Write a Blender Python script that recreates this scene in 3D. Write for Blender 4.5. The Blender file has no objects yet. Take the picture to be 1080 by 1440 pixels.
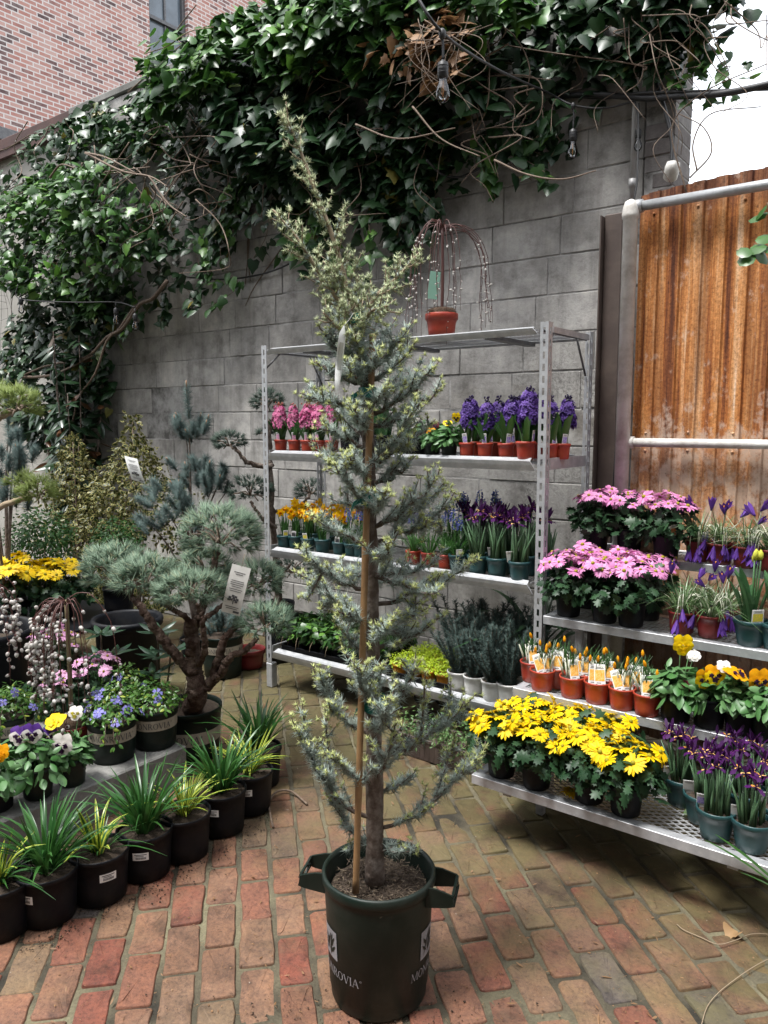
import bpy, math, random
import numpy as np
from mathutils import Matrix, Vector, Quaternion
R=math.radians; PI=math.pi
scene=bpy.context.scene; COL=scene.collection
rng=np.random.default_rng(7); random.seed(7)

# ------------------------------------------------------------------ camera model
F=1085.0; PIT=math.atan(125/1085); YAW=R(37); CH=1.5
def ray(px,py):
    x=(px-540)/F; y=(720-py)/F
    f=math.cos(PIT)+y*math.sin(PIT); u=y*math.cos(PIT)-math.sin(PIT)
    return np.array([x*math.cos(YAW)-f*math.sin(YAW), x*math.sin(YAW)+f*math.cos(YAW), u])
def onz(px,py,z): d=ray(px,py); return np.array([0,0,CH])+d*((z-CH)/d[2])
def ony(px,py,Y): d=ray(px,py); return np.array([0,0,CH])+d*(Y/d[1])
def onf(px,py,D):                       # at horizontal forward distance D
    d=ray(px,py); f=-d[0]*math.sin(YAW)+d[1]*math.cos(YAW); return np.array([0,0,CH])+d*(D/f)
def stand(px,py,z,r):                   # centre of a pot whose front foot shows at (px,py) on a plane z
    p=onz(px,py,z); h=np.array([p[0],p[1]]); n=np.linalg.norm(h); h=h*(n+r)/n
    return (h[0],h[1],z)

# ------------------------------------------------------------------ materials
MATS={}
class N:
    def __init__(s,name):
        s.m=bpy.data.materials.new(name); s.m.use_nodes=True; s.t=s.m.node_tree; s.t.nodes.clear()
        s.out=s.n('ShaderNodeOutputMaterial'); MATS[name]=s.m
    def n(s,typ,**k):
        x=s.t.nodes.new(typ)
        for a,b in k.items(): setattr(x,a,b)
        return x
    def l(s,a,b): s.t.links.new(a,b)
    def set(s,sock,v):
        if hasattr(v,'is_output') or isinstance(v,bpy.types.NodeSocket): s.l(v,sock)
        else:
            if isinstance(v,(tuple,list)) and len(v)==3 and sock.type=='RGBA': v=(*v,1)
            sock.default_value=v
    def mix(s,f,a,b,mode='MIX'):
        x=s.n('ShaderNodeMix',data_type='RGBA',blend_type=mode)
        s.set(x.inputs[0],f); s.set(x.inputs[6],a); s.set(x.inputs[7],b); return x.outputs[2]
    def math(s,op,a,b=0.0,clamp=False):
        x=s.n('ShaderNodeMath',operation=op,use_clamp=clamp); s.set(x.inputs[0],a); s.set(x.inputs[1],b); return x.outputs[0]
    def noise(s,scale,detail=4,rough=.6,vec=None,dim='3D',dist=0.0):
        x=s.n('ShaderNodeTexNoise'); x.inputs['Scale'].default_value=scale; x.inputs['Detail'].default_value=detail
        x.inputs['Roughness'].default_value=rough; x.inputs['Distortion'].default_value=dist
        s.l(vec if vec is not None else s.obj(),x.inputs['Vector']); return x.outputs[0]
    def obj(s):
        if not hasattr(s,'_o'): s._o=s.n('ShaderNodeTexCoord').outputs['Object']
        return s._o
    def pos(s):
        if not hasattr(s,'_g'): s._g=s.n('ShaderNodeNewGeometry')
        return s._g.outputs['Position']
    def isl(s):
        s.pos(); return s._g.outputs['Random Per Island']
    def rinst(s):
        return s.n('ShaderNodeObjectInfo').outputs['Random']
    def sep(s,v):
        x=s.n('ShaderNodeSeparateXYZ'); s.l(v,x.inputs[0]); return x.outputs
    def vmul(s,v,k):
        x=s.n('ShaderNodeVectorMath',operation='MULTIPLY'); s.l(v,x.inputs[0]); x.inputs[1].default_value=k; return x.outputs[0]
    def ramp(s,f,stops,interp='LINEAR'):
        x=s.n('ShaderNodeValToRGB'); r=x.color_ramp; r.interpolation=interp
        while len(r.elements)<len(stops): r.elements.new(.5)
        for e,(p,c) in zip(r.elements,stops):
            e.position=p; e.color=(c,c,c,1) if not isinstance(c,tuple) else (*c,1)
        s.l(f,x.inputs[0]); return x.outputs[0]
    def bump(s,h,strength=.3,dist=.01):
        x=s.n('ShaderNodeBump'); x.inputs['Strength'].default_value=strength; x.inputs['Distance'].default_value=dist
        s.l(h,x.inputs['Height']); return x.outputs[0]
    def bsdf(s,col,rough=.6,metal=0,spec=.5,nrm=None,trans=0,tcol=None,**k):
        p=s.n('ShaderNodeBsdfPrincipled'); s.set(p.inputs['Base Color'],col); s.set(p.inputs['Roughness'],rough)
        s.set(p.inputs['Metallic'],metal); s.set(p.inputs['Specular IOR Level'],spec)
        for a,b in k.items(): s.set(p.inputs[a.replace('_',' ')],b)
        if nrm is not None: s.l(nrm,p.inputs['Normal'])
        o=p.outputs[0]
        if trans:
            t=s.n('ShaderNodeBsdfTranslucent'); s.set(t.inputs[0],tcol if tcol is not None else col)
            x=s.n('ShaderNodeMixShader'); x.inputs[0].default_value=trans; s.l(o,x.inputs[1]); s.l(t.outputs[0],x.inputs[2]); o=x.outputs[0]
        s.l(o,s.out.inputs[0]); return s.m
def simple(name,c1,c2=None,rough=.55,metal=0,nscale=None,c3=None,namt=.5,bump=None,trans=0,spec=.5,perobj=False):
    b=N(name); col=c1
    if c2 is not None: col=b.mix(b.rinst() if perobj else b.isl(),c1,c2)
    if c3 is not None:
        f=b.ramp(b.noise(nscale or 8,6,.65),[(.42,0.0),(.68,1.0)]); col=b.mix(b.math('MULTIPLY',f,namt),col,c3)
    nrm=None
    if bump: nrm=b.bump(b.noise(bump[0],5,.6),bump[1],bump[2] if len(bump)>2 else .004)
    return b.bsdf(col,rough,metal,spec,nrm,trans)
def leaf(name,c1,c2,rough=.42,trans=.22,spec=.5,extra=None):
    b=N(name); r=b.isl()
    if extra: col=b.ramp(r,[(0,c1),(extra[0],c2),(min(.999,extra[0]+.02),extra[1]),(1,extra[1])])
    else: col=b.mix(r,c1,c2)
    n=b.noise(35,3,.5); col=b.mix(b.math('MULTIPLY',n,.5),col,(c1[0]*.6,c1[1]*.6,c1[2]*.6))
    return b.bsdf(col,rough,0,spec,None,trans)

# ------------------------------------------------------------------ mesh builder
class G:
    def __init__(s): s.V=[];s.L=[];s.T=[];s.M=[];s.S=[];s.n=0
    def add(s,v,f,m=0,smooth=True):
        v=np.asarray(v,float).reshape(-1,3)
        for q in f:
            s.L.append(np.asarray(q,np.int64)+s.n); s.T.append(np.array([len(q)]))
        s.M.append(np.full(len(f),m) if np.isscalar(m) else np.asarray(m)); s.S.append(np.full(len(f),smooth)); s.V.append(v); s.n+=len(v); return s
    def inst(s,t,Mx,m=None,smooth=True):
        """t=(verts,faces,mats) repeated for every 4x4 in Mx"""
        tv,tf,tm=t; k=len(Mx)
        if k==0: return s
        Mx=np.asarray(Mx); tv=np.asarray(tv,float)
        v=np.einsum('kij,nj->kni',Mx[:,:3,:3],tv)+Mx[:,None,:3,3]
        lo=np.concatenate([np.asarray(q) for q in tf]); tt=np.array([len(q) for q in tf])
        off=(np.arange(k)*len(tv)+s.n)
        s.L.append((lo[None,:]+off[:,None]).ravel()); s.T.append(np.tile(tt,k))
        mm=np.asarray(tm) if m is None else np.full(len(tf),m)
        s.M.append(np.tile(mm,k)); s.S.append(np.full(len(tf)*k,smooth)); s.V.append(v.reshape(-1,3)); s.n+=k*len(tv); return s
    def box(s,c,d,m=0,rot=None,bev=0):
        x,y,z=[a/2 for a in d]
        if bev<=0:
            v=np.array([[i*x,j*y,k*z] for k in(-1,1) for j in(-1,1) for i in(-1,1)])
            f=[(0,2,3,1),(4,5,7,6),(0,1,5,4),(2,6,7,3),(0,4,6,2),(1,3,7,5)]
        else:
            v=[];b=min(bev,x*.9,y*.9,z*.9)
            for i in(-1,1):
                for j in(-1,1):
                    for k in(-1,1): v+= [[i*x,j*(y-b),k*(z-b)],[i*(x-b),j*y,k*(z-b)],[i*(x-b),j*(y-b),k*z]]
            v=np.array(v)
            def I(i,j,k,a): return (((i>0)*2+(j>0))*2+(k>0))*3+a
            f=[]
            for i in(-1,1):
                q=[I(i,-1,-1,0),I(i,1,-1,0),I(i,1,1,0),I(i,-1,1,0)]; f.append(q if i>0 else q[::-1])
                q=[I(-1,i,-1,1),I(1,i,-1,1),I(1,i,1,1),I(-1,i,1,1)]; f.append(q[::-1] if i>0 else q)
                q=[I(-1,-1,i,2),I(1,-1,i,2),I(1,1,i,2),I(-1,1,i,2)]; f.append(q if i>0 else q[::-1])
            for i in(-1,1):
                for j in(-1,1):
                    f.append([I(i,j,-1,0),I(i,j,-1,1),I(i,j,1,1),I(i,j,1,0)][::(1 if i*j>0 else -1)])
                    f.append([I(i,-1,j,0),I(i,-1,j,2),I(i,1,j,2),I(i,1,j,0)][::(-1 if i*j>0 else 1)])
                    f.append([I(-1,i,j,1),I(-1,i,j,2),I(1,i,j,2),I(1,i,j,1)][::(1 if i*j>0 else -1)])
                    for k in(-1,1): f.append([I(i,j,k,0),I(i,j,k,1),I(i,j,k,2)][::(1 if i*j*k>0 else -1)])
        if rot is not None: v=v@np.array(rot).T
        return s.add(v+np.array(c),f,m,False)
    def tube(s,P,r,n=6,m=0,cap=True):
        P=np.asarray(P,float); k=len(P); r=np.broadcast_to(np.asarray(r,float),(k,))
        T=np.gradient(P,axis=0); T/=np.linalg.norm(T,axis=1)[:,None]+1e-12
        u=np.array([0,0,1.]) if abs(T[0][2])<.9 else np.array([1.,0,0])
        u=u-T[0]*(u@T[0]); u/=np.linalg.norm(u); a=np.linspace(0,2*PI,n,endpoint=False); V=[]
        for i in range(k):
            u=u-T[i]*(u@T[i]); u/=np.linalg.norm(u)+1e-12; w=np.cross(T[i],u)
            V.append(P[i]+r[i]*(np.cos(a)[:,None]*u+np.sin(a)[:,None]*w))
        f=[(i*n+j,i*n+(j+1)%n,(i+1)*n+(j+1)%n,(i+1)*n+j) for i in range(k-1) for j in range(n)]
        if cap: f+= [tuple(range(n))[::-1],tuple((k-1)*n+j for j in range(n))]
        return s.add(np.concatenate(V),f,m)
    def lathe(s,prof,n=24,m=0,c=(0,0,0),caps=(0,0)):
        k=len(prof); a=np.linspace(0,2*PI,n,endpoint=False)
        V=np.concatenate([np.stack([r*np.cos(a),r*np.sin(a),np.full(n,z)],1) for r,z in prof])+np.array(c)
        f=[(i*n+j,i*n+(j+1)%n,(i+1)*n+(j+1)%n,(i+1)*n+j) for i in range(k-1) for j in range(n)]
        if caps[0]: f.append(tuple(range(n))[::-1])
        if caps[1]: f.append(tuple((k-1)*n+j for j in range(n)))
        return s.add(V,f,m)
    def blade(s,P,w,side=None,m=0,fold=.0,mid=None):
        """leaf strip along P, widths w; mid = material of a middle stripe"""
        P=np.asarray(P,float); k=len(P); w=np.asarray(w,float); T=np.gradient(P,axis=0); T/=np.linalg.norm(T,axis=1)[:,None]+1e-12
        if side is None:
            side=np.cross(T[0]+T[-1]*.01,[0,0,1.]); 
            if np.linalg.norm(side)<1e-3: side=np.array([1.,0,0])
        side=np.asarray(side,float); side/=np.linalg.norm(side)+1e-12
        nn=np.cross(T,side); nn/=np.linalg.norm(nn,axis=1)[:,None]+1e-12
        A=P-side*w[:,None]/2+nn*fold*w[:,None]; B=P+side*w[:,None]/2+nn*fold*w[:,None]
        if mid is None:
            V=np.stack([A,P,B],1).reshape(-1,3)
            f=[q for i in range(k-1) for q in((3*i,3*i+1,3*i+4,3*i+3),(3*i+1,3*i+2,3*i+5,3*i+4))]; mm=m
        else:
            C=P-side*w[:,None]*.22; D=P+side*w[:,None]*.22
            V=np.stack([A,C,D,B],1).reshape(-1,3); f=[];mm=[]
            for i in range(k-1):
                for a in range(3): f.append((4*i+a,4*i+a+1,4*i+a+5,4*i+a+4)); mm.append(mid if a==1 else m)
        return s.add(V,f,mm)
    def mesh(s,name,mats):
        me=bpy.data.meshes.new(name)
        if s.n:
            V=np.concatenate(s.V); L=np.concatenate(s.L); T=np.concatenate(s.T); Mi=np.concatenate(s.M); S=np.concatenate(s.S)
            me.vertices.add(len(V)); me.vertices.foreach_set('co',V.astype(np.float32).ravel())
            me.loops.add(len(L)); me.loops.foreach_set('vertex_index',L.astype(np.int32))
            me.polygons.add(len(T)); st=np.concatenate([[0],np.cumsum(T)[:-1]])
            me.polygons.foreach_set('loop_start',st.astype(np.int32)); 
            me.polygons.foreach_set('material_index',Mi.astype(np.int32)); me.polygons.foreach_set('use_smooth',S.astype(bool))
            me.update(calc_edges=True); me.validate()
        for x in (mats if isinstance(mats,(list,tuple)) else [mats]): me.materials.append(MATS[x])
        return me

def nrm(v): v=np.asarray(v,float); return v/(np.linalg.norm(v,axis=-1,keepdims=True)+1e-12)
def frames(P,Z,scale=1.0,spin=None,Yh=None):
    """N matrices: local +Z -> Z, local +Y towards Yh (or random)"""
    P=np.asarray(P,float).reshape(-1,3); k=len(P); Z=nrm(np.broadcast_to(Z,(k,3)))
    if Yh is None: Yh=nrm(rng.normal(size=(k,3)))
    Yh=np.broadcast_to(np.asarray(Yh,float),(k,3)); X=nrm(np.cross(Yh,Z)); Y=np.cross(Z,X)
    M=np.zeros((k,4,4)); sc=np.broadcast_to(np.asarray(scale,float),(k,))[:,None]
    M[:,:3,0]=X*sc; M[:,:3,1]=Y*sc; M[:,:3,2]=Z*sc; M[:,:3,3]=P; M[:,3,3]=1; return M
def bez(p0,p1,p2,p3,k=10):
    t=np.linspace(0,1,k)[:,None]; p0,p1,p2,p3=[np.asarray(p,float) for p in(p0,p1,p2,p3)]
    return (1-t)**3*p0+3*(1-t)**2*t*p1+3*(1-t)*t*t*p2+t**3*p3
def poly(pts,k=20):
    """smooth curve through points (Catmull-Rom)"""
    P=np.asarray(pts,float); P=np.vstack([2*P[0]-P[1],P,2*P[-1]-P[-2]]); out=[]
    seg=len(P)-3; per=max(2,k//seg)
    for i in range(seg):
        a,b,c,d=P[i:i+4]; t=np.linspace(0,1,per,endpoint=False)[:,None]
        out.append(.5*((2*b)+(-a+c)*t+(2*a-5*b+4*c-d)*t*t+(-a+3*b-3*c+d)*t**3))
    return np.vstack(out+[P[-2][None]])
# leaf templates: lie in XY, stem at origin, tip at +Y, face +Z
def outline(pts,cup=.12,m=0):
    pts=np.array(pts,float); full=np.vstack([pts,[(-x,y) for x,y in pts[::-1] if abs(x)>1e-6]])
    k=len(full); ys=full[:,1]; z=-cup*np.abs(full[:,0])-.12*ys**2
    V=np.vstack([np.c_[full,z],[[0,.45,0.02]]]); f=[(i,(i+1)%k,k) for i in range(k)]
    return (V,[q[::-1] for q in f],[m]*k)
IVY=outline([(0,0),(.22,-.13),(.46,.0),(.40,.26),(.36,.46),(.2,.66),(0,1)],.2)
IVYL=outline([(0,0),(.22,-.14),(.5,.02),(.3,.3),(.40,.55),(.2,.62),(0,1)],.16)
OVAL=outline([(0,0),(.2,.22),(.25,.5),(.16,.8),(0,1)],.25)
LONG=outline([(0,0),(.11,.2),(.16,.5),(.1,.8),(0,1)],.3)
ROUND=outline([(0,0),(.3,.12),(.42,.45),(.3,.82),(0,1)],.2)
LOBED=outline([(0,0),(.1,.1),(.34,.2),(.2,.38),(.44,.52),(.22,.62),(.26,.84),(.1,.8),(0,1)],.1)
NEEDLE=(np.array([[1,0,0],[-.5,.87,0],[-.5,-.87,0],[0,0,1]],float),[(0,1,3),(1,2,3),(2,0,3)],[0,0,0])
def variegated(edge=1,core=0):
    o=np.array([(0,0),(.2,.22),(.27,.5),(.17,.8),(0,1)]); full=np.vstack([o,[(-x,y) for x,y in o[::-1] if x>0]]); c=np.array([0,.5])
    inn=c+(full-c)*.6; k=len(full); V=np.vstack([np.c_[full,-.2*abs(full[:,0])],np.c_[inn,.02-.2*abs(inn[:,0])]])
    f=[(i,(i+1)%k,k+(i+1)%k,k+i)[::-1] for i in range(k)]+[tuple(k+i for i in range(k))[::-1]]
    return (V,f,[edge]*k+[core])
VARI=variegated()
def needles(g,P,D,L,w,m=0):
    k=len(P); M=frames(P,D); M[:,:3,0]*=np.broadcast_to(w,(k,))[:,None]; M[:,:3,1]*=np.broadcast_to(w,(k,))[:,None]; M[:,:3,2]*=np.broadcast_to(L,(k,))[:,None]
    g.inst(NEEDLE,M,m)
def sph(k): return nrm(rng.normal(size=(k,3)))
def dome(g,n,c,rad,tpl,size,m=None,inner=.45,up=.5,zmin=-.3,lump=.18):
    d=sph(n*3); d=d[d[:,2]>zmin][:n]; k=len(d); rr=inner+(1-inner)*rng.random(k)**.5
    rr*=1+lump*np.sin(d[:,0]*7+c[0]*31)*np.cos(d[:,1]*6+1.3)+lump*.5*np.sin(d[:,2]*9)
    P=np.array(c)+d*rr[:,None]*np.array(rad); Z=nrm(d*.7+np.array([0,0,up])+.45*rng.normal(size=(k,3)))
    Yh=d+.6*rng.normal(size=(k,3))-np.array([0,0,.2])
    g.inst(tpl,frames(P-Yh*0,Z,size[0]+(size[1]-size[0])*rng.random(k),Yh=Yh),m)

# ------------------------------------------------------------------ things
def tag(o,label,cat,group=None,kind=None):
    if label: o['label']=label
    if cat: o['category']=cat
    if group: o['group']=group
    if kind: o['kind']=kind
    return o
def thing(name,label,cat,loc=(0,0,0),rz=0,group=None):
    o=bpy.data.objects.new(name,None); COL.objects.link(o); o.empty_display_size=.05
    o.location=tuple(float(a) for a in loc); o.rotation_euler=(0,0,rz); return tag(o,label,cat,group)
def put(name,me,parent=None,loc=(0,0,0),M=None,label=None):
    if isinstance(me,tuple): me=me[0].mesh(name,me[1])
    o=bpy.data.objects.new(name,me); COL.objects.link(o)
    if M is not None: o.matrix_local=Matrix([list(map(float,r)) for r in np.asarray(M)])
    else: o.location=tuple(float(a) for a in loc)
    if parent: o.parent=parent
    if label: o['label']=label
    return o
def plant(spec,name,label,cat,loc,rz=None,group=None,sc=1.0):
    """spec = list of (part name, mesh, matrix or None, index of parent part or None)"""
    t=thing(name,label,cat,loc,rng.random()*6.28 if rz is None else rz,group); t.scale=(sc,sc,sc); made=[]
    for nm,me,M,p in spec: made.append(put(nm,me,t if p is None else made[p],M=M))
    return t
def T(x=0,y=0,z=0,rx=0,ry=0,rz=0,s=1):
    return np.array(Matrix.Translation((x,y,z))@Matrix.Rotation(rz,4,'Z')@Matrix.Rotation(ry,4,'Y')@Matrix.Rotation(rx,4,'X')@Matrix.Scale(s,4))

# ------------------------------------------------------------------ writing
def stroke_text(txt,h,serif=True):
    """flat serif capitals as quads: list of 4-point polygons in (x,y), plus total width"""
    D={'M':([(0,0,.08,1,.05),(.08,1,.43,.05,.12),(.43,.05,.78,1,.05),(.78,1,.86,0,.12)],.86,[(0,0),(.86,0),(.06,1),(.8,1)]),
       'N':([(.06,0,.06,1,.06),(.06,1,.66,0,.13),(.66,0,.66,1,.06)],.72,[(.06,0),(.06,1),(.66,1)]),
       'R':([(.08,0,.08,1,.13),(.08,.96,.38,.96,.07),(.38,.96,.5,.78,.11),(.5,.78,.38,.53,.11),(.38,.53,.08,.5,.06),(.3,.5,.62,.02,.12)],.62,[(.08,0),(.08,1),(.62,0)]),
       'V':([(.02,1,.34,0,.13),(.34,0,.64,1,.06)],.66,[(.03,1),(.63,1)]),
       'I':([(.1,0,.1,1,.14)],.2,[(.1,0),(.1,1)]),
       'A':([(.02,0,.33,1,.06),(.33,1,.66,0,.13),(.14,.34,.52,.34,.06)],.68,[(.03,0),(.65,0)])}
    x=0;Q=[]
    def seg(a,b,c,d,w):
        n=np.array([-(d-b),c-a]); n=n/np.linalg.norm(n)*w/2; p=np.array([a,b]);q=np.array([c,d]); Q.append([p-n,q-n,q+n,p+n])
    for ch in txt:
        if ch=='O':
            a=np.linspace(0,2*PI,17)
            for i in range(16):
                def pt(t,k): return np.array([x+.4+(.4-k*(.05+.09*abs(math.cos(t))))*math.cos(t),.5+(.52-k*.07)*math.sin(t)])
                Q.append([pt(a[i],0),pt(a[i+1],0),pt(a[i+1],1),pt(a[i],1)])
            x+=.95; continue
        if ch==' ': x+=.4; continue
        if ch=='*':                                                          # little leaf mark before the name
            for i in range(5):
                t=i*1.257; seg(x+.35,.5,x+.35+.3*math.cos(t),.5+.36*math.sin(t),.17)
            x+=.85; continue
        if ch=='r':
            a=np.linspace(0,2*PI,9)
            for i in range(8): seg(x+.12+.1*math.cos(a[i]),.85+.1*math.sin(a[i]),x+.12+.1*math.cos(a[i+1]),.85+.1*math.sin(a[i+1]),.05)
            x+=.3; continue
        S,w,ser=D[ch]
        for a,b,c,d,t in S: seg(x+a,b,x+c,d,t)
        for sx,sy in ser: seg(x+sx-.11,sy,x+sx+.11,sy,.05)
        x+=w+.17
    return [np.array(q)*h for q in Q],x*h
def wrap(g,quads,rad,z0,a0,m=0,off=.0012,cone=0.0):
    """lay flat quads round a cylinder: x runs along the circumference from angle a0"""
    for q in quads:
        v=[]
        for x,y in q:
            r=rad+cone*y+off; a=a0+x/rad; v.append((r*math.cos(a),r*math.sin(a),z0+y))
        g.add(v,[(0,1,2,3)],m,False)
def rect_grid(x0,x1,y0,y1,k=6):
    xs=np.linspace(x0,x1,k+1); return [[(xs[i],y0),(xs[i+1],y0),(xs[i+1],y1),(xs[i],y1)] for i in range(k)]
# ------------------------------------------------------------------ material library
simple('soil',(.02,.013,.008),(.045,.03,.02),.95,nscale=60,c3=(.07,.05,.03),bump=(120,.8,.006))
simple('black_plastic',(.003,.004,.0065),None,.5,nscale=16,c3=(.035,.031,.027),namt=.3,bump=(60,.15),spec=.22)
simple('green_plastic',(.005,.0125,.009),None,.46,nscale=7,c3=(.035,.038,.032),namt=.5,bump=(40,.15),spec=.25)
simple('teal_plastic',(.009,.042,.046),(.012,.05,.052),.42,nscale=12,c3=(.05,.11,.11),namt=.3,perobj=True)
simple('red_plastic',(.30,.030,.012),(.24,.022,.012),.42,nscale=14,c3=(.42,.10,.05),namt=.4,perobj=True)
simple('dark_red_plastic',(.16,.014,.012),(.12,.012,.012),.42,nscale=14,c3=(.2,.03,.03),namt=.4,perobj=True)
simple('orange_plastic',(.62,.25,.02),(.5,.2,.02),.5,nscale=20,c3=(.3,.13,.03),namt=.6)
simple('white_plastic',(.62,.62,.6),(.5,.5,.49),.5,nscale=18,c3=(.3,.29,.26),namt=.5,perobj=True)
simple('white_card',(.78,.78,.76),None,.45,nscale=30,c3=(.55,.55,.53),namt=.4)
simple('grey_card',(.52,.51,.48),None,.5,nscale=30,c3=(.4,.39,.36),namt=.4)
simple('print_ink',(.05,.05,.055),None,.6); simple('pink_print',(.62,.2,.42),None,.5,nscale=160,c3=(.75,.6,.68),namt=.9)
simple('purple_print',(.2,.13,.5),None,.5,nscale=160,c3=(.6,.58,.75),namt=.9)
simple('orange_print',(.78,.33,.02),None,.5,nscale=120,c3=(.85,.68,.3),namt=.9)
simple('yellow_print',(.8,.6,.04),None,.5,nscale=140,c3=(.3,.42,.12),namt=.8)
simple('red_print',(.7,.1,.05),None,.5,nscale=140,c3=(.85,.6,.2),namt=.9)
simple('sand_band',(.36,.32,.25),None,.6,nscale=30,c3=(.24,.21,.16),namt=.5)
simple('grey_ink',(.25,.245,.26),None,.6,nscale=60,c3=(.16,.16,.17),namt=.6)
simple('galvanised',(.44,.455,.47),(.36,.37,.385),.42,.45,nscale=25,c3=(.6,.61,.62),namt=.6,bump=(50,.12))
simple('galvanised_dull',(.33,.34,.35),(.42,.43,.44),.5,.4,nscale=18,c3=(.2,.2,.2),namt=.6,bump=(50,.15))
simple('dark_steel',(.10,.10,.105),None,.5,.5,nscale=30,c3=(.2,.2,.2),namt=.5)
simple('white_paint',(.60,.59,.56),None,.6,nscale=11,c3=(.30,.27,.235),namt=.75,bump=(40,.5))
simple('brown_paint',(.06,.042,.035),None,.6,nscale=9,c3=(.10,.075,.06),namt=.7,bump=(30,.25))
simple('black_rubber',(.012,.012,.013),None,.5); simple('grey_pipe',(.3,.3,.3),None,.5,.2,nscale=12,c3=(.18,.17,.16))
simple('bark',(.095,.064,.046),(.075,.052,.04),.9,nscale=34,c3=(.25,.21,.18),namt=.8,bump=(70,.9,.006))
simple('pine_bark',(.055,.032,.024),None,.95,nscale=26,c3=(.20,.15,.12),namt=.75,bump=(48,1,.02),spec=.2)
simple('twig',(.13,.09,.065),(.085,.058,.042),.8,nscale=60,c3=(.25,.19,.13),namt=.5)
simple('pale_twig',(.30,.23,.15),(.2,.15,.1),.8); simple('red_twig',(.055,.018,.016),(.09,.032,.025),.5)
simple('willow_bark',(.13,.10,.05),None,.75,nscale=30,c3=(.2,.17,.1),bump=(50,.5))
simple('bamboo',(.27,.155,.07),None,.5,nscale=20,c3=(.17,.095,.045),namt=.7)
simple('tie_tape',(.01,.15,.12),None,.45,trans=.3); simple('moss_pad',(.09,.055,.03),(.06,.035,.02),.95,bump=(90,1,.01))
simple('mulch',(.045,.026,.018),(.22,.17,.115),.9,nscale=70,c3=(.03,.02,.015),namt=.6)
simple('dry_leaf',(.36,.24,.12),(.28,.16,.07),.7,trans=.2); simple('pale_green_card',(.16,.32,.24),(.2,.36,.28),.5); simple('tan_paper',(.33,.25,.15),None,.8,bump=(20,.8,.02))
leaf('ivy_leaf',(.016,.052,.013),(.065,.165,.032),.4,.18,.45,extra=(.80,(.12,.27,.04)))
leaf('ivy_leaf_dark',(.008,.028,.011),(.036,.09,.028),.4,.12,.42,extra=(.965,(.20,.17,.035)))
leaf('dead_leaf',(.17,.085,.035),(.3,.17,.08),.6)
leaf('vine_leaf',(.06,.16,.025),(.03,.09,.02),.35)
leaf('leaf_green',(.025,.075,.02),(.05,.13,.03),.4); leaf('leaf_dark',(.012,.04,.016),(.03,.08,.028),.38)
leaf('daisy_leaf',(.014,.042,.018),(.035,.085,.034),.45,.15,.3); leaf('bulb_leaf',(.04,.13,.03),(.08,.2,.045),.38)
leaf('crocus_leaf',(.06,.13,.04),(.15,.23,.10),.4); leaf('pale_stem',(.5,.52,.38),(.65,.66,.55),.5)
leaf('iris_leaf',(.07,.15,.07),(.13,.23,.12),.4); leaf('tulip_leaf',(.05,.14,.055),(.08,.19,.07),.4)
leaf('lily_leaf',(.02,.085,.018),(.05,.15,.03),.34); leaf('lily_leaf_yellow',(.42,.5,.04),(.55,.58,.1),.36)
leaf('pansy_leaf',(.05,.16,.035),(.14,.26,.11),.45); leaf('lime_leaf',(.32,.46,.01),(.46,.56,.02),.45,.25)
leaf('vari_core',(.008,.024,.009),(.02,.045,.014),.4,.15,.3); leaf('vari_edge',(.10,.10,.02),(.38,.34,.13),.45,.15,.3)
leaf('box_leaf',(.014,.05,.012),(.035,.10,.02),.5,.2,.25); leaf('vinca_leaf',(.05,.14,.025),(.10,.2,.035),.34,extra=(.9,(.35,.42,.06)))
leaf('magnolia_leaf',(.012,.032,.014),(.022,.055,.02),.32,.06,.45,extra=(.88,(.13,.055,.025)))
leaf('rhodo_leaf',(.035,.085,.045),(.06,.12,.07),.28); leaf('lavender_leaf',(.028,.058,.05),(.085,.135,.115),.6)
leaf('cedar_needle',(.25,.34,.30),(.66,.74,.66),.4,.28); leaf('cedar_tip',(.42,.51,.16),(.76,.78,.36),.5,.25); leaf('cedar_pale',(.36,.44,.22),(.68,.72,.44),.5,.25)
leaf('bonsai_needle',(.04,.10,.055),(.33,.45,.31),.5,.2,extra=(.95,(.5,.46,.26)))
leaf('pine_needle_dark',(.022,.05,.035),(.05,.09,.06),.5); leaf('pine_needle_blue',(.045,.09,.085),(.11,.17,.15),.5)
leaf('pine_needle_yellow',(.17,.25,.04),(.3,.36,.09),.5); leaf('juniper_leaf',(.06,.13,.03),(.1,.19,.05),.5)
simple('pine_bud',(.22,.10,.05),(.3,.15,.07),.6)
def petal(name,a,b,tr=.3,r=.5):
    n=N(name); col=n.mix(n.isl(),a,b); col=n.mix(n.math('MULTIPLY',n.noise(60,3,.6),.45),col,(a[0]*.62,a[1]*.5,a[2]*.6)); o=n.rinst()
    col=n.mix(n.ramp(o,[(.0,.45),(.35,0.0),(.82,0.0),(1,.4)]),col,(b[0]*.72,b[1]*.62,b[2]*.66)); n.bsdf(col,r,0,.25,None,tr)
petal('yellow_petal',(.80,.50,.0),(.92,.73,.01)); petal('pink_petal',(.58,.15,.40),(.82,.42,.66))
petal('pale_pink_petal',(.7,.36,.58),(.78,.48,.66)); petal('hyacinth_pink',(.5,.04,.2),(.88,.36,.58))
petal('hyacinth_bud',(.35,.16,.05),(.6,.2,.22)); petal('hyacinth_purple',(.05,.02,.17),(.27,.15,.56)); petal('purple_bud',(.03,.025,.06),(.06,.04,.11))
petal('crocus_purple',(.065,.022,.19),(.15,.06,.35)); petal('iris_petal',(.028,.006,.045),(.085,.012,.12)); petal('iris_mark',(.75,.32,.05),(.8,.55,.2))
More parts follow.
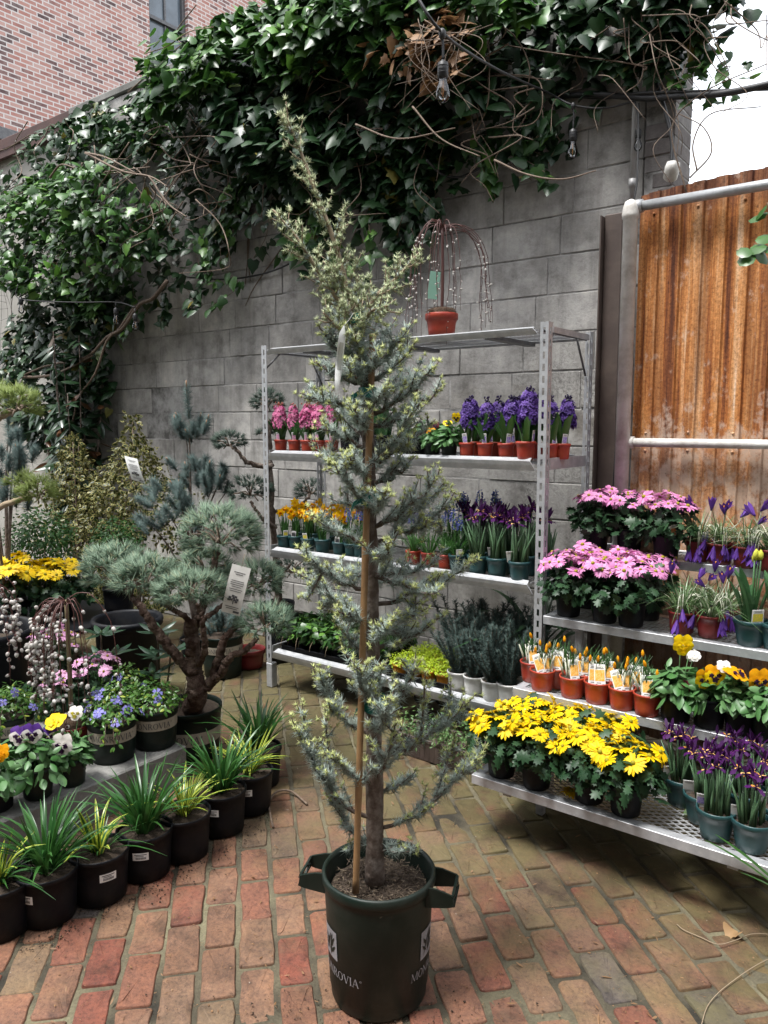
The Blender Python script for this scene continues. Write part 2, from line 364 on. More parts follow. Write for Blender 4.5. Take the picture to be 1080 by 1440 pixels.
petal('muscari_petal',(.07,.10,.32),(.15,.2,.5)); petal('daffodil_petal',(.86,.50,.0),(.9,.6,.01)); petal('daffodil_cup',(.85,.33,.0),(.88,.4,.0))
petal('crocus_orange',(.85,.34,.005),(.88,.45,.01)); petal('tulip_bud',(.55,.6,.06),(.65,.65,.1)); petal('white_petal',(.78,.77,.68),(.82,.81,.75))
petal('maroon_petal',(.10,.004,.018),(.16,.008,.03)); petal('pansy_blotch',(.018,.004,.022),(.03,.006,.04)); petal('vinca_petal',(.22,.22,.62),(.34,.33,.75))
petal('flower_eye',(.24,.22,.02),(.46,.40,.02)); petal('orange_petal',(.82,.33,.0),(.85,.42,.005)); petal('catkin',(.55,.54,.49),(.7,.69,.64))
b=N('bulb_glass'); t_=b.n('ShaderNodeBsdfTransparent'); t_.inputs[0].default_value=(.93,.94,.95,1); g_=b.n('ShaderNodeBsdfGlossy'); g_.inputs['Roughness'].default_value=.06; lw=b.n('ShaderNodeLayerWeight'); lw.inputs[0].default_value=.42; x_=b.n('ShaderNodeMixShader'); b.l(lw.outputs['Fresnel'],x_.inputs[0]); b.l(t_.outputs[0],x_.inputs[1]); b.l(g_.outputs[0],x_.inputs[2]); b.l(x_.outputs[0],b.out.inputs[0])
b=N('window_glass'); b.bsdf(b.mix(b.noise(2.2,3),(.03,.04,.05),(.2,.25,.3)),.06,0,.8)
b=N('filament'); b.bsdf((.5,.2,.03),.4)

def mk_block():
    b=N('concrete_block'); P=b.pos(); x,y,z=b.sep(P)
    g=b.ramp(b.isl(),[(0,(.31,.304,.295)),(.5,(.365,.357,.345)),(1,(.41,.40,.387))]); n1=b.noise(1.3,6,.65,P); n2=b.noise(9,6,.7,P); n3=b.noise(60,5,.75,P)
    col=b.mix(1.0,g,b.ramp(n1,[(.3,(.5,.49,.475)),(.5,(.95,.94,.925)),(.7,(1.35,1.335,1.31))]),'MULTIPLY')
    col=b.mix(.75,col,b.ramp(n2,[(.32,(.5,.49,.48)),(.5,(1,1,1)),(.7,(1.4,1.38,1.34))]),'MULTIPLY')
    sal=b.math('MULTIPLY',b.ramp(x,[(0,0.0),(1,1.0)]),1.0)
    m=b.n('ShaderNodeMapRange'); m.inputs[1].default_value=-2.6; m.inputs[2].default_value=-1.7; b.l(x,m.inputs[0])
    zz=b.n('ShaderNodeMapRange'); zz.inputs[1].default_value=2.45; zz.inputs[2].default_value=1.7; b.l(z,zz.inputs[0])
    right=b.math('MULTIPLY',m.outputs[0],zz.outputs[0])
    lime=b.math('MULTIPLY',b.ramp(b.noise(3.2,7,.72,P),[(.42,0.0),(.56,1.0)]),b.ramp(n3,[(.42,0.0),(.54,1.0)]))
    col=b.mix(b.math('MULTIPLY',b.math('MULTIPLY',lime,right),.75),col,(.47,.46,.43))
    brown=b.math('MULTIPLY',b.ramp(b.noise(2.6,5,.6,b.vmul(P,(1,1,1.4)),dist=.6),[(.56,0.0),(.62,1.0)]),right)
    col=b.mix(b.math('MULTIPLY',brown,.62),col,(.10,.082,.062))
    st=b.ramp(b.noise(4,5,.6,b.vmul(P,(3,1,.25))),[(.5,0.0),(.75,1.0)])
    col=b.mix(b.math('MULTIPLY',st,.55),col,(.11,.102,.094))
    sp=b.ramp(n3,[(.66,0.0),(.74,1.0)]); col=b.mix(b.math('MULTIPLY',sp,.6),col,(.08,.076,.07))
    b.bsdf(col,.92,0,.25,b.bump(b.math('ADD',n3,b.math('MULTIPLY',n2,.8)),.55,.006))
    b=N('mortar'); P=b.pos(); b.bsdf(b.ramp(b.noise(7,6,.7,P),[(.35,(.10,.096,.09)),(.47,(.24,.234,.225)),(.6,(.37,.362,.35))]),.95,0,.2,b.bump(b.noise(90,4,.6,P),.5,.004))
mk_block()
def mk_paver():
    b=N('paver'); P=b.pos(); x,y,z=b.sep(P); r=b.isl()
    base=b.ramp(r,[(0,(.140,.044,.029)),(.16,(.155,.064,.041)),(.34,(.165,.098,.062)),(.5,(.148,.052,.034)),(.64,(.16,.108,.070)),(.76,(.15,.068,.042)),(.88,(.14,.094,.056)),(.955,(.115,.076,.052)),(.975,(.09,.075,.066)),(1,(.085,.072,.066))])
    n=b.noise(7,6,.65,P); base=b.mix(1,base,b.ramp(n,[(.3,(.42,.41,.40)),(.48,(1,1,1)),(.7,(1.35,1.3,1.22))]),'MULTIPLY')
    gr=b.noise(72,6,.9,P); base=b.mix(.95,base,b.ramp(gr,[(.34,(.34,.32,.31)),(.47,(.95,.94,.93)),(.6,(1.35,1.31,1.22)),(.7,(1.8,1.7,1.5))]),'MULTIPLY')
    dust=b.ramp(b.noise(3.1,6,.7,P),[(.5,0.0),(.7,1.0)]); base=b.mix(b.math('MULTIPLY',dust,.45),base,(.20,.138,.085))
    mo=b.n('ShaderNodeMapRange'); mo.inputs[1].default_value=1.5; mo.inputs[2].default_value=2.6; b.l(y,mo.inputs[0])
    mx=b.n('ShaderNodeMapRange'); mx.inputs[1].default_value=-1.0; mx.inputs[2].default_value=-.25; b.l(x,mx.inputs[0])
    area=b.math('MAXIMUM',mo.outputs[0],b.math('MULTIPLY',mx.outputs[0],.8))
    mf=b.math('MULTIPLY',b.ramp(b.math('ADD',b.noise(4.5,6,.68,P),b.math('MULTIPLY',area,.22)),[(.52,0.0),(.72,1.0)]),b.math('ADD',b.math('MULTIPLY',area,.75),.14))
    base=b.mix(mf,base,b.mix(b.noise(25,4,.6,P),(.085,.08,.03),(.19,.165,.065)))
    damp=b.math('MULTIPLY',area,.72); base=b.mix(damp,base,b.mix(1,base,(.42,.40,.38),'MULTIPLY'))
    dark=b.math('MULTIPLY',b.ramp(b.noise(2.6,6,.68,P),[(.48,0.0),(.62,1.0)]),.6); base=b.mix(dark,base,b.mix(1,base,(.5,.47,.45),'MULTIPLY'))
    wh=b.math('MULTIPLY',b.ramp(b.noise(55,3,.6,P),[(.72,0.0),(.76,1.0)]),.5); base=b.mix(wh,base,(.5,.47,.42))
    rough=b.ramp(n,[(.3,.62),(.7,.9)])
    b.bsdf(base,rough,0,.4,b.bump(b.math('ADD',gr,b.math('MULTIPLY',n,1.5)),.6,.004))
    b=N('joint_sand'); P=b.pos(); g2=b.noise(140,4,.7,P)
    c=b.ramp(b.noise(2.4,5,.6,P),[(.38,(.03,.027,.021)),(.5,(.085,.074,.05)),(.64,(.15,.135,.085))])
    c=b.mix(.7,c,b.ramp(g2,[(.3,(.6,.6,.6)),(.7,(1.3,1.3,1.3))]),'MULTIPLY'); b.bsdf(c,.95,0,.2,b.bump(g2,.6,.004))
mk_paver()
def mk_misc():
    b=N('concrete'); P=b.pos(); c=b.ramp(b.noise(3,7,.68,P),[(.3,(.11,.108,.10)),(.55,(.20,.197,.185)),(.75,(.28,.27,.255))])
    c=b.mix(.6,c,b.ramp(b.noise(70,4,.7,P),[(.35,(.7,.7,.7)),(.7,(1.25,1.25,1.25))]),'MULTIPLY'); b.bsdf(c,.9,0,.3,b.bump(b.noise(50,6,.7,P),.5,.004))
    b=N('stucco'); P=b.pos(); c=b.ramp(b.noise(1.2,7,.7,b.vmul(P,(1,1,.6))),[(.3,(.26,.245,.22)),(.6,(.40,.385,.355)),(.8,(.46,.45,.42))])
    b.bsdf(c,.92,0,.2,b.bump(b.noise(40,6,.7,P),.5,.006))
    b=N('rust_coping'); b.bsdf(b.ramp(b.noise(5,5,.6,b.pos()),[(.3,(.035,.018,.016)),(.7,(.08,.036,.03))]),.8)
    # rusty corrugated sheet: vertical streaks that differ from rib to rib
    b=N('rusty_sheet'); P=b.pos(); x,y,z=b.sep(P)
    s1=b.noise(1,6,.62,b.vmul(P,(26,1,.55))); s2=b.noise(1,6,.7,b.vmul(P,(70,1,2.5))); s3=b.noise(1,7,.7,b.vmul(P,(16,1,11)))
    s=b.math('ADD',b.math('MULTIPLY',s1,.62),b.math('MULTIPLY',s2,.38))
    c=b.ramp(s,[(.35,(.075,.024,.012)),(.42,(.21,.068,.022)),(.48,(.38,.14,.038)),(.54,(.50,.225,.075)),(.61,(.60,.36,.19)),(.70,(.68,.56,.45))])
    m=b.n('ShaderNodeMapRange'); m.inputs[1].default_value=2.38; m.inputs[2].default_value=2.47; b.l(z,m.inputs[0])
    c=b.mix(b.math('MULTIPLY',m.outputs[0],.85),c,b.mix(b.ramp(s2,[(.45,0.0),(.6,1.0)]),(.06,.02,.014),(.2,.075,.035)))
    lo=b.n('ShaderNodeMapRange'); lo.inputs[1].default_value=1.46; lo.inputs[2].default_value=1.36; b.l(z,lo.inputs[0])
    c=b.mix(b.math('MULTIPLY',lo.outputs[0],.4),c,(.42,.25,.155))
    band=b.n('ShaderNodeMapRange'); band.inputs[1].default_value=1.66; band.inputs[2].default_value=1.44; b.l(z,band.inputs[0])
    gsp=b.noise(85,6,.85,P); c=b.mix(.85,c,b.ramp(gsp,[(.36,(.42,.36,.33)),(.5,(1,1,1)),(.64,(1.4,1.42,1.45))]),'MULTIPLY')
    drip=b.ramp(b.noise(1,5,.6,b.vmul(P,(13,1,.9)),dist=.4),[(.5,0.0),(.62,1.0)]); c=b.mix(b.math('MULTIPLY',drip,.45),c,(.11,.036,.016))
    pale=b.math('MULTIPLY',b.ramp(b.math('ADD',s3,b.math('MULTIPLY',band.outputs[0],.16)),[(.6,0.0),(.72,1.0)]),.6)
    c=b.mix(pale,c,(.58,.47,.38)); c=b.mix(b.ramp(b.noise(40,5,.7,P),[(.62,0.0),(.7,.7)]),c,(.07,.022,.012))
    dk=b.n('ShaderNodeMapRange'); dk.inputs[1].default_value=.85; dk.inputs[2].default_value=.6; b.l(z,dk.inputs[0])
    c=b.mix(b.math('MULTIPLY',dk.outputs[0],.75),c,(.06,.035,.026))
    b.bsdf(c,.72,.15,.3,b.bump(s2,.25,.004))
    b=N('pier_brick'); P=b.pos(); c=b.ramp(b.isl(),[(0,(.10,.09,.088)),(.5,(.16,.145,.14)),(1,(.2,.19,.185))])
    b.bsdf(b.mix(.7,c,b.ramp(b.noise(25,6,.7,P),[(.3,(.6,.6,.6)),(.7,(1.3,1.3,1.3))]),'MULTIPLY'),.9,0,.2,b.bump(b.noise(70,4,.7,P),.5,.005))
    b=N('facade_brick'); x,y,z=b.sep(b.pos()); cv=b.n('ShaderNodeCombineXYZ'); b.l(y,cv.inputs[0]); b.l(z,cv.inputs[1])
    br=b.n('ShaderNodeTexBrick'); b.l(cv.outputs[0],br.inputs[0]); br.inputs['Scale'].default_value=1; br.inputs['Mortar Size'].default_value=.010
    br.inputs['Brick Width'].default_value=.205; br.inputs['Row Height'].default_value=.070; br.inputs['Color1'].default_value=(0,0,0,1); br.inputs['Color2'].default_value=(1,1,1,1)
    br.inputs['Mortar'].default_value=(.5,.5,.5,1); br.inputs['Bias'].default_value=0; br.inputs['Mortar Smooth'].default_value=.2
    zone=b.noise(.55,4,.6,b.pos()); k=b.math('ADD',br.outputs['Color'],b.math('MULTIPLY',b.math('SUBTRACT',zone,.5),1.1),True)
    c=b.ramp(k,[(0,(.10,.07,.072)),(.22,(.19,.105,.10)),(.35,(.36,.165,.14)),(.6,(.44,.235,.20)),(.85,(.5,.33,.295)),(1,(.40,.19,.16))])
    c=b.mix(b.ramp(b.noise(9,5,.7,b.pos()),[(.4,0.0),(.75,.45)]),c,(.45,.36,.33)); c=b.mix(br.outputs['Fac'],c,(.60,.565,.545)); b.bsdf(c,.9,0,.2,b.bump(br.outputs['Fac'],-.4,.02))
mk_misc()

# ------------------------------------------------------------------ the setting
g=G(); g.box((-2,2.5,-.2585),(60,60,.5)); o=put('ground',(g,'joint_sand')); tag(o,'sanded bed under the courtyard brick paving','ground',kind='structure')
def paving():
    g=G(); a=R(137.1); u=np.array([math.cos(a),math.sin(a)]); v=np.array([-u[1],u[0]]); L,W=.207,.105
    org=onz(333,1440,0)[:2]; rr=np.random.default_rng(3)
    sh=np.array([-1,-.86,-.5,0,.5,.86,1])
    for j in range(-34,40):
        ph=(j%2)*.5+rr.normal()*.05
        for i in range(-28,26):
            c=org+u*(i+ph)*L+v*(j+.5)*W
            if not(-5.6<c[0]<1.0 and .15<c[1]<3.72): continue
            if c[0]<-2.62 and c[1]<1.9: continue
            d=math.hypot(c[0]+.9,c[1]-.9)
            hl=(L-.013+rr.normal()*.004)/2; hw=(W-.0145+rr.normal()*.003)/2; z=-.002+rr.normal()*.002; th=rr.normal()*.014
            tx,ty=rr.normal()*.012,rr.normal()*.018; U=u*math.cos(th)+v*math.sin(th); Vv=v*math.cos(th)-u*math.sin(th)
            # rounded, worn outline
            pts=[]; cr=.005+.010*rr.random(); K=4
            for sx,sy in((1,1),(-1,1),(-1,-1),(1,-1)):
                cx,cy=sx*(hl-cr),sy*(hw-cr); ang0={(1,1):0,(-1,1):PI/2,(-1,-1):PI,(1,-1):1.5*PI}[(sx,sy)]
                for q in range(K): t=ang0+PI/2*q/(K-1); pts.append((cx+cr*math.cos(t)+rr.normal()*.0012,cy+cr*math.sin(t)+rr.normal()*.0012))
                if sx*sy>0: nx=[(hl*f*-sx,sy*hw) for f in(-.4,.1,.5)]; pts+=[(x,y+rr.normal()*.002) for x,y in nx]
                else: pts+=[(sx*hl+rr.normal()*.0015,-sy*0+0)] if False else []
            pts=np.array(pts); k=len(pts)
            def ring(s,dz,sub=0): 
                q=pts*(1-sub/np.array([hl,hw])); return np.c_[c+q[:,:1]*U+q[:,1:]*Vv, z+dz+q[:,0]*tx+q[:,1]*ty+s*rr.normal(size=k)]
            V=np.vstack([ring(0,-.03),ring(.0006,-.0045),ring(.0006,-.0008,.0032),ring(.0007,.0002,.016),[[*c,z+.0002]]])
            f=[(a_*k+q,a_*k+(q+1)%k,(a_+1)*k+(q+1)%k,(a_+1)*k+q) for a_ in range(3) for q in range(k)]+[(3*k+q,3*k+(q+1)%k,4*k) for q in range(k)]
            g.add(V,f[:2*k],0,True); g.L[-1:]; g.n-=len(V); g.V.pop(); g.add(V,f[2*k:],0,False); 
    return g
o=put('brick_paving',(paving(),'paver')); tag(o,'worn red and tan brick paving of the courtyard laid in running bond','paving',kind='structure')
# stone ledge under the plants on the left
g=G(); g.box((-3.75,.66,.02),(2.42,2.66,.26),0,None,.006); o=put('stone_ledge',(g,'concrete')); tag(o,'low grey concrete ledge behind the row of black pots','ledge',kind='structure')

# block wall
def blocks(x0,x1,z0,z1,y,L,Hh,g,rr,th=.18):
    zi=z0; r=0
    while zi<z1-.02:
        x=x0-(L/2 if r%2 else 0)-.13*(r%3)
        while x<x1:
            a=max(x,x0)+.0025; b_=min(x+L,x1)-.0025
            if b_-a>.03:
                t=min(Hh,z1-zi); jz=rr.normal()*.001
                g.box(((a+b_)/2,y+th/2+rr.normal()*.0025,zi+t/2+jz),(b_-a,th,t-.007),0,None,.003)
            x+=L
        zi+=Hh; r+=1
rr=np.random.default_rng(5)
g=G(); blocks(-6.0,-1.3,.035,3.98,3.75,.39,.1925,g,rr); 
w=thing('block_wall','grey concrete block wall behind the metal rack, ivy hanging over its top','wall',(-3.6,3.85,0))
q=g.mesh('blocks',['concrete_block']); put('blocks',q,w,loc=(3.6,-3.85,0))
g=G(); g.box((-3.65,3.8535,1.985),(4.68,.199,3.97)); put('mortar_bed',(g,'mortar'),w,loc=(3.6,-3.85,0))
g=G(); g.box((-3.65,3.86,4.015),(4.76,.26,.06),0,None,.01); put('coping',(g,'concrete'),w,loc=(3.6,-3.85,0))
# brick pier
g=G(); blocks(-1.285,-1.145,.05,4.3,3.70,.2,.072,g,rr,.25)
w=thing('brick_pier','narrow grey painted brick pier closing the block wall above the rusty fence','pier',(-1.21,3.8,0)); put('bricks',g.mesh('bricks',['pier_brick']),w,loc=(1.21,-3.8,0))
g=G(); g.box((-1.215,3.825,2.15),(.13,.242,4.3)); put('mortar_bed',(g,'mortar'),w,loc=(1.21,-3.8,0))
# stucco wall further along
w=thing('stucco_wall','beige rendered wall with a dark rusty coping beyond the ivy corner','wall',(-8.2,3.9,0))
g=G(); g.box((0,.1,1.98),(4.3,.3,3.96)); put('render',(g,'stucco'),w)
g=G(); g.box((0,.08,4.01),(4.4,.42,.10),0,None,.01); g.box((0,-.1,3.93),(4.36,.04,.06)); put('coping',(g,'rust_coping'),w)
# wire net on it
g=G(); rr=np.random.default_rng(9)
for i in range(26):
    x=-2.0+i*.085; P=[(x+.05*math.sin(k*1.3+i),-.09-.02*rr.random(),1.6+k*.2) for k in range(10)]; g.tube(poly(P,30),.0018,3)
for k in range(20):
    P=[(-2.0+i*.25,-.09-.02*rr.random(),1.65+k*.09+.04*math.sin(i*1.1+k)) for i in range(9)]; g.tube(poly(P,27),.0018,3)
o=put('wire_net',(g,'black_rubber'),loc=(-7.3,3.9,.35)); tag(o,'thin sagging wire net stretched against the beige rendered wall','net')
# brick apartment building
def building():
    X=-12.; w=thing('brick_building','weathered red brick building with dark sash windows rising behind the wall','building',(X-2,9,0))
    wins=[(9.50,7.72,.86,1.9),(6.2,4.35,1.1,1.42)]
    g=G(); y0,y1,z0,z1=2.5,22.,0.,14.
    ys=sorted({y0,y1,*[a for c in wins for a in(c[0]-c[2]/2,c[0]+c[2]/2)]}); zs=sorted({z0,z1,*[a for c in wins for a in(c[1],c[1]+c[3])]})
    for i in range(len(ys)-1):
        for k in range(len(zs)-1):
            cy,cz=(ys[i]+ys[i+1])/2,(zs[k]+zs[k+1])/2
            if any(abs(cy-c[0])<c[2]/2 and c[1]<cz<c[1]+c[3] for c in wins): continue
            g.add([(X,ys[i],zs[k]),(X,ys[i+1],zs[k]),(X,ys[i+1],zs[k+1]),(X,ys[i],zs[k+1])],[(0,1,2,3)],0,False)
    for c in wins:
        a,b_,lo,hi=c[0]-c[2]/2,c[0]+c[2]/2,c[1],c[1]+c[3]
        for p,q in(((a,lo),(b_,lo)),((b_,lo),(b_,hi)),((b_,hi),(a,hi)),((a,hi),(a,lo))): g.add([(X,*p),(X,*q),(X-.25,*q),(X-.25,*p)],[(0,1,2,3)],0,False)
    g.box((X-2.2,12.2,7),(3.9,19.4,14)); put('wall',(g,'facade_brick'),w,loc=(-X+2,-9,0))
    for c in wins:
        f=G(); hy=c[2]/2; t=.07
        for s in(-1,1): f.box((0,s*(hy-t/2),c[3]/2),(.1,t,c[3]))
        for z,h in((t/2,t),(c[3]-t/2,t),(c[3]*.5,.06)): f.box((.004,0,z),(.1,c[2]-2*t,h))
        f.box((-.01,0,c[3]*.5),(.06,.035,c[3]-.1))
        o=put('window',(f,'dark_steel'),w,loc=(2-.13,c[0]-9,c[1]))
        p=G(); p.box((-.02,0,c[3]/2),(.02,c[2]-.1,c[3]-.1)); put('pane',(p,'window_glass'),o)
        p=G(); p.box((.16,0,-.06),(.2,c[2]+.2,.11),0,None,.01); put('sill',(p,'rust_coping'),o); p=G(); p.box((.125,0,c[3]+.09),(.05,c[2]+.2,.18)); put('lintel',(p,'dark_steel'),o)
building()
# rusty fence
def fence():
    x0,x1=-1.25,1.1; sc_=1; w=thing('corrugated_fence','rusty orange corrugated metal fence closing the yard behind the flower stand','fence',(x0,3.58,0))
    pit=.094; xs=[0]; zs=[]; P=[]; x=0
    rr=np.random.default_rng(2)
    while x<x1-x0: P+=[(x,0),(x+.036,0),(x+.042,-.012),(x+.088,-.012)]; x+=pit
    P=np.array(P); k=len(P); g=G(); top=2.515+.025*np.sin(P[:,0]*3)+.0*P[:,0]
    V=[];zz=[0.02,.8,1.4,2.1]
    for z in zz: V.append(np.c_[P[:,0],P[:,1],np.full(k,z)])
    V.append(np.c_[P[:,0],P[:,1],top])
    B=[v+np.array([0,.003,0]) for v in V]; V=np.vstack(V+B); m=5; f=[]
    for r in range(m-1):
        for i in range(k-1): f.append((r*k+i,r*k+i+1,(r+1)*k+i+1,(r+1)*k+i)); f.append(((m+r)*k+i+1,(m+r)*k+i,(m+r+1)*k+i,(m+r+1)*k+i+1))
    for i in range(k-1): f.append(((m-1)*k+i,(m-1)*k+i+1,(2*m-1)*k+i+1,(2*m-1)*k+i))
    g.add(V,f,0,False)
    for i in range(0,int((x1-x0)/pit),2):
        for z in(2.425,1.375,1.455,.75): g.lathe([(.006,0),(.006,.003),(.002,.005)],8,0,(0,0,0),(0,1)); g.V[-1]=g.V[-1][:,[0,2,1]]*[1,-1,1]+[i*pit+.066,-.012,z+.004*math.sin(i*7)]
    put('sheet',(g,'rusty_sheet'),w)
    for nm,z,r in(('rail',2.455,.022),('rail',1.412,.020)):
        h=G(); h.tube([(-.0,-.06,z),(.6,-.062,z+.0),(1.3,-.06,z),(2.35,-.06,z)],r,12); h.tube([(-.012,-.06,z),(.03,-.06,z)],r+.008,12); put(nm,(h,'galvanised_dull' if z>2 else 'white_paint'),w)
fence()
g=G(); g.lathe([(.032,0),(.032,2.40),(.037,2.405),(.038,2.42),(.034,2.45),(.026,2.475),(.008,2.485)],16,0,(0,0,0),(1,1)); o=put('fence_post',(g,'white_paint'),loc=(-1.265,3.5,0)); tag(o,'white painted round steel post with a domed cap at the fence end','post')
g=G(); g.box((0,0,1.23),(.085,.07,2.46),0,None,.004); g.box((-.046,-.03,1.23),(.006,.09,2.44)); o=put('steel_channel',(g,'brown_paint'),loc=(-1.375,3.62,0)); tag(o,'dark brown steel upright between the block wall and the white post','post')
g=G(); g.tube([(0,0,2.42),(0,0,3.2),(.005,0,4.2)],.013,10); 
for z in(2.6,3.1): g.tube([(0,0,z-.02),(0,0,z+.02)],.018,10)
o=put('conduit_pipe',(g,'grey_pipe'),loc=(-1.32,3.66,0)); tag(o,'thin grey conduit pipe running up the wall above the white post','pipe')
# ------------------------------------------------------------------ display furniture
def prism(g,prof,x0,x1,m=0,bev=0.0):
    """extrude (y,z) profile along X; bev slants the ends"""
    k=len(prof); zs=[p[1] for p in prof]; hi,lo=max(zs),min(zs)
    V=[(x0+bev*(z-lo)/(hi-lo+1e-9),y,z) for y,z in prof]+[(x1-bev*(z-lo)/(hi-lo+1e-9),y,z) for y,z in prof]
    g.add(V,[(i,(i+1)%k,k+(i+1)%k,k+i) for i in range(k)]+[tuple(range(k))[::-1],tuple(range(k,2*k))],m,False)
def slotted(g,h,sx,sy,w=.038,t=.003):
    sw,pit,sl=.011,.05,.029; e=(w-sw)/2
    for ax in(0,1):
        s=sx if ax==0 else sy
        def bx(a,b,z0,z1):
            c=[0,0,(z0+z1)/2]; d=[t,t,z1-z0]; c[ax]=s*(a+b)/2; d[ax]=b-a; c[1-ax]=(sy if ax==0 else sx)*t/2; g.box(c,d)
        st=t if ax else 0
        bx(st,e,0,h); bx(e+sw,w,0,h); z=0
        bx(e,e+sw,0,.018); z=.018
        while z+sl<h: 
            nz=min(z+pit,h); bx(e,e+sw,z+sl,nz); z+=pit
def rack():
    x0,x1,y0,y1=-3.115,-1.42,3.02,3.50; H_=1.92
    w=thing('metal_rack','tall galvanised slotted-angle rack of four shelves against the block wall','rack',((x0+x1)/2,(y0+y1)/2,0))
    off=np.array([-(x0+x1)/2,-(y0+y1)/2,0])
    for x,y,sx,sy in((x0,y0,1,1),(x1,y0,-1,1),(x0,y1,1,-1),(x1,y1,-1,-1)):
        g=G(); slotted(g,H_,sx,sy); o=put('post',(g,'galvanised'),w,loc=np.array([x,y,0])+off)
        f=G(); f.box((sx*.019,sy*.019,.07),(.044,.044,.14),0,None,.003); put('foot_sleeve',(f,'galvanised'),o)
    for z in(.232,.815,1.352,1.905):
        g=G()
        for y,s in((y0-.004,1),(y1+.004,-1)):
            hh=.055 if z<1.8 else (.036 if s>0 else .022); prism(g,[(y,z-hh),(y+s*.004,z-hh),(y+s*.004,z-hh*.55),(y-s*.002,z-hh*.22),(y+s*.022,z),(y+s*.022,z-.004),(y-s*.012,z-hh*.25),(y-s*.008,z-hh*.55)][::s],x0+.045,x1-.045,0,.03)
        for x in(x0+.003,x1-.003): g.box((x,(y0+y1)/2,z-(.026 if z<1.8 else .014)),(.006,y1-y0-.09,.05 if z<1.8 else .024))
        sh=put('shelf',(g,'galvanised'),w,loc=off)
        h=G(); d=.02 
        for i in range(int((x1-x0-.08)/d)): h.box((x0+.045+i*d,(y0+y1)/2,z-.012),(.0035,y1-y0-.05,.0035))
        for y in np.linspace(y0+.06,y1-.06,4): h.box(((x0+x1)/2,y,z-.0162),(x1-x0-.08,.0035,.0035))
        put('wire_deck',(h,'galvanised_dull'),sh)
        for x in np.linspace(x0+.3,x1-.3,3):
            h=G(); h.box((x,(y0+y1)/2,z-.029),(.04,y1-y0-.06,.018)); put('deck_support',(h,'dark_steel'),sh,loc=(0,0,0))
    for x in(x0+.03,x1-.03):
        for a,b_,r in(((x,y0+.01,1.80),(x,y0+.13,1.895),.005),((x,y1-.01,1.72),(x,y1-.13,1.895),.005),((x,y0+.01,1.885),(x,y1-.01,1.885),.006)):
            g=G(); g.tube([a,b_],r,6); put('brace',(g,'dark_steel'),w,loc=off)
rack()
ST=[(2.335,2.66,.225),(2.645,2.97,.465),(2.905,3.22,.70),(3.205,3.50,.935)]
def stepped_stand():
    x0,x1=-1.36,.42
    w=thing('stepped_flower_stand','low four-step galvanised flower stand with expanded metal shelves','stand',((x0+x1)/2,2.9,0)); off=np.array([-(x0+x1)/2,-2.9,0])
    for y0,y1,z in ST:
        g=G(); t=.034
        for y in(y0+.002,y1-.002): g.box(((x0+x1)/2,y,z-t/2+.004),(x1-x0,.004,t),0,None,.001); g.box(((x0+x1)/2,y+(.018 if y<y0+.1 else -.018),z+.002),(x1-x0-.01,.034,.003))
        for x in(x0+.002,x1-.002): g.box((x,(y0+y1)/2,z-t/2+.0035),(.004,y1-y0-.01,t)); g.box((x+(.016 if x<0 and x<x0+.1 else -.016),(y0+y1)/2,z+.0005),(.030,y1-y0-.07,.003))
        sh=put('shelf',(g,'galvanised'),w,loc=off)
        h=G(); a0,a1,b0,b1=x0+.02,x1-.02,y0+.02,y1-.02; sl=.62; p=.042; ln=(b1-b0)/sl
        for d in(1,-1):
            c=a0-ln
            while c<a1+ln:
                s,e=(c,b0),(c+d*ln,b1)
                tt=[0,1]
                for lim,sg in((a0,1),(a1,-1)):
                    for q in(0,1): pass
                t0,t1=0.,1.
                dx=e[0]-s[0]
                for lim,sg in((a0,1),(a1,-1)):
                    v0,v1=(s[0]-lim)*sg,(e[0]-lim)*sg
                    if v0<0 and v1<0: t1=-1;break
                    if v0<0: t0=max(t0,v0/(v0-v1))
                    elif v1<0: t1=min(t1,v0/(v0-v1))
                if t1-t0>.02:
                    A=np.array([s[0]+dx*t0,b0+(b1-b0)*t0]);B=np.array([s[0]+dx*t1,b0+(b1-b0)*t1]); m=(A+B)/2; L=np.linalg.norm(B-A); an=math.atan2(*(B-A)[::-1])
                    ca,sa=math.cos(an),math.sin(an); h.box((m[0],m[1],z-.003+d*.0003),(L,.0043,.003),0,[[ca,-sa,0],[sa,ca,0],[0,0,1]])
                c+=p
        put('expanded_mesh',(h,'galvanised'),sh)
        h=G()
        for x in(x0+.14,(x0+x1)/2,x1-.14): h.box((x,(y0+y1)/2,z-.030),(.03,y1-y0-.012,.02))
        put('crossbar',(h,'galvanised_dull'),sh)
        for x in(x0+.14,(x0+x1)/2+.1,x1-.14):
            h=G(); h.box((x,y1-.035 if z<.3 else y0+.05,(z-.041)/2),(.03,.03,z-.041),0,None,.003); put('leg',(h,'galvanised_dull'),w,loc=off)
stepped_stand()

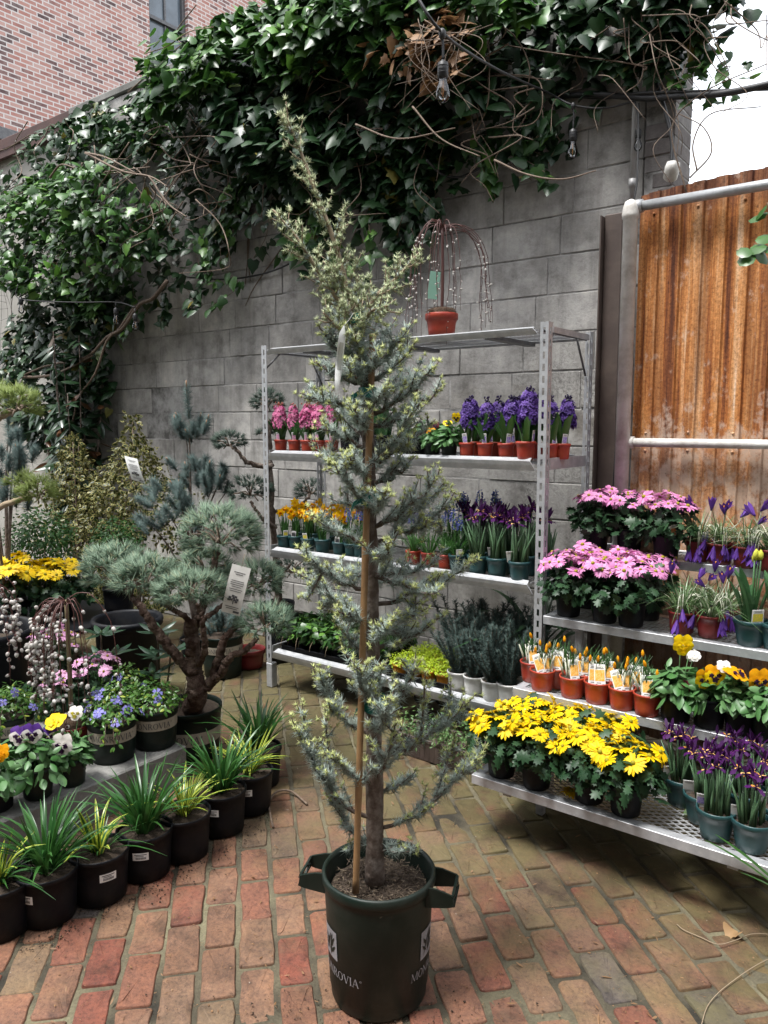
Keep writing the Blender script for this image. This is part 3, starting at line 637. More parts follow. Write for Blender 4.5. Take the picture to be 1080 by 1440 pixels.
# ------------------------------------------------------------------ pots and tags
def potmesh(rt,rb,h,mat,lip=.012,lh=.018,n=28):
    g=G(); pr=[(rb*.9,0),(rb,.004)]
    pr+=[(rb+(rt-lip*.5-rb)*t,h*t) for t in(.3,.6)]+[(rt-lip*.45,h-lh),(rt,h-lh+.002),(rt,h-.003),(rt-.002,h),(rt-.005,h-.002),(rt-.007,h-lh),(rb-.002,h*.3)]
    g.lathe(pr,n,0,(0,0,0),(1,1)); return g.mesh('pot',[mat])
def soilmesh(r,z,seed=0,mats=('soil',)):
    g=G(); rr=np.random.default_rng(seed); n=22; V=[];k=6
    for i in range(k):
        a=np.linspace(0,2*PI,n,endpoint=False); q=r*(1-i/k); V.append(np.c_[q*np.cos(a),q*np.sin(a),z+.006*i/k+rr.normal(size=n)*.0022])
    V.append(np.array([[0,0,z+.007]])); V=np.vstack(V)
    f=[(i*n+j,i*n+(j+1)%n,(i+1)*n+(j+1)%n,(i+1)*n+j) for i in range(k-1) for j in range(n)]+[((k-1)*n+j,(k-1)*n+(j+1)%n,k*n) for j in range(n)]
    g.add(V,f); return g.mesh('soil',list(mats))
def cardmesh(w,h,pic,base='white_card',stem=.03,lines=3):
    """stake label: white card, coloured picture, lines of print; stands along +Z from z=-stem, faces -Y"""
    g=G(); g.box((0,0,h/2),(w,.0012,h),0,None,.0004); g.box((0,0,-stem/2),(w*.45,.0010,stem))
    g.add([(-w*.42,-.0011,h*.16),(w*.42,-.0011,h*.16),(w*.42,-.0011,h*.72),(-w*.42,-.0011,h*.72)],[(0,1,2,3)],1,False)
    for i in range(lines): 
        z=h*(.78+.06*i); q=w*(.36-.08*(i%2)); g.add([(-q,-.0011,z),(q,-.0011,z),(q,-.0011,z+h*.025),(-q,-.0011,z+h*.025)],[(0,1,2,3)],2,False)
    g.add([(-w*.3,-.0011,h*.05),(w*.1,-.0011,h*.05),(w*.1,-.0011,h*.08),(-w*.3,-.0011,h*.08)],[(0,1,2,3)],2,False)
    return g.mesh('plant_tag',[base,pic,'print_ink'])
def stickermesh(rad,z0,a0,cone=0.0,w=.05,h=.026):
    g=G(); rr=np.random.default_rng(4); wrap(g,rect_grid(0,w,0,h,8),rad,z0,a0,0,.0010,cone); wrap(g,rect_grid(w*.12,w*.88,h*.74,h*.84,6),rad,z0,a0,1,.0018,cone); wrap(g,rect_grid(w*.2,w*.7,h*.56,h*.64,5),rad,z0,a0,1,.0018,cone)
    x=w*.2
    while x<w*.8: d=.0006+.0012*rr.random(); wrap(g,[[(x,h*.16),(x+d,h*.16),(x+d,h*.46),(x,h*.46)]],rad,z0,a0,1,.0018,cone); x+=d+.0008
    return g.mesh('price_sticker',['white_card','print_ink'])
_B={}
def memo(key,fn):
    if key not in _B: _B[key]=fn()
    return _B[key]
def potparts(kind):
    P={'red':(.037,.029,.066,'red_plastic',.006,.012),'teal':(.042,.032,.072,'teal_plastic',.006,.014),'green_small':(.042,.033,.074,'green_plastic',.006,.014),
       'crocus':(.050,.040,.082,'red_plastic',.005,.010),'dark_red':(.052,.042,.085,'dark_red_plastic',.005,.012),'teal_big':(.060,.043,.096,'teal_plastic',.006,.018),
       'black_daisy':(.058,.046,.105,'black_plastic',.006,.014),'black_pansy':(.054,.044,.098,'black_plastic',.006,.014),'green_pansy':(.056,.043,.10,'green_plastic',.006,.016),
       'white':(.053,.042,.092,'white_plastic',.006,.012),'nursery':(.093,.080,.158,'black_plastic',.008,.016),'green':(.098,.085,.165,'green_plastic',.006,.02),
       'orange':(.036,.028,.056,'orange_plastic',.005,.012),'cell':(.034,.027,.062,'black_plastic',.004,.008),'willow':(.075,.06,.14,'dark_red_plastic',.008,.02),'red_top':(.080,.062,.11,'red_plastic',.010,.03)}[kind]
    rt,rb,h,m,lip,lh=P
    return rt,rb,h,[('pot',memo(('pot',kind),lambda:potmesh(rt,rb,h,m,lip,lh)),None,None),('soil',memo(('soil',kind),lambda:soilmesh(rt-.0075,h-lh*.9)),None,0)]
def arc(a,L,lean,droop,k=6,r0=.008,z0=0.0):
    """blade centre line leaving the soil in direction a"""
    t=np.linspace(0,1,k); d=np.array([math.cos(a),math.sin(a)]); out=r0+L*(lean*t+droop*t**2.4); up=z0+L*(t*(1-.35*lean)-droop*.75*t**2.6)
    return np.c_[out[:,None]*d,up]
def blades(g,n,L,w,lean,droop,rr,z0,m=0,r0=(.0,.02),fold=.15,k=6,mid=None,prof=None):
    for i in range(n):
        a=rr.random()*6.28; l=L*(.65+.45*rr.random()); P=arc(a,l,lean[0]+(lean[1]-lean[0])*rr.random(),droop[0]+(droop[1]-droop[0])*rr.random(),k,r0[0]+(r0[1]-r0[0])*rr.random(),z0)
        t=np.linspace(0,1,k); ww=w*(.75+.5*rr.random())*(prof(t) if prof else np.clip(1.15-t**3*1.1,.06,1)*np.clip(.7+t,0,1))
        g.blade(P,ww,[-math.sin(a)+.5*rr.normal(),math.cos(a)+.5*rr.normal(),0],m,fold,mid)
def place_tag(kind,w,h,a,r,z,tilt=.2,base='white_card',yaw=None):
    me=memo(('card',kind,w,h,base),lambda:cardmesh(w,h,kind,base)); yaw=a+PI/2 if yaw is None else yaw
    return ('plant_tag',me,T(r*math.cos(a),r*math.sin(a),z,-tilt,random.uniform(-.12,.12),yaw),None)
CAM=-PI/2+R(37)   # heading from a plant towards the viewer, roughly
# flowers ----------------------------------------------------------
def daisy_flower(R_,pet,n=19,eye='flower_eye',seed=0):
    g=G(); rr=np.random.default_rng(seed)
    for i in range(n):
        a=2*PI*i/n+rr.normal()*.05; L=R_*(.88+.2*rr.random()); w=R_*.27; el=.12+.22*rr.random(); dr=.18+.3*rr.random()
        d=np.array([math.cos(a),math.sin(a),0]); s=np.array([-math.sin(a),math.cos(a),0])
        pts=[]; 
        for t,ww in((.12,.35),(.45,.95),(.8,1.),(1.,.3)): 
            c=d*L*t+np.array([0,0,L*(el*t-dr*t*t)]); pts+=[c-s*w*ww/2,c+np.array([0,0,-.06*w]),c+s*w*ww/2]
        f=[q for k in range(3) for q in((3*k,3*k+1,3*k+4,3*k+3),(3*k+1,3*k+2,3*k+5,3*k+4))]; g.add(pts,f,0)
    g.lathe([(R_*.20,-.002),(R_*.21,.003),(R_*.15,.0075),(R_*.06,.009)],10,1,(0,0,0),(1,1)); return g.mesh('flower',[pet,eye])
def daisy(kind,pet,pot,Rf,spread,zf,nf,seed,tagpic=None,eye='flower_eye',tilt=.5,buds=0):
    rr=np.random.default_rng(seed); rt,rb,h,S=potparts(pot); S=list(S); g=G()
    for i in range(14):
        a=rr.random()*6.28; e=np.array([math.cos(a),math.sin(a),0])*spread*.7*rr.random(); g.tube([(0,0,h-.02),e*.6+[0,0,(h+zf)/2],e+[0,0,zf-.02]],.0022,4,1)
    dome(g,220,(0,0,h+.035),(spread*1.02,spread*1.02,(zf-h)*.62),LOBED,(.032,.06),0,.4,.5,-.55)
    S.append(('foliage',g.mesh('foliage',['daisy_leaf','leaf_green']),None,None))
    fm=[memo(('daisy',kind,q),lambda q=q:daisy_flower(Rf,pet,19,eye,q)) for q in range(3)]
    pts=[];tries=0
    while len(pts)<nf and tries<4000:
        tries+=1; a=rr.random()*6.28; q=spread*1.05*math.sqrt(rr.random()); p=np.array([q*math.cos(a),q*math.sin(a)])
        if all(np.linalg.norm(p-o)>Rf*1.12*(1-.0001*tries) for o in pts): pts.append(p)
    for i,p in enumerate(pts):
        q=np.linalg.norm(p)/spread; z=zf-.035*q*q+rr.normal()*.013; d=np.array([p[0]/spread*.8+rr.normal()*.34,p[1]/spread*.8+rr.normal()*.34,1.])
        S.append(('flower',fm[i%3],frames([[*p,z]],d,.72+.45*rr.random())[0],None))
    if tagpic: S.append(place_tag(tagpic,.028,.052,0,rt*.75,h-.005,-.15))
    return S
def hyacinth(col,bud,seed,tagpic,pot='red',spk=1.0):
    rr=np.random.default_rng(seed); rt,rb,h,S=potparts(pot); S=list(S); g=G()
    blades(g,9,.155,.026,(.12,.45),(.0,.18),rr,h-.02,0,(.0,.014),.22,6,None,lambda t:np.clip(1.25*np.sin(PI*(.12+.86*t))**.6,.05,1)); S.append(('leaves',g.mesh('leaves',['bulb_leaf']),None,None))
    for q in range(1+(seed%2)):
        k=G(); lean=rr.normal(size=2)*.012; base=np.array([lean[0]*.3+q*.012,lean[1]*.3,0]); ht=(.098+.02*rr.random())*spk; L=.105*spk
        k.tube([(*base[:2],h-.02),(*(base[:2]+lean),h+ht+L*.4)],.0045,6,1)
        n=62; z=rr.random(n); a=rr.random(n)*6.28; rad=.041*spk*(1-.38*z**3)*(.6+.5*rr.random(n))
        P=np.c_[base[0]+lean[0]+rad*np.cos(a)*.8,base[1]+lean[1]+rad*np.sin(a)*.8,h+ht-L*.35+L*z]; D=np.c_[np.cos(a),np.sin(a),.25+.5*z]
        st=memo('floret',lambda:floret())
        k.inst(st,frames(P,D,.021*spk*(1-.3*z)*(.85+.3*rr.random(n))))
        top=np.c_[base[0]+lean[0]+rr.normal(size=12)*.007,base[1]+lean[1]+rr.normal(size=12)*.007,h+ht+L*(.55+.28*rr.random(12))]
        k.inst(memo('budlet',lambda:budlet()),frames(top,np.c_[rr.normal(size=(12,2))*.5,np.ones(12)],.012*spk),2)
        S.append(('flower_spike',k.mesh('flower_spike',[col,'bulb_leaf',bud]),None,None))
    S.append(place_tag(tagpic,.020,.044,CAM,rt*.72,h-.004,-.12)); return S
def floret():
    V=[[0,0,-.6],[0,0,.12]];f=[]
    for i in range(6):
        a=i*PI/3; d=np.array([math.cos(a),math.sin(a),0]); s=np.array([-math.sin(a),math.cos(a),0]); b=len(V)
        V+=[d*.16,d*.6+s*.22+[0,0,.12],d*1.0-[0,0,.12],d*.6-s*.22+[0,0,.12]]; f.append((b,b+1,b+2,b+3)); f.append((0,b+1,b+3))
    return (np.array(V,float),f,[0]*len(f))
def budlet():
    g=G(); g.lathe([(.1,0),(.32,.35),(.3,.75),(.08,1.0)],6,0,(0,0,0),(1,1)); return (np.concatenate(g.V),[l for l in np.split(np.concatenate(g.L),np.cumsum(np.concatenate(g.T))[:-1])],[0]*len(g.M[0]))
def daff_flower():
    g=G(); R_=.021
    for i in range(6):
        a=i*PI/3; d=np.array([math.cos(a),math.sin(a),0]); s=np.array([-math.sin(a),math.cos(a),0]); z=np.array([0,0,-.004+(i%2)*.002])
        pts=[];
        for t,w in((.1,.25),(.5,.62),(.8,.5),(1.05,.08)): pts+=[d*R_*t-s*R_*w/2+z,d*R_*t+s*R_*w/2+z]
        g.add(pts,[(0,1,3,2),(2,3,5,4),(4,5,7,6)],0)
    g.lathe([(.004,-.004),(.0058,.006),(.0065,.012),(.0088,.0165),(.0074,.0155),(.005,.004)],10,1,(0,0,0),(1,0)); return g.mesh('flower',['daffodil_petal','daffodil_cup'])
def daffodil(seed,nf=6,tagpic='yellow_print'):
    rr=np.random.default_rng(seed); rt,rb,h,S=potparts('teal'); S=list(S); g=G()
    blades(g,22,.145,.0075,(.03,.22),(0,.1),rr,h-.015,0,(.0,.024),.1)
    fm=memo('daff',daff_flower); fl=[]
    for i in range(nf):
        a=rr.random()*6.28; r0=.02*rr.random(); r1=r0+.028*rr.random(); z=h+.105+.05*rr.random(); d=np.array([math.cos(a),math.sin(a)])
        g.tube([(*d*r0,h-.015),(*d*r1,z-.012),(*d*(r1+.004),z)],.002,4)
        b=CAM+rr.normal()*.8; fl.append(('flower',fm,frames([[*d*(r1+.006),z]],[math.cos(b),math.sin(b),.1+.2*rr.normal()],.9+.3*rr.random())[0],None))
    S.append(('leaves',g.mesh('leaves',['bulb_leaf']),None,None)); S+=fl
    if tagpic: S.append(place_tag(tagpic,.026,.034,CAM,rt*.8,h-.004,-.1,yaw=CAM+PI/2))
    return S
def muscari(seed,pot,nf,tagpic=None,green=1.0):
    rr=np.random.default_rng(seed); rt,rb,h,S=potparts(pot); S=list(S); g=G()
    blades(g,int(26*green),.15,.0065,(.1,.5),(.05,.45),rr,h-.015,0,(.0,.026),.12); S.append(('leaves',g.mesh('leaves',['bulb_leaf']),None,None))
    for i in range(nf):
        k=G(); a=rr.random()*6.28; r1=.035*rr.random()+.006; c=np.array([math.cos(a)*r1,math.sin(a)*r1]); z=h+.10+.06*rr.random(); k.tube([(*c*.4,h-.015),(*c,z+.03)],.0018,4,1)
        n=44; t=rr.random(n); aa=rr.random(n)*6.28; q=.0095*(1-.6*t); P=np.c_[c[0]+q*np.cos(aa),c[1]+q*np.sin(aa),z+.045*t]
        k.inst(memo('budlet',budlet),frames(P,np.c_[np.cos(aa),np.sin(aa),-.3+.8*t],.0085*(1-.3*t))); S.append(('flower_spike',k.mesh('flower_spike',['muscari_petal','bulb_leaf']),None,None))
    if tagpic: S.append(place_tag(tagpic,.028,.03,CAM,rt*.8,h-.004,-.1,yaw=CAM+PI/2))
    return S
def iris_flower(seed):
    g=G(); rr=np.random.default_rng(seed)
    for i in range(3):
        a=i*2.09+rr.normal()*.15; d=np.array([math.cos(a),math.sin(a),0]); s=np.array([-math.sin(a),math.cos(a),0])
        for q,(L,el,dr,w,m) in enumerate(((.03,.35,.55,.012,0),(.032,1.3,.1,.009,0),(.014,.55,.3,.004,1))):
            aa=a+(1.05 if q==1 else 0); d2=np.array([math.cos(aa),math.sin(aa),0]); s2=np.array([-math.sin(aa),math.cos(aa),0]); pts=[]
            for t,ww in((.05,.3),(.4,.8),(.75,1.1),(1.,.35)): c=d2*L*t*(.75 if q==1 else 1)+np.array([0,0,L*(el*t-dr*t*t)+(.0015 if q==2 else 0)]); pts+=[c-s2*w*ww/2,c+s2*w*ww/2+[0,0,rr.normal()*.002]]
            g.add(pts,[(0,1,3,2),(2,3,5,4),(4,5,7,6)],m)
    g.tube([(0,0,-.03),(0,0,.004)],.0032,5,0); return g.mesh('flower',['iris_petal','iris_mark'])
def iris(seed,nf=8,pot='teal_big',tagpic='purple_print',sc=1.0):
    rr=np.random.default_rng(seed); rt,rb,h,S=potparts(pot); S=list(S); g=G(); fl=[]
    fm=[memo(('iris',q),lambda q=q:iris_flower(q)) for q in range(3)]
    for c in range(4):
        a=c*1.57+rr.random(); cc=np.array([math.cos(a),math.sin(a)])*rt*.45
        for i in range(4):
            L=(.09+.06*rr.random())*sc; d=rr.normal(size=2)*.16; b=np.array([*(cc+rr.normal(size=2)*.006),h-.022]); P=np.array([b,b+[d[0]*L*.3,d[1]*L*.3,L*.5],b+[d[0]*L,d[1]*L,L]])
            g.tube(P,[.0062,.005,.0013],5)
    for i in range(nf):
        a=rr.random()*6.28; q=rt*.85*math.sqrt(rr.random()); z=h+(.115+.045*rr.random())*sc; p=np.array([q*math.cos(a),q*math.sin(a)]); g.tube([(*p*.6,h-.02),(*p,z-.01)],.003,5)
        fl.append(('flower',fm[i%3],frames([[*p,z]],[p[0]*5,p[1]*5,1],(.85+.35*rr.random())*sc)[0],None))
    S.append(('leaves',g.mesh('leaves',['iris_leaf']),None,None)); S+=fl
    if tagpic: S.append(place_tag(tagpic,.034,.042,CAM-2.3,rt*.72,h-.008,-.25,'white_card',CAM+PI/2-.5))
    return S
def budmesh(nm,mats,L,w):
    g=G(); g.lathe([(w*.25,0),(w*.5,L*.25),(w*.48,L*.6),(w*.22,L*.9),(w*.04,L)],8,0,(0,0,0),(1,1)); return g.mesh(nm,mats)
def crocus_orange(seed,nf=4,ntag=1):
    rr=np.random.default_rng(seed); rt,rb,h,S=potparts('crocus'); S=list(S); g=G()
    for c in range(9):
        a=rr.random()*6.28; cc=np.array([math.cos(a),math.sin(a)])*rt*(.2+.5*rr.random()); d=rr.normal(size=2)*.2
        b=np.array([*cc,h-.015]); g.tube([b,b+[d[0]*.03,d[1]*.03,.035],b+[d[0]*.08,d[1]*.08,.078]],[.004,.0045,.0024],6,1)
        for i in range(4): e=d+rr.normal(size=2)*.3; g.blade(np.array([b+[0,0,.03],b+[e[0]*.03,e[1]*.03,.075],b+[e[0]*.085,e[1]*.085,.095+.03*rr.random()]]),[.003,.003,.0008],[1,0,0],0)
    S.append(('leaves',g.mesh('leaves',['leaf_green','pale_stem']),None,None)); bm=memo('cbud',lambda:budmesh('flower',['crocus_orange'],.026,.012))
    for i in range(nf):
        a=rr.random()*6.28; p=np.array([math.cos(a),math.sin(a)])*rt*.7*rr.random(); S.append(('flower',bm,frames([[*p,h+.055+.045*rr.random()]],[rr.normal()*.15,rr.normal()*.15,1])[0],None))
    for i in range(ntag):
        a=CAM+(-.7,.75)[i%2]*rr.random()*(1 if ntag>1 else .6)
        me=memo('croc_tag',lambda:cardmesh(.040,.072,'orange_print','white_card',.03,2)); S.append(('plant_tag',me,T(rt*.62*math.cos(a),rt*.62*math.sin(a),h-.004,-.22-.1*rr.random(),rr.normal()*.22,CAM+PI/2+rr.normal()*.25),None))
    return S
def crocus_flower(seed):
    g=G(); rr=np.random.default_rng(seed)
    for i in range(6):
        a=i*1.047+rr.normal()*.1; d=np.array([math.cos(a),math.sin(a),0]); s=np.array([-math.sin(a),math.cos(a),0]); pts=[]; op=.006+.010*rr.random()
        for t,w in((0,.25),(.3,.8),(.7,1.),(1.,.15)): c=d*(.003+op*t**1.2)+np.array([0,0,.042*t]); pts+=[c-s*.007*w,c+d*.0012,c+s*.007*w]
        g.add(pts,[q for k in range(3) for q in((3*k,3*k+1,3*k+4,3*k+3),(3*k+1,3*k+2,3*k+5,3*k+4))],0)
    g.tube([(0,0,-.004),(0,0,.016)],[.0032,.0036],5); g.tube([(0,0,.005),(0,0,.036)],.0016,4,1); return g.mesh('flower',['crocus_purple','crocus_orange'])
def crocus_purple(seed,nf=8,tagpic=None):
    rr=np.random.default_rng(seed); rt,rb,h,S=potparts('dark_red'); S=list(S); g=G()
    blades(g,70,.19,.0042,(.1,.75),(.1,.9),rr,h-.012,0,(0,.035),.1,7); blades(g,7,.15,.005,(.3,.8),(.3,.9),rr,h-.012,1,(0,.03),.1,7); fm=[memo(('crocus',q),lambda q=q:crocus_flower(q)) for q in range(3)]
    for i in range(nf):
        a=CAM+rr.normal()*1.3; L=.08+.07*rr.random(); hang=rr.random()<.72; d=np.array([math.cos(a),math.sin(a)])
        if hang: p=np.array([*d*(rt+.012+.02*rr.random()),h+.02-.05*rr.random()]); dr=[d[0]*.3,d[1]*.3,-1]; P=bez((0,0,h-.01),(*d*.02,h+.09),(*d*(rt+.02),h+.1),p,9)
        else: p=np.array([*d*(.03+.05*rr.random()),h+L]); dr=[d[0]*.6+rr.normal()*.3,d[1]*.6+rr.normal()*.3,.8]; P=bez((0,0,h-.01),(*d*.01,h+.05),p-[0,0,.04],p,8)
        g.tube(P,.0018,4,1); S.append(('flower',fm[i%3],frames([p],dr,.9+.4*rr.random())[0],None))
    S.insert(2,('leaves',g.mesh('leaves',['crocus_leaf','pale_stem']),None,None))
    if tagpic: S.append(place_tag(tagpic,.03,.045,CAM+.2,rt*.8,h-.004,-.15,yaw=CAM+PI/2))
    return S
def tulip(seed,nf=5,tagpic='yellow_print',pot='teal_big',L=.2,w=.034,buds=True):
    rr=np.random.default_rng(seed); rt,rb,h,S=potparts(pot); S=list(S); g=G(); pf=lambda t:np.clip(1.3*np.sin(PI*(.1+.88*t))**.8,.04,1)
    blades(g,13,L,w,(.04,.28),(0,.16),rr,h-.02,0,(0,.03),.2,7,None,pf); bm=memo('tbud',lambda:budmesh('flower',['tulip_bud'],.036,.019)); fl=[]
    for i in range(nf if buds else 0):
        a=rr.random()*6.28; q=.035*rr.random(); z=h+L*(.85+.3*rr.random()); g.tube([(q*.5*math.cos(a),q*.5*math.sin(a),h-.02),(q*math.cos(a),q*math.sin(a),z)],.003,5); fl.append(('flower',bm,frames([[q*math.cos(a),q*math.sin(a),z]],[rr.normal()*.1,rr.normal()*.1,1])[0],None))
    S.append(('leaves',g.mesh('leaves',['tulip_leaf']),None,None)); S+=fl
    if tagpic: S.append(place_tag(tagpic,.042,.052,CAM,rt*.78,h-.006,-.12,yaw=CAM+PI/2))
    return S
def pansy_flower(col,blotch,R_,seed=0,top=None):
    """faces +Z, chin towards -Y"""
    g=G(); rr=np.random.default_rng(seed)
    def lobe(cx,cy,rx,ry,z,m,tilt=0,wv=.07):
        n=14; a=np.linspace(0,2*PI,n,endpoint=False); w=1+wv*np.sin(a*5+seed+cx*9)
        V=np.c_[cx+rx*np.cos(a)*w,cy+ry*np.sin(a)*w,z+.12*R_*np.sin(a*3+cx*50)*.5+tilt*(ry*np.sin(a))]; g.add(np.vstack([V,[[cx,cy,z+.03*R_]]]),[(i,(i+1)%n,n) for i in range(n)],m)
    r=R_
    for s in(-1,1): lobe(s*.36*r,.42*r,.52*r,.5*r,-.05*r,2 if top else 0,-.15)
    for s in(-1,1): lobe(s*.5*r,-.08*r,.46*r,.46*r,.02*r,0)
    lobe(0,-.48*r,.58*r,.48*r,.07*r,0,.15)
    for s in(-1,1): lobe(s*.34*r,-.06*r,.24*r,.2*r,.15*r,1,0,.2)
    lobe(0,-.42*r,.3*r,.26*r,.2*r,1,0,.25); lobe(0,-.06*r,.08*r,.07*r,.27*r,3,0,0); g.tube([(0,-.1*r,-.01),(0,0,-.02),(0,-.3*r,-.05)],.0016,4,4)
    return g.mesh('flower',[col,blotch,top or col,'flower_eye','leaf_green'])
def pansy(seed,pot,flowers,leafm='pansy_leaf',spread=.075,ht=.06,tagpic=None):
    """flowers: list of (mesh key args, azimuth, radius, height, tilt)"""
    rr=np.random.default_rng(seed); rt,rb,h,S=potparts(pot); S=list(S); g=G()
    dome(g,150,(0,0,h+.012),(spread,spread,ht*1.1),OVAL,(.036,.058),0,.35,.6,-.35)
    for i in range(9): a=rr.random()*6.28; g.tube([(0,0,h-.02),(math.cos(a)*spread*.5,math.sin(a)*spread*.5,h+ht*.5)],.002,4)
    fl=[]
    for (c,b,r,t),az,rad,z,tl in flowers:
        me=memo(('pansy',c,b,r,t),lambda:pansy_flower(c,b,r,1,t)); p=np.array([rad*math.cos(az),rad*math.sin(az),h+z]); d=np.array([math.cos(CAM)*math.cos(tl),math.sin(CAM)*math.cos(tl),math.sin(tl)])+rr.normal(size=3)*.12
        g.tube([(p[0]*.4,p[1]*.4,h),p-d*.02],.0017,4); fl.append(('flower',me,frames([p],d,1.0,Yh=[0,0,1])[0],None))
    S.append(('foliage',g.mesh('foliage',[leafm]),None,None)); S+=fl
    if tagpic: S.append(place_tag(tagpic,.026,.045,CAM-.5,rt*.8,h-.004,-.1,yaw=CAM+PI/2))
    return S
YEL=('yellow_petal','pansy_blotch'); 
# ------------------------------------------------------------------ shrubs, trees and larger pots
def band_parts(rt,rb,h,z0,z1,phase,txt_h):
    g=G(); rad=rb+(rt-.003-rb)*((z0+z1)/2/h); cone=(rt-.003-rb)/h; n=40
    a=np.linspace(0,2*PI,n,endpoint=False); r0,r1=rb+(rt-.003-rb)*z0/h+.0016,rb+(rt-.003-rb)*z1/h+.0016
    V=np.vstack([np.c_[r0*np.cos(a),r0*np.sin(a),np.full(n,z0)],np.c_[r1*np.cos(a),r1*np.sin(a),np.full(n,z1)]]); g.add(V,[(j,(j+1)%n,n+(j+1)%n,n+j) for j in range(n)])
    q,w=stroke_text('*MONROVIAr ',txt_h); k=max(1,int(2*PI*rad/(w*1.02)))
    for i in range(k): wrap(g,q,rad,(z0+z1)/2-txt_h/2,phase+i*2*PI/k,1,.0036,cone)
    return g.mesh('printed_band',['sand_band','print_ink'])
def lily(seed,kind,sticker=-1.6,pot='nursery'):
    rr=np.random.default_rng(seed); rt,rb,h,S=potparts(pot); S=list(S); g=G()
    if kind=='green': blades(g,85,.265,.0115,(.08,.62),(.0,.5),rr,h-.02,0,(0,.03),.16,8); mats=['lily_leaf']
    elif kind=='striped': blades(g,15,.19,.017,(.08,.6),(.0,.6),rr,h-.02,1,(0,.02),.1,8,0); blades(g,26,.15,.008,(.4,.85),(.2,.7),rr,h-.02,0,(0,.02),.1,7); mats=['lily_leaf','lily_leaf_yellow']
    else: blades(g,52,.19,.0105,(.1,.65),(.0,.55),rr,h-.02,1,(0,.02),.1,8,0); mats=['lily_leaf','lily_leaf_yellow']
    S.append(('leaves',g.mesh('leaves',mats),None,None))
    if sticker is not None: S.append(('price_sticker',stickermesh(rb+(rt-.004-rb)*.56+.0006,h*.56,sticker,(rt-.004-rb)/h),None,0))
    return S
def vinca(seed,phase,flowers=12,leafm='vinca_leaf',trail=True):
    rr=np.random.default_rng(seed); rt,rb,h,S=potparts('green'); S=list(S); S.append(('printed_band',band_parts(rt,rb,h,.088,.133,phase,.024),None,0)); g=G()
    dome(g,430,(0,0,h+.018),(.118,.118,.085),OVAL,(.018,.03),0,.35,.6,-.12)
    for i in range(13 if trail else 4):
        a=rr.random()*6.28; d=np.array([math.cos(a),math.sin(a)]); P=bez((*d*.03,h),(*d*.09,h+.07),(*d*(rt+.02),h+.05),(*d*(rt+.025+.04*rr.random()),h-.02-.06*rr.random()),10); g.tube(P,.0013,4,1)
        Q=P[2:]; Q=np.repeat(Q,2,axis=0); g.inst(OVAL,frames(Q,np.c_[d[0]+.7*rr.normal(size=len(Q)),d[1]+.7*rr.normal(size=len(Q)),.5+.3*rr.random(len(Q))],.017+.01*rr.random(len(Q)),Yh=rr.normal(size=(len(Q),3))),0)
    S.append(('foliage',g.mesh('foliage',[leafm,'twig']),None,None))
    def vf():
        k=G()
        for i in range(5):
            a=i*1.257; d=np.array([math.cos(a),math.sin(a),0]); s=np.array([-math.sin(a),math.cos(a),0]); R_=.017
            k.add([d*.002,d*R_*.5-s*R_*.3,d*R_-s*R_*.42-[0,0,.002],d*R_*1.02+s*R_*.3-[0,0,.002],d*R_*.5+s*R_*.3],[(0,1,2,3,4)],0)
        k.lathe([(.0022,.001),(.001,.002)],6,1,(0,0,0),(0,1)); return k.mesh('flower',['vinca_petal','white_petal'])
    fm=memo('vincaf',vf)
    for i in range(flowers):
        a=CAM+rr.normal()*.9; q=.05+.08*rr.random(); p=[q*math.cos(a),q*math.sin(a),h+.05+.07*rr.random()-q*.25]; S.append(('flower',fm,frames([p],[math.cos(a)*.8+rr.normal()*.3,math.sin(a)*.8+rr.normal()*.3,.6],1+.25*rr.random())[0],None))
    return S
def profile_leaves(g,n,prof,tpl,size,m=None,inner=.5,up=.35,c=(0,0),lump=.22,sd=0):
    rr=np.random.default_rng(sd); z=[p[0] for p in prof]; r=[p[1] for p in prof]; w=np.array(r)+.02; cz=np.interp(rr.random(n),np.cumsum(w)/w.sum(),z); a=rr.random(n)*6.28
    R_=np.interp(cz,z,r)*(inner+(1-inner)*rr.random(n)**.5)*(1+lump*np.sin(a*4+cz*23)*np.cos(cz*31+a*2)+lump*.6*np.sin(a*9+cz*11)); d=np.c_[np.cos(a),np.sin(a),np.zeros(n)]
    P=d*R_[:,None]+np.c_[np.full(n,c[0]),np.full(n,c[1]),cz+rr.normal(size=n)*.012]; Z=nrm(d*.8+[0,0,up]+.55*rr.normal(size=(n,3)))
    g.inst(tpl,frames(P,Z,size[0]+(size[1]-size[0])*rr.random(n),Yh=d+.7*rr.normal(size=(n,3))+[0,0,.3]),m)
def euonymus(name,label,loc,prof,n,seed):
    t=thing(name,label,'shrub',loc,0,None); rr=np.random.default_rng(seed); rt,rb,h,S=potparts('nursery')
    for nm,me,M,p in S: put(nm,me,t)
    g=G(); profile_leaves(g,n,prof,VARI,(.028,.045),None,.42,.35,(0,0),.25,seed); put('foliage',(g,['vari_core','vari_edge']),t)
    g=G(); top=prof[-1][0]
    for i in range(9):
        a=rr.random()*6.28; f=.3+.7*rr.random(); r=np.interp(top*f,[p[0] for p in prof],[p[1] for p in prof])*.7; g.tube(poly([(0,0,h-.02),(r*.4*math.cos(a),r*.4*math.sin(a),top*f*.6),(r*math.cos(a),r*math.sin(a),top*f)],8),[.006,.006,.005,.005,.004,.003,.0025,.002,.002][:len(poly([(0,0,0),(0,0,1),(0,0,2)],8))],5)
    g.tube([(0,0,h-.02),(.01,0,top*.5),(0,0,top*.97)],[.009,.006,.003],6); put('stems',(g,'twig'),t); return t
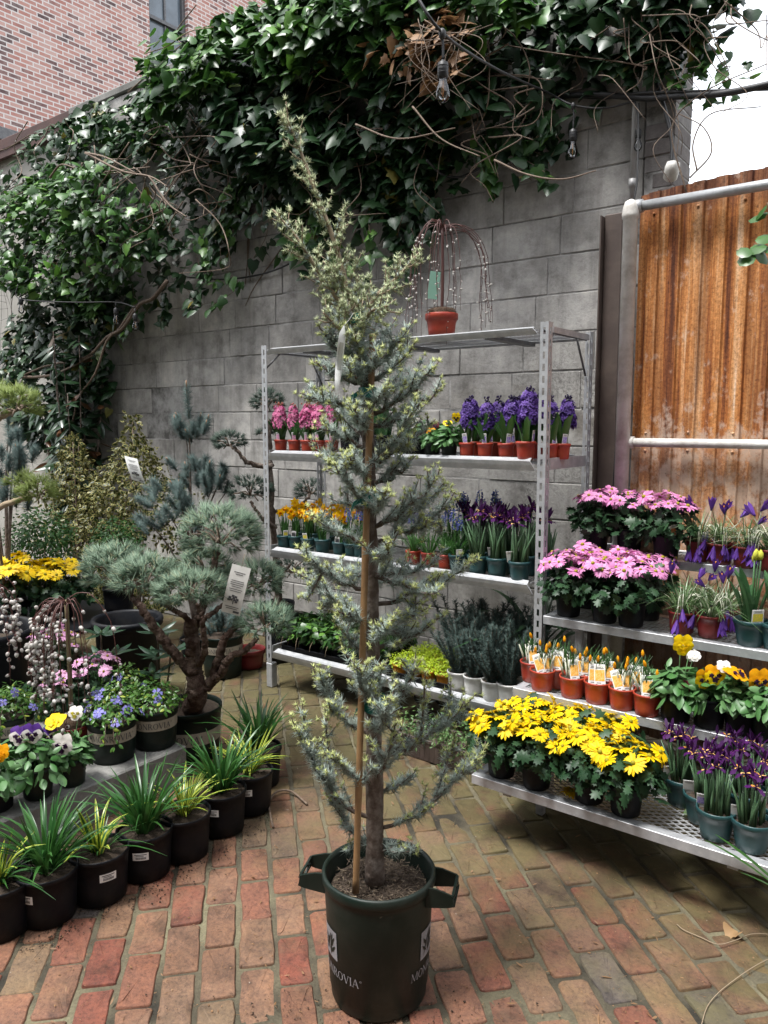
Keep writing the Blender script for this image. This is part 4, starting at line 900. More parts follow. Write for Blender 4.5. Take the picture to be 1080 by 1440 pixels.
def pad(g,c,rad,n,L,m=0,w=.0013,tufts=None,droop=0.0,zmin=-.35):
    """cushion of long pine needles: tufts at shoot tips over a dome"""
    k=tufts or n//26; d=sph(k*4); d=d[d[:,2]>zmin][:k]; k=len(d); rad=np.array(rad)
    base=np.array(c)+d*rad*(.62+.30*rng.random((k,1))**.6); dirs=nrm(d*rad/rad.max()+[0,0,.22]+.16*rng.normal(size=(k,3))); q=n//k
    B=np.repeat(base,q,0); Dn=nrm(np.repeat(dirs,q,0)+.42*rng.normal(size=(k*q,3))-[0,0,droop]); B=B-np.repeat(dirs,q,0)*(.35*L*rng.random((k*q,1)))
    needles(g,B,Dn,L*(.65+.5*rng.random(k*q)),w,m)
def shoot(g,p,d,L,r,n,m=0,bud=None,w=.0012):
    """pine shoot: needles all along, bud at the tip"""
    d=nrm(d); t=rng.random(n); P=np.array(p)+np.outer(t*L,d); D=nrm(rng.normal(size=(n,3))*.85+d*.9); needles(g,P,D,r*(.7+.5*rng.random(n)),w,m)
    g.tube([p,np.array(p)+d*L],[.004,.003],5,2)
    if bud: g.tube([np.array(p)+d*L,np.array(p)+d*(L+bud*.6),np.array(p)+d*(L+bud)],[.006,.0055,.002],6,1)
def dwarf_pine(name,label,base,shoots,mat,potr=None):
    t=thing(name,label,'conifer',base,0); rt,rb,h,S=potparts('nursery')
    for nm,me,M,p in S: put(nm,me,t)
    g=G(); k=G()
    for i_,(p,d,L,r,n,b) in enumerate(shoots):
        p=np.array(p)-base; shoot(g,p,d,L,r,n,0,b)
        if i_%6==0: k.tube(bez((0,0,h-.02),(0,0,h+(p[2]-h)*.5),p*np.array([.5,.5,1])-[0,0,.12],p,8),[.012,.011,.010,.008,.006,.005,.004,.003],6)
    put('foliage',(g,[mat,'pine_bud','twig']),t); put('trunk',(k,'bark'),t); return t

# ------------------------------------------------------------------ the cedar in the big green pot
CED=np.array([-1.155,1.51,0.])
def cedar_pot():
    t=thing('potted_cedar','tall blue-green cedar staked to a bamboo cane in a big dark green pot','tree',CED)
    rt,rb,h=.149,.126,.345; g=G(); 
    g.lathe([(rb-.012,0),(rb-.003,.004),(rb,.012),(rb+.001,.04),(rb+.004,.043),(rb+.016,h-.045),(rb+.016,h-.03),(rt-.002,h-.028),(rt,h-.024),(rt,h-.006),(rt-.004,h),(rt-.009,h-.002),(rt-.012,h-.012),(rt-.018,h-.08),(rb-.01,.1)],56,0,(0,0,0),(1,0))
    pot=put('pot',(g,'green_plastic'),t)
    for hd in(R(24),R(24)+PI):
        g=G(); ca,sa=math.cos(hd),math.sin(hd); Rm=[[ca,-sa,0],[sa,ca,0],[0,0,1]]
        for s in(-1,1):
            pr=[(rt-.014,h-.008),(rt+.012,h-.010),(rt+.052,h-.022),(rt+.056,h-.05),(rt+.04,h-.055),(rt-.016,h-.062)]
            V=[(x,s*.047+y,z) for y in(-.003,.003) for x,z in pr]; k=len(pr); V=np.array(V)@np.array(Rm).T
            g.add(V,[tuple(range(k))[::-1],tuple(range(k,2*k))]+[(i,(i+1)%k,k+(i+1)%k,k+i) for i in range(k)],0,False)
        def bx(c,d,an=0): 
            R2=np.array(Rm)@np.array([[1,0,0],[0,math.cos(an),-math.sin(an)],[0,math.sin(an),math.cos(an)]]); g.box(np.array(Rm)@np.array(c),d,0,R2)
        bx((rt+.052,0,h-.024),(.006,.092,.005)); bx((rt+.055,0,h-.05),(.006,.092,.005))
        for an in(.42,-.42): 
            for yy in(-.026,.026): bx((rt+.0535,yy,h-.037),(.004,.052,.003),an if yy<0 else -an)
        put('handle',(g,'green_plastic'),pot)
    g=G(); q,w=stroke_text('MONROVIAr',.0225); hd=math.atan2(-CED[1],-CED[0])
    for a0 in(hd-R(86),hd+R(38)):
        g=G()
        wrap(g,q,rb+.006,.098,a0,0,.0022,.045)
        ac=a0+R(22 if a0<hd else 26); W,Hh=.062,.078; z0=.142
        for gx in rect_grid(-W/2,W/2,0,Hh,8): wrap(g,[gx],rb+.008,z0,ac,0,.0020,.045)
        lf=[(-.020,.008,.006,.070),(.002,.004,.006,.052),(-.002,.020,.024,.064),(.004,.012,.026,.040),(-.004,.016,-.026,.040),(.002,.03,.014,.072),(-.008,.034,-.022,.06)]
        for x0,y0,x1,y1 in lf:
            d=np.array([x1-x0,y1-y0]); n=np.array([-d[1],d[0]])/np.linalg.norm(d)*.0042; p=np.array([x0,y0]); 
            wrap(g,[[p,p+d*.55+n,p+d,p+d*.45-n]],rb+.008,z0,ac,1,.0030,.045)
        put('printed_mark',(g,['grey_ink','green_plastic']),pot)
    s=put('soil',memo('cs',lambda:soilmesh(rt-.02,h-.055,3)),t)
    g=G(); k=900; a=rng.random(k)*6.28; r=(rt-.024)*np.sqrt(rng.random(k)); D=np.c_[rng.normal(size=(k,2)),rng.normal(size=k)*.25]
    needles(g,np.c_[r*np.cos(a),r*np.sin(a),h-.05+.012*rng.random(k)],D,.012+.028*rng.random(k)**2,.0011+.0014*rng.random(k)**3); put('mulch',(g,'mulch'),t)
    D0=1.9
    def pt(px,py,dd=0.0): return onf(px,py,D0+dd)-CED
    trunk=np.array([pt(*p) for p in((527,1240),(527,1150),(526,1050),(524,950),(522,830),(520,700),(517,600),(511,510),(500,440))]); 
    tr=np.array([.0255,.0225,.0205,.020,.0185,.0165,.0145,.011,.0075]); P=poly(trunk,48); rr_=np.interp(np.linspace(0,1,len(P)),np.linspace(0,1,9),tr)*(1+.04*rng.normal(size=len(P)))
    g=G(); g.tube(P,rr_,12); put('trunk',(g,'bark'),t)
    def on_trunk(y):
        ys=[720-F*0 for _ in P]; best=None
        pr=[projy(p+CED) for p in P]; i=int(np.argmin([abs(a-y) for a in pr])); return P[i],rr_[i]
    def rosette(g,p,d,n,L,m,w):
        p=np.repeat(p,n,0); d=np.repeat(d,n,0); k=len(p); D=nrm(rng.normal(size=(k,3))+d*.75+[0,0,.12]); needles(g,p,D,L*(.7+.5*rng.random(k)),w,m)
    def clothe(g,C,tipfrac,dens=1.0,Ln=.0235,tm=2):
        """rosettes along a shoot C; last tipfrac in fresh yellow-green"""
        seg=np.linalg.norm(np.diff(C,axis=0),axis=1); L=seg.sum(); n=max(3,int(L/.0085*dens)); s=np.linspace(.06,1,n); cum=np.r_[0,np.cumsum(seg)]/L
        p=np.stack([np.interp(s,cum,C[:,i]) for i in range(3)],1); d=nrm(np.gradient(C,axis=0)); d=np.stack([np.interp(s,cum,d[:,i]) for i in range(3)],1); p=p+rng.normal(size=p.shape)*.003
        old=s<1-tipfrac; 
        if old.any(): rosette(g,p[old],d[old],16,Ln,1,.00105)
        new=~old
        if new.any(): rosette(g,p[new]+rng.normal(size=(new.sum(),3))*.003,d[new],14,.0125,tm,.0012)
    def branch(y0,tip,dd,ctrl=0.35,tw=1.0,tipf=.28,forks=(),r0=.0065,p0=None):
        g=G(); a,tr0=(on_trunk(y0)) if p0 is None else (p0,.006); e=pt(*tip,dd); v=e-a; L=np.linalg.norm(v); hor=v*np.array([1,1,0]); hor=hor/(np.linalg.norm(hor)+1e-6)
        C=bez(a,a+hor*L*ctrl+[0,0,v[2]*.12-.02*L],e-v*.25-[0,0,.10*L],e,14); C[2:-1]+=rng.normal(size=(11,3))*.004
        g.tube(C,np.linspace(r0,.0014,14),6,0); clothe(g,C[2:],tipf)
        n=int(L/.027); sd=1
        for i in range(n):
            s=.18+.78*(i+.5*rng.random())/max(1,n); j=min(12,int(s*13)); p=C[j]; d=nrm(C[j+1]-C[j]); side=nrm(np.cross(d,[0,0,1.]))*sd; sd=-sd
            l=(.085*(1-.55*s)*(.55+.7*rng.random()))*tw; dv=nrm(d*.75+side*.75+np.array([0,0,.25+.3*rng.random()])+.22*rng.normal(size=3)); E=bez(p,p+dv*l*.4,p+dv*l*.75+[0,0,.006],p+dv*l+[0,0,.012*rng.random()+.004],7)
            g.tube(E,np.linspace(.0022,.001,7),4,0); clothe(g,E,.12+.38*rng.random()*(.4+s))
        for f in forks:
            i=int(13*f[0]); E=bez(C[i],C[i]+(pt(*f[1],dd*f[0]+f[2])-C[i])*.4-[0,0,.01],pt(*f[1],dd*f[0]+f[2])-[0,0,.03],pt(*f[1],dd*f[0]+f[2]),10); g.tube(E,np.linspace(.0035,.0013,10),5,0); clothe(g,E,.5)
            for q in range(4): 
                p=E[3+q]; dv=nrm(rng.normal(size=3)+[0,0,.8]); X=np.array([p,p+dv*.02,p+dv*.035]); g.tube(X,.0012,4,0); clothe(g,X,.5)
        put('branch',(g,['bark','cedar_needle','cedar_tip']),t)
    B=[ # left, from the bottom
     (1190,(448,1060),.05,(),),(1150,(409,1006),-.04,((.45,(457,994),-.02),(.75,(425,985),.03))),(1095,(472,1062),-.12,()),(1040,(440,938),.02,((.5,(462,985),-.06),(.8,(455,950),.0))),
     (985,(500,925),-.18,()),(930,(478,868),.12,((.6,(492,905),.0),)),(880,(474,858),-.10,()),(862,(426,803),.06,((.55,(450,850),.0),)),(835,(416,768),-.07,((.6,(428,838),.02),)),(800,(468,800),.16,()),
     (765,(435,722),-.05,()),(725,(478,690),.04,()),(700,(470,650),-.14,()),(668,(440,627),.05,((.6,(462,640),-.08),)),(630,(452,588),-.06,()),(612,(468,560),.12,()),(575,(424,556),.02,((.5,(442,545),.05),)),
     (545,(440,508),-.05,()),(528,(465,470),.09,()),(505,(448,455),-.03,()),(490,(470,415),.08,()),
     # right, from the bottom
     (1165,(683,1042),-.03,((.5,(640,1030),.05),(.75,(668,1062),.0))),(1110,(585,1090),.10,()),(1085,(560,1015),-.16,()),(1065,(670,976),.02,((.4,(598,945),-.10),(.7,(634,958),.06),(.8,(650,1000),.0))),
     (1000,(592,930),-.12,()),(905,(626,862),.02,()),(885,(606,880),.10,()),(868,(601,855),-.08,((.6,(585,838),.0),)),(842,(672,780),.04,((.55,(612,812),-.05),)),(812,(612,792),.10,()),(800,(616,835),-.12,()),
     (775,(648,693),.03,((.5,(600,730),-.06),(.75,(622,742),.0))),(742,(618,660),-.07,((.6,(600,700),.05),)),(735,(632,680),.10,()),(690,(586,640),-.05,()),(655,(612,590),.05,((.55,(575,612),-.07),)),(640,(590,565),-.10,()),
     (605,(621,543),.02,((.5,(585,575),.08),)),(580,(617,508),-.06,()),(556,(596,520),.11,()),(535,(585,480),.0,()),(518,(565,466),-.08,()),(500,(550,455),.1,())]
    for b in B: branch(b[0],b[1],b[2],.35,1.0,.26,b[3])
    for y,px,dd in((1010,548,-.22),(960,535,-.15),(900,552,-.15),(790,550,-.17),(715,545,-.17),(670,492,-.17),(600,498,-.17),(570,545,-.15),(545,492,-.13),(520,532,-.12),(500,500,-.1),(820,530,.22),(660,528,.2),(540,522,.15),(480,508,-.06),(470,520,.07)):
        branch(y,(px,y-28),dd,.4,.9,.2,(),.005)
    # small low shoots at the foot
    branch(1195,(590,1190),-.06,.4,.6,.15,(),.004); branch(1180,(487,1195),.04,.4,.5,.05,(),.004)
    # leader and the two long upper limbs
    def limb(pts,dds,r0,r1,n,tipf):
        g=G(); C=poly([pt(*p,d) for p,d in zip(pts,dds)],22); g.tube(C,np.linspace(r0,r1,len(C)),7,0); clothe(g,C[3:],.9,.8,.014,3); L=len(C)
        for i in range(n):
            j=int(2+(L-4)*(i+.3*rng.random())/n); d=nrm(C[j+1]-C[j]); s=j/L; dv=nrm(d*.75+nrm(np.cross(d,rng.normal(size=3)))*.95+[0,0,.2]); l=(.035+.075*(1-s)*rng.random())
            E=np.array([C[j],C[j]+dv*l*.5,C[j]+dv*l+[0,0,.008]]); g.tube(E,[.0022,.0016,.001],4,0); E2=poly(E,8); clothe(g,E2,.85,1.0,.013,3)
            if l>.06:
                for q in range(2): p=E2[3+q*2]; w=nrm(dv+rng.normal(size=3)*.8); X=np.array([p,p+w*.018,p+w*.03]); g.tube(X,.001,4,0); clothe(g,X,.8,1.0,.012,3)
        put('branch',(g,['pale_twig','cedar_needle','cedar_tip','cedar_pale']),t)
    limb([(502,445),(488,405),(470,340),(441,262),(416,196),(398,160)],[0,0,.0,.01,.02,.03],.0085,.002,30,.3)
    limb([(505,470),(478,425),(450,386),(418,335),(384,295)],[0,-.03,-.05,-.06,-.06],.0065,.002,24,.3)
    limb([(507,450),(530,415),(560,388),(592,352)],[0,.02,.04,.05],.0055,.0018,16,.3)
    limb([(508,480),(480,465),(455,440)],[0,-.05,-.1],.005,.002,9,.3); limb([(508,470),(520,440),(545,430)],[0,-.06,-.1],.005,.002,9,.3)
    # cane, ties, tag
    S=[pt(500,1255,-.055),pt(506,1050,-.05),pt(513,800,-.04),pt(521,560,-.03),pt(524,470,-.02)]; g=G(); C=poly(S,40); rc=np.full(len(C),.0085); rc[::7]*=1.13; g.tube(C,rc,9); put('bamboo_cane',(g,'bamboo'),t)
    for y,w in((990,.03),(705,.03),(550,.026),(455,.022)):
        p,r=on_trunk(y); g=G(); n=18; a=np.linspace(0,2*PI,n); toC=nrm(np.array([-p[0]-CED[0],-p[1]-CED[1],0])); lat=np.array([toC[1],-toC[0],0])
        ring=[p+toC*(.016+(.040+r*.2)*math.cos(q))+lat*((r+.010)*math.sin(q)-.004) for q in a]; V=np.vstack([[q+[0,0,-w/2] for q in ring],[q+[0,0,w/2] for q in ring]])
        g.add(V,[(i,i+1,n+i+1,n+i) for i in range(n-1)]); e=ring[3]; g.blade(np.array([e,e+lat*.02-[0,0,.012],e+lat*.028-[0,0,.035]]),[w*.7,w*.6,w*.2],toC+[0,0,1.]); put('tie',(g,'tie_tape'),t)
    a,b_=pt(484,458,-.10),pt(473,556,-.12); g=G(); d=b_-a; n=9; toC=nrm(-(a+CED)*[1,1,0]); lat=nrm(np.cross(d,toC)); pts=[a+d*i/(n-1)+toC*.012*math.sin(i*1.1) for i in range(n)]
    w=[.004,.020,.022,.022,.022,.021,.018,.010,.004]; side=nrm(lat+.9*toC)
    for m_,off in((0,0.),): g.blade(np.array(pts),w,side,0,.12)
    g.blade(np.array(pts)[2:6]+toC*.0015,[.012]*4,side,1,.12); g.tube(poly([pt(497,440,-.06),pt(492,448,-.08),a],8),.0008,4,1); put('hanging_tag',(g,['white_card','grey_card']),t)
def projy(p):
    f=-p[0]*math.sin(YAW)+p[1]*math.cos(YAW);u=p[2]-CH; return 720-F*(f*math.sin(PIT)+u*math.cos(PIT))/(f*math.cos(PIT)-u*math.sin(PIT))
cedar_pot()
def pct(spec_fn,key): return memo(('spec',)+key,spec_fn)
def shelf_row(name,cat,group,z,Y,items,sc=1.0):
    """items: (px, spec, label[, dy]) on a rack shelf whose front row stands at depth Y"""
    for it in items:
        x=ony(it[0],640,Y+(it[3] if len(it)>3 else 0)); plant(it[1],name,it[2],cat,(x[0],Y+(it[3] if len(it)>3 else 0),z),random.uniform(-.5,.5) if len(it)<5 else it[4],group,sc*(it[5] if len(it)>5 else 1))
# --- rack, second shelf: hyacinths and pansies
Z2,Z3,Z4=1.342,.805,.222
hp=[hyacinth('hyacinth_pink','hyacinth_bud',s,'pink_print',spk=.98) for s in(1,2,3)]
L=['pink hyacinth in a red pot, first from the slotted post','pink hyacinth in a red pot with one leaning pink tag, second from the slotted post','pink hyacinth with a brownish bud tip, third from the slotted post','pink hyacinth in a red pot with a tall tag, fourth from the slotted post','pink hyacinth in a red pot, half hidden behind the cedar branches']
shelf_row('potted_hyacinth','hyacinth','pink hyacinths on the second rack shelf',Z2,3.085,[(395.3,hp[0],L[0]),(414.6,hp[1],L[1]),(432.5,hp[2],L[2]),(450,hp[0],L[3]),(467,hp[1],L[4])],1.03)
tl=[tulip(s,0,None,'black_pansy',.17,.045,False) for s in(31,32)]
for i,px in enumerate((492,514,538,560)): plant(tl[i%2],'potted_tulip','broad-leaved green tulip without flowers in a black pot behind the cedar trunk','tulip',(ony(px,640,3.12)[0],3.12+.05*(i%2),Z2),None,'leafy tulips behind the cedar')
W_=('white_petal','pansy_blotch',.022,None); Yp=('yellow_petal','pansy_blotch',.024,None); Op=('orange_petal','pansy_blotch',.026,None); Ma=('maroon_petal','pansy_blotch',.022,None)
shelf_row('potted_pansy','pansy','pansies on the second rack shelf',Z2,3.09,[
 (586,pansy(41,'black_pansy',[(W_,CAM,.05,.055,.3),(W_,CAM+.6,.03,.07,.4)],spread=.055,ht=.05),'white pansy in a black pot on the rack, partly covered by a cedar branch tip'),
 (608.5,pansy(42,'green_small',[(Op,CAM-.2,.04,.04,.1),(Ma,CAM+.5,.02,.075,.3)],spread=.055,ht=.05),'orange and maroon pansy in a dark green pot beside the cedar tip'),
 (631.5,pansy(43,'green_small',[(Yp,CAM-.1,.02,.085,.9),(Yp,CAM+.9,.06,.11,-.2)],spread=.06,ht=.055),'yellow pansy in a dark green pot beside the first purple hyacinth')])
hv=[hyacinth('hyacinth_purple','purple_bud',s,'purple_print',spk=1.0) for s in(11,12,13)]
shelf_row('potted_hyacinth','hyacinth','purple hyacinths on the second rack shelf',Z2,3.09,[
 (656.5,hv[0],'purple hyacinth in a red pot, next to the yellow pansy'),(682,hv[1],'purple hyacinth with an upright white and purple tag, second from the pansies'),
 (711.5,hv[2],'purple hyacinth in a red pot with a low tag, third from the pansies'),(739,hv[0],'purple hyacinth in a dented red pot with a leaning tag, just before the slotted post',-.035,1.0,1.15),
 (773,hv[1],'purple hyacinth in a red pot directly behind the slotted post',.06),(790,hv[2],'purple hyacinth with spreading leaves, standing beyond the slotted post',.10)],1.05)
for px,y in((668,3.21),(697,3.21),(726,3.2),(752,3.2)): plant(hv[int(px)%3],'potted_hyacinth','purple hyacinth in the second row, mostly hidden behind the front red pots','hyacinth',(ony(px,640,y)[0],y,Z2),None,'purple hyacinths in the hidden second row',1.08)
# --- rack, third shelf: daffodils, muscari, irises
df=[daffodil(s,5+s%3,tp) for s,tp in((51,'yellow_print'),(52,'print_ink'),(53,'yellow_print'))]
shelf_row('potted_daffodil','daffodil','daffodils on the third rack shelf',Z3,3.085,[
 (398,df[0],'small yellow daffodils in a teal pot, first beside the rack post'),(414,df[1],'small yellow daffodils in a teal pot, second from the rack post',.02),(432,df[2],'yellow daffodils with a brown and yellow picture tag, third from the rack post'),
 (452.5,df[0],'tallest yellow daffodils in a teal pot with a tall white tag','' and 0 or 0.0,2.4,1.06),(477,df[1],'yellow daffodils with a blue and white tag, beside the cedar branch')],1.0)
for px,y in((420,3.2),(440,3.21),(462,3.2),(485,3.2),(505,3.15)): plant(df[int(px)%3],'potted_daffodil','yellow daffodils in the second row, showing only above the front teal pots','daffodil',(ony(px,640,y)[0],y,Z3),None,'daffodils in the hidden second row',1.12)
ms=[muscari(s,'teal',4,None) for s in(61,62)]; mr=[muscari(s,'red',3,None,1.6) for s in(63,64)]
for i,px in enumerate((494,507)): plant(ms[i],'potted_muscari','grape hyacinth in a teal pot behind the cedar cane','grape hyacinth',(ony(px,640,3.09)[0],3.09,Z3),None,'grape hyacinths behind the cedar',1.0)
shelf_row('potted_muscari','grape hyacinth','grape hyacinths on the third rack shelf',Z3,3.10,[(582,mr[0],'bright green grape hyacinth in a red pot touching the cedar'),(604,mr[1],'arching green grape hyacinth in a red pot with a single visible rim'),(628,mr[0],'grape hyacinth in a red pot with long green leaves next to the teal pots'),(645,muscari(65,'teal',4,'white_card'),'blue grape hyacinth in a teal pot with a white tag')],1.08)
for px,y,s in((636,3.24,1.3),(655,3.26,1.35),(672,3.25,1.4),(701,3.3,1.4)): plant(ms[int(px)%2],'potted_muscari','tall blue grape hyacinth at the back of the third rack shelf','grape hyacinth',(ony(px,640,y)[0],y,Z3),None,'tall blue grape hyacinths at the back',s)
ir=[iris(s,7,'teal',None,1.05) for s in(71,72)]; irt=[iris(s,8,'teal',tp,1.1) for s,tp in((73,'white_card'),(74,'white_card'),(75,'white_card'))]
shelf_row('potted_iris','iris','irises on the third rack shelf',Z3,3.085,[(674,irt[0],'dark purple iris with a small white tag, first of the front three on the rack'),(702,irt[1],'dark purple iris with a round white tag, middle of the front three on the rack'),(734,irt[2],'dark purple iris in a teal pot with a tall tag, beside the slotted rack post',-.02)],1.22)
for px,y in((662,3.2),(690,3.2),(716,3.19),(745,3.2),(768,3.22)): plant(ir[int(px)%2],'potted_iris','dark purple iris behind the front three teal pots on the rack','iris',(ony(px,640,y)[0],y,Z3),None,'irises in the second rack row',1.3)
# --- rack, lowest shelf: ivy tray, sedum, lavender
def tray(w,d,h=.034):
    g=G(); t=.003
    for s in(-1,1): g.box((s*w/2,0,h/2),(t,d,h)); g.box((0,s*d/2,h/2),(w-t,t,h)); g.box((s*(w/2+.005),0,h-.001),(.012,d+.02,.003)); g.box((0,s*(d/2+.005),h-.0012),(w-.002,.012,.003))
    g.box((0,0,.003),(w-t,d-t,.004)); return g
o=put('plant_tray',(tray(.66,.34),'black_plastic'),loc=(-2.69,3.215,Z4+.003)); tag(o,'black plastic tray filled with small ivy plants','tray')
o=put('plant_tray',(tray(.36,.36),'black_plastic'),loc=(-2.09,3.215,Z4+.003)); tag(o,'black plastic tray holding lime green plants in orange pots','tray')
def ivypot(seed):
    rr=np.random.default_rng(seed); rt,rb,h,S=potparts('cell'); S=list(S); g=G(); 
    dome(g,46,(0,0,h+.045),(.068,.068,.075),IVY,(.032,.056),0,.35,.5,-.55); g.tube([(0,0,h-.01),(.01,0,h+.06)],.002,4,1)
    for i in range(3): a=rr.random()*6.28; d=np.array([math.cos(a),math.sin(a)]); g.tube(bez((0,0,h),(*d*.04,h+.06),(*d*.08,h+.04),(*d*.09,h-.03),8),.0013,4,1)
    S.append(('foliage',g.mesh('foliage',['ivy_leaf','pale_twig']),None,None)); return S
iv=[ivypot(s) for s in(81,82,83)]
for i in range(8):
    for j in range(4): plant(iv[(i*3+j)%3],'potted_ivy','small green ivy in a black cell of the tray on the lowest rack shelf','ivy',(-2.98+i*.083,3.09+j*.083,Z4+.008),None,'ivy plants in the black tray',1.0)
def sedum(seed):
    rt,rb,h,S=potparts('orange'); S=list(S); g=G(); dome(g,330,(0,0,h+.005),(.043,.043,.038),OVAL,(.008,.014),0,.5,.9,-.2,.3); S.append(('foliage',g.mesh('foliage',['lime_leaf']),None,None)); return S
sd=[sedum(s) for s in(1,2)]
for i in range(4):
    for j in range(4): plant(sd[(i+j)%2],'potted_sedum','lime green ground cover in a small orange pot in the black tray','sedum',(-2.225+i*.088,3.085+j*.086,Z4+.008),None,'lime green plants in orange pots',1.08)
def lavender(seed):
    rr=np.random.default_rng(seed); rt,rb,h,S=potparts('white'); S=list(S); g=G()
    for i in range(24):
        a=rr.random()*6.28; lean=.03+.13*rr.random()**1.3; L=.15+.12*rr.random(); b=np.array([.02*math.cos(a),.02*math.sin(a),h-.01]); C=bez(b,b+[lean*.3*math.cos(a),lean*.3*math.sin(a),L*.4],b+[lean*.8*math.cos(a),lean*.8*math.sin(a),L*.7],b+[lean*math.cos(a),lean*math.sin(a),L],8); g.tube(C,.0015,4,1)
        n=int(L/.0009); s=rng.random(n); j=np.clip((s*7).astype(int),0,6); p=C[j]+(C[j+1]-C[j])*((s*7)-j)[:,None]; D=nrm(np.c_[rng.normal(size=(n,2)),.8+.4*rng.normal(size=n)]); needles(g,p,D,.016+.014*rng.random(n),.0014)
    S.append(('foliage',g.mesh('foliage',['lavender_leaf','twig']),None,None)); return S
lv=[lavender(s) for s in(91,92,93)]
shelf_row('potted_lavender','lavender','lavenders on the lowest rack shelf',Z4,3.09,[(648.5,lv[0],'grey-green lavender in a white pot, next to the lime green plants'),(672,lv[1],'grey-green lavender in a white pot, second from the lime green plants',-.01),(698.5,lv[2],'grey-green lavender in a white pot, third from the lime green plants',-.02),(721,lv[0],'grey-green lavender in a white pot, half hidden by the stand with orange crocuses',-.01)],1.07)
for px,y in((664,3.24),(690,3.23),(715,3.24),(742,3.22)): plant(lv[int(px)%3],'potted_lavender','lavender in the second row behind the white pots','lavender',(ony(px,640,y)[0],y,Z4),None,'lavenders in the hidden second row',1.18)
s_=tulip(95,0,None,'black_pansy',.42,.05,False); g=G(); rr=np.random.default_rng(6); rt,rb,h,S=potparts('nursery'); blades(g,24,.46,.036,(.2,.7),(.1,.75),rr,h-.02,0,(0,.03),.15,9,None,lambda t:np.clip(1.3*np.sin(PI*(.1+.88*t))**.8,.04,1)); 
plant(list(S)+[('leaves',g.mesh('leaves',['leaf_dark']),None,None)],'strappy_plant','dark strap-leaved plant against the wall behind the lavenders','plant',(-1.62,3.41,Z4),0)
# --- plain trough on the floor in front of the rack
t=thing('planter_trough','long brown trough of low green juniper on the bricks beside the flower stand','planter',(-1.70,2.83,0)); g=G(); w,d,h=.62,.17,.10
for s in(-1,1): g.box((s*(w/2-.006),0,h/2),(.012,d,h),0,None,.002); g.box((0,s*(d/2-.006),h/2),(w-.024,.012,h),0,None,.002); g.box((0,s*(d/2-.002),h-.008),(w+.008,.012,.016),0,None,.002)
for i in range(22): g.box((-w/2+.03+i*.0265,-d/2+.0005,h*.45),(.008,.004,h*.7))
put('trough',(g,'brown_paint'),t); g=G(); g.box((0,0,h-.03),(w-.026,d-.026,.03)); put('soil',(g,'soil'),t)
g=G()
for c in(-.2,-.02,.17): dome(g,260,(c,0,h+.01),(.13,.10,.085),OVAL,(.012,.024),0,.3,.7,-.3,.3)
for i in range(22): 
    x=random.uniform(-.28,.25); a=random.uniform(-2.4,-.7); C=bez((x,0,h),(x+.04*math.cos(a),.06*math.sin(a),h+.05),(x+.09*math.cos(a),.12*math.sin(a),h+.05),(x+.13*math.cos(a),.17*math.sin(a),h+random.uniform(-.06,.04)),9); g.tube(C,.0015,4,1); Q=np.repeat(C[2:],4,0); g.inst(OVAL,frames(Q,rng.normal(size=(len(Q),3))+[0,0,.8],.011+.008*rng.random(len(Q))),0)
put('foliage',(g,['juniper_leaf','twig']),t)
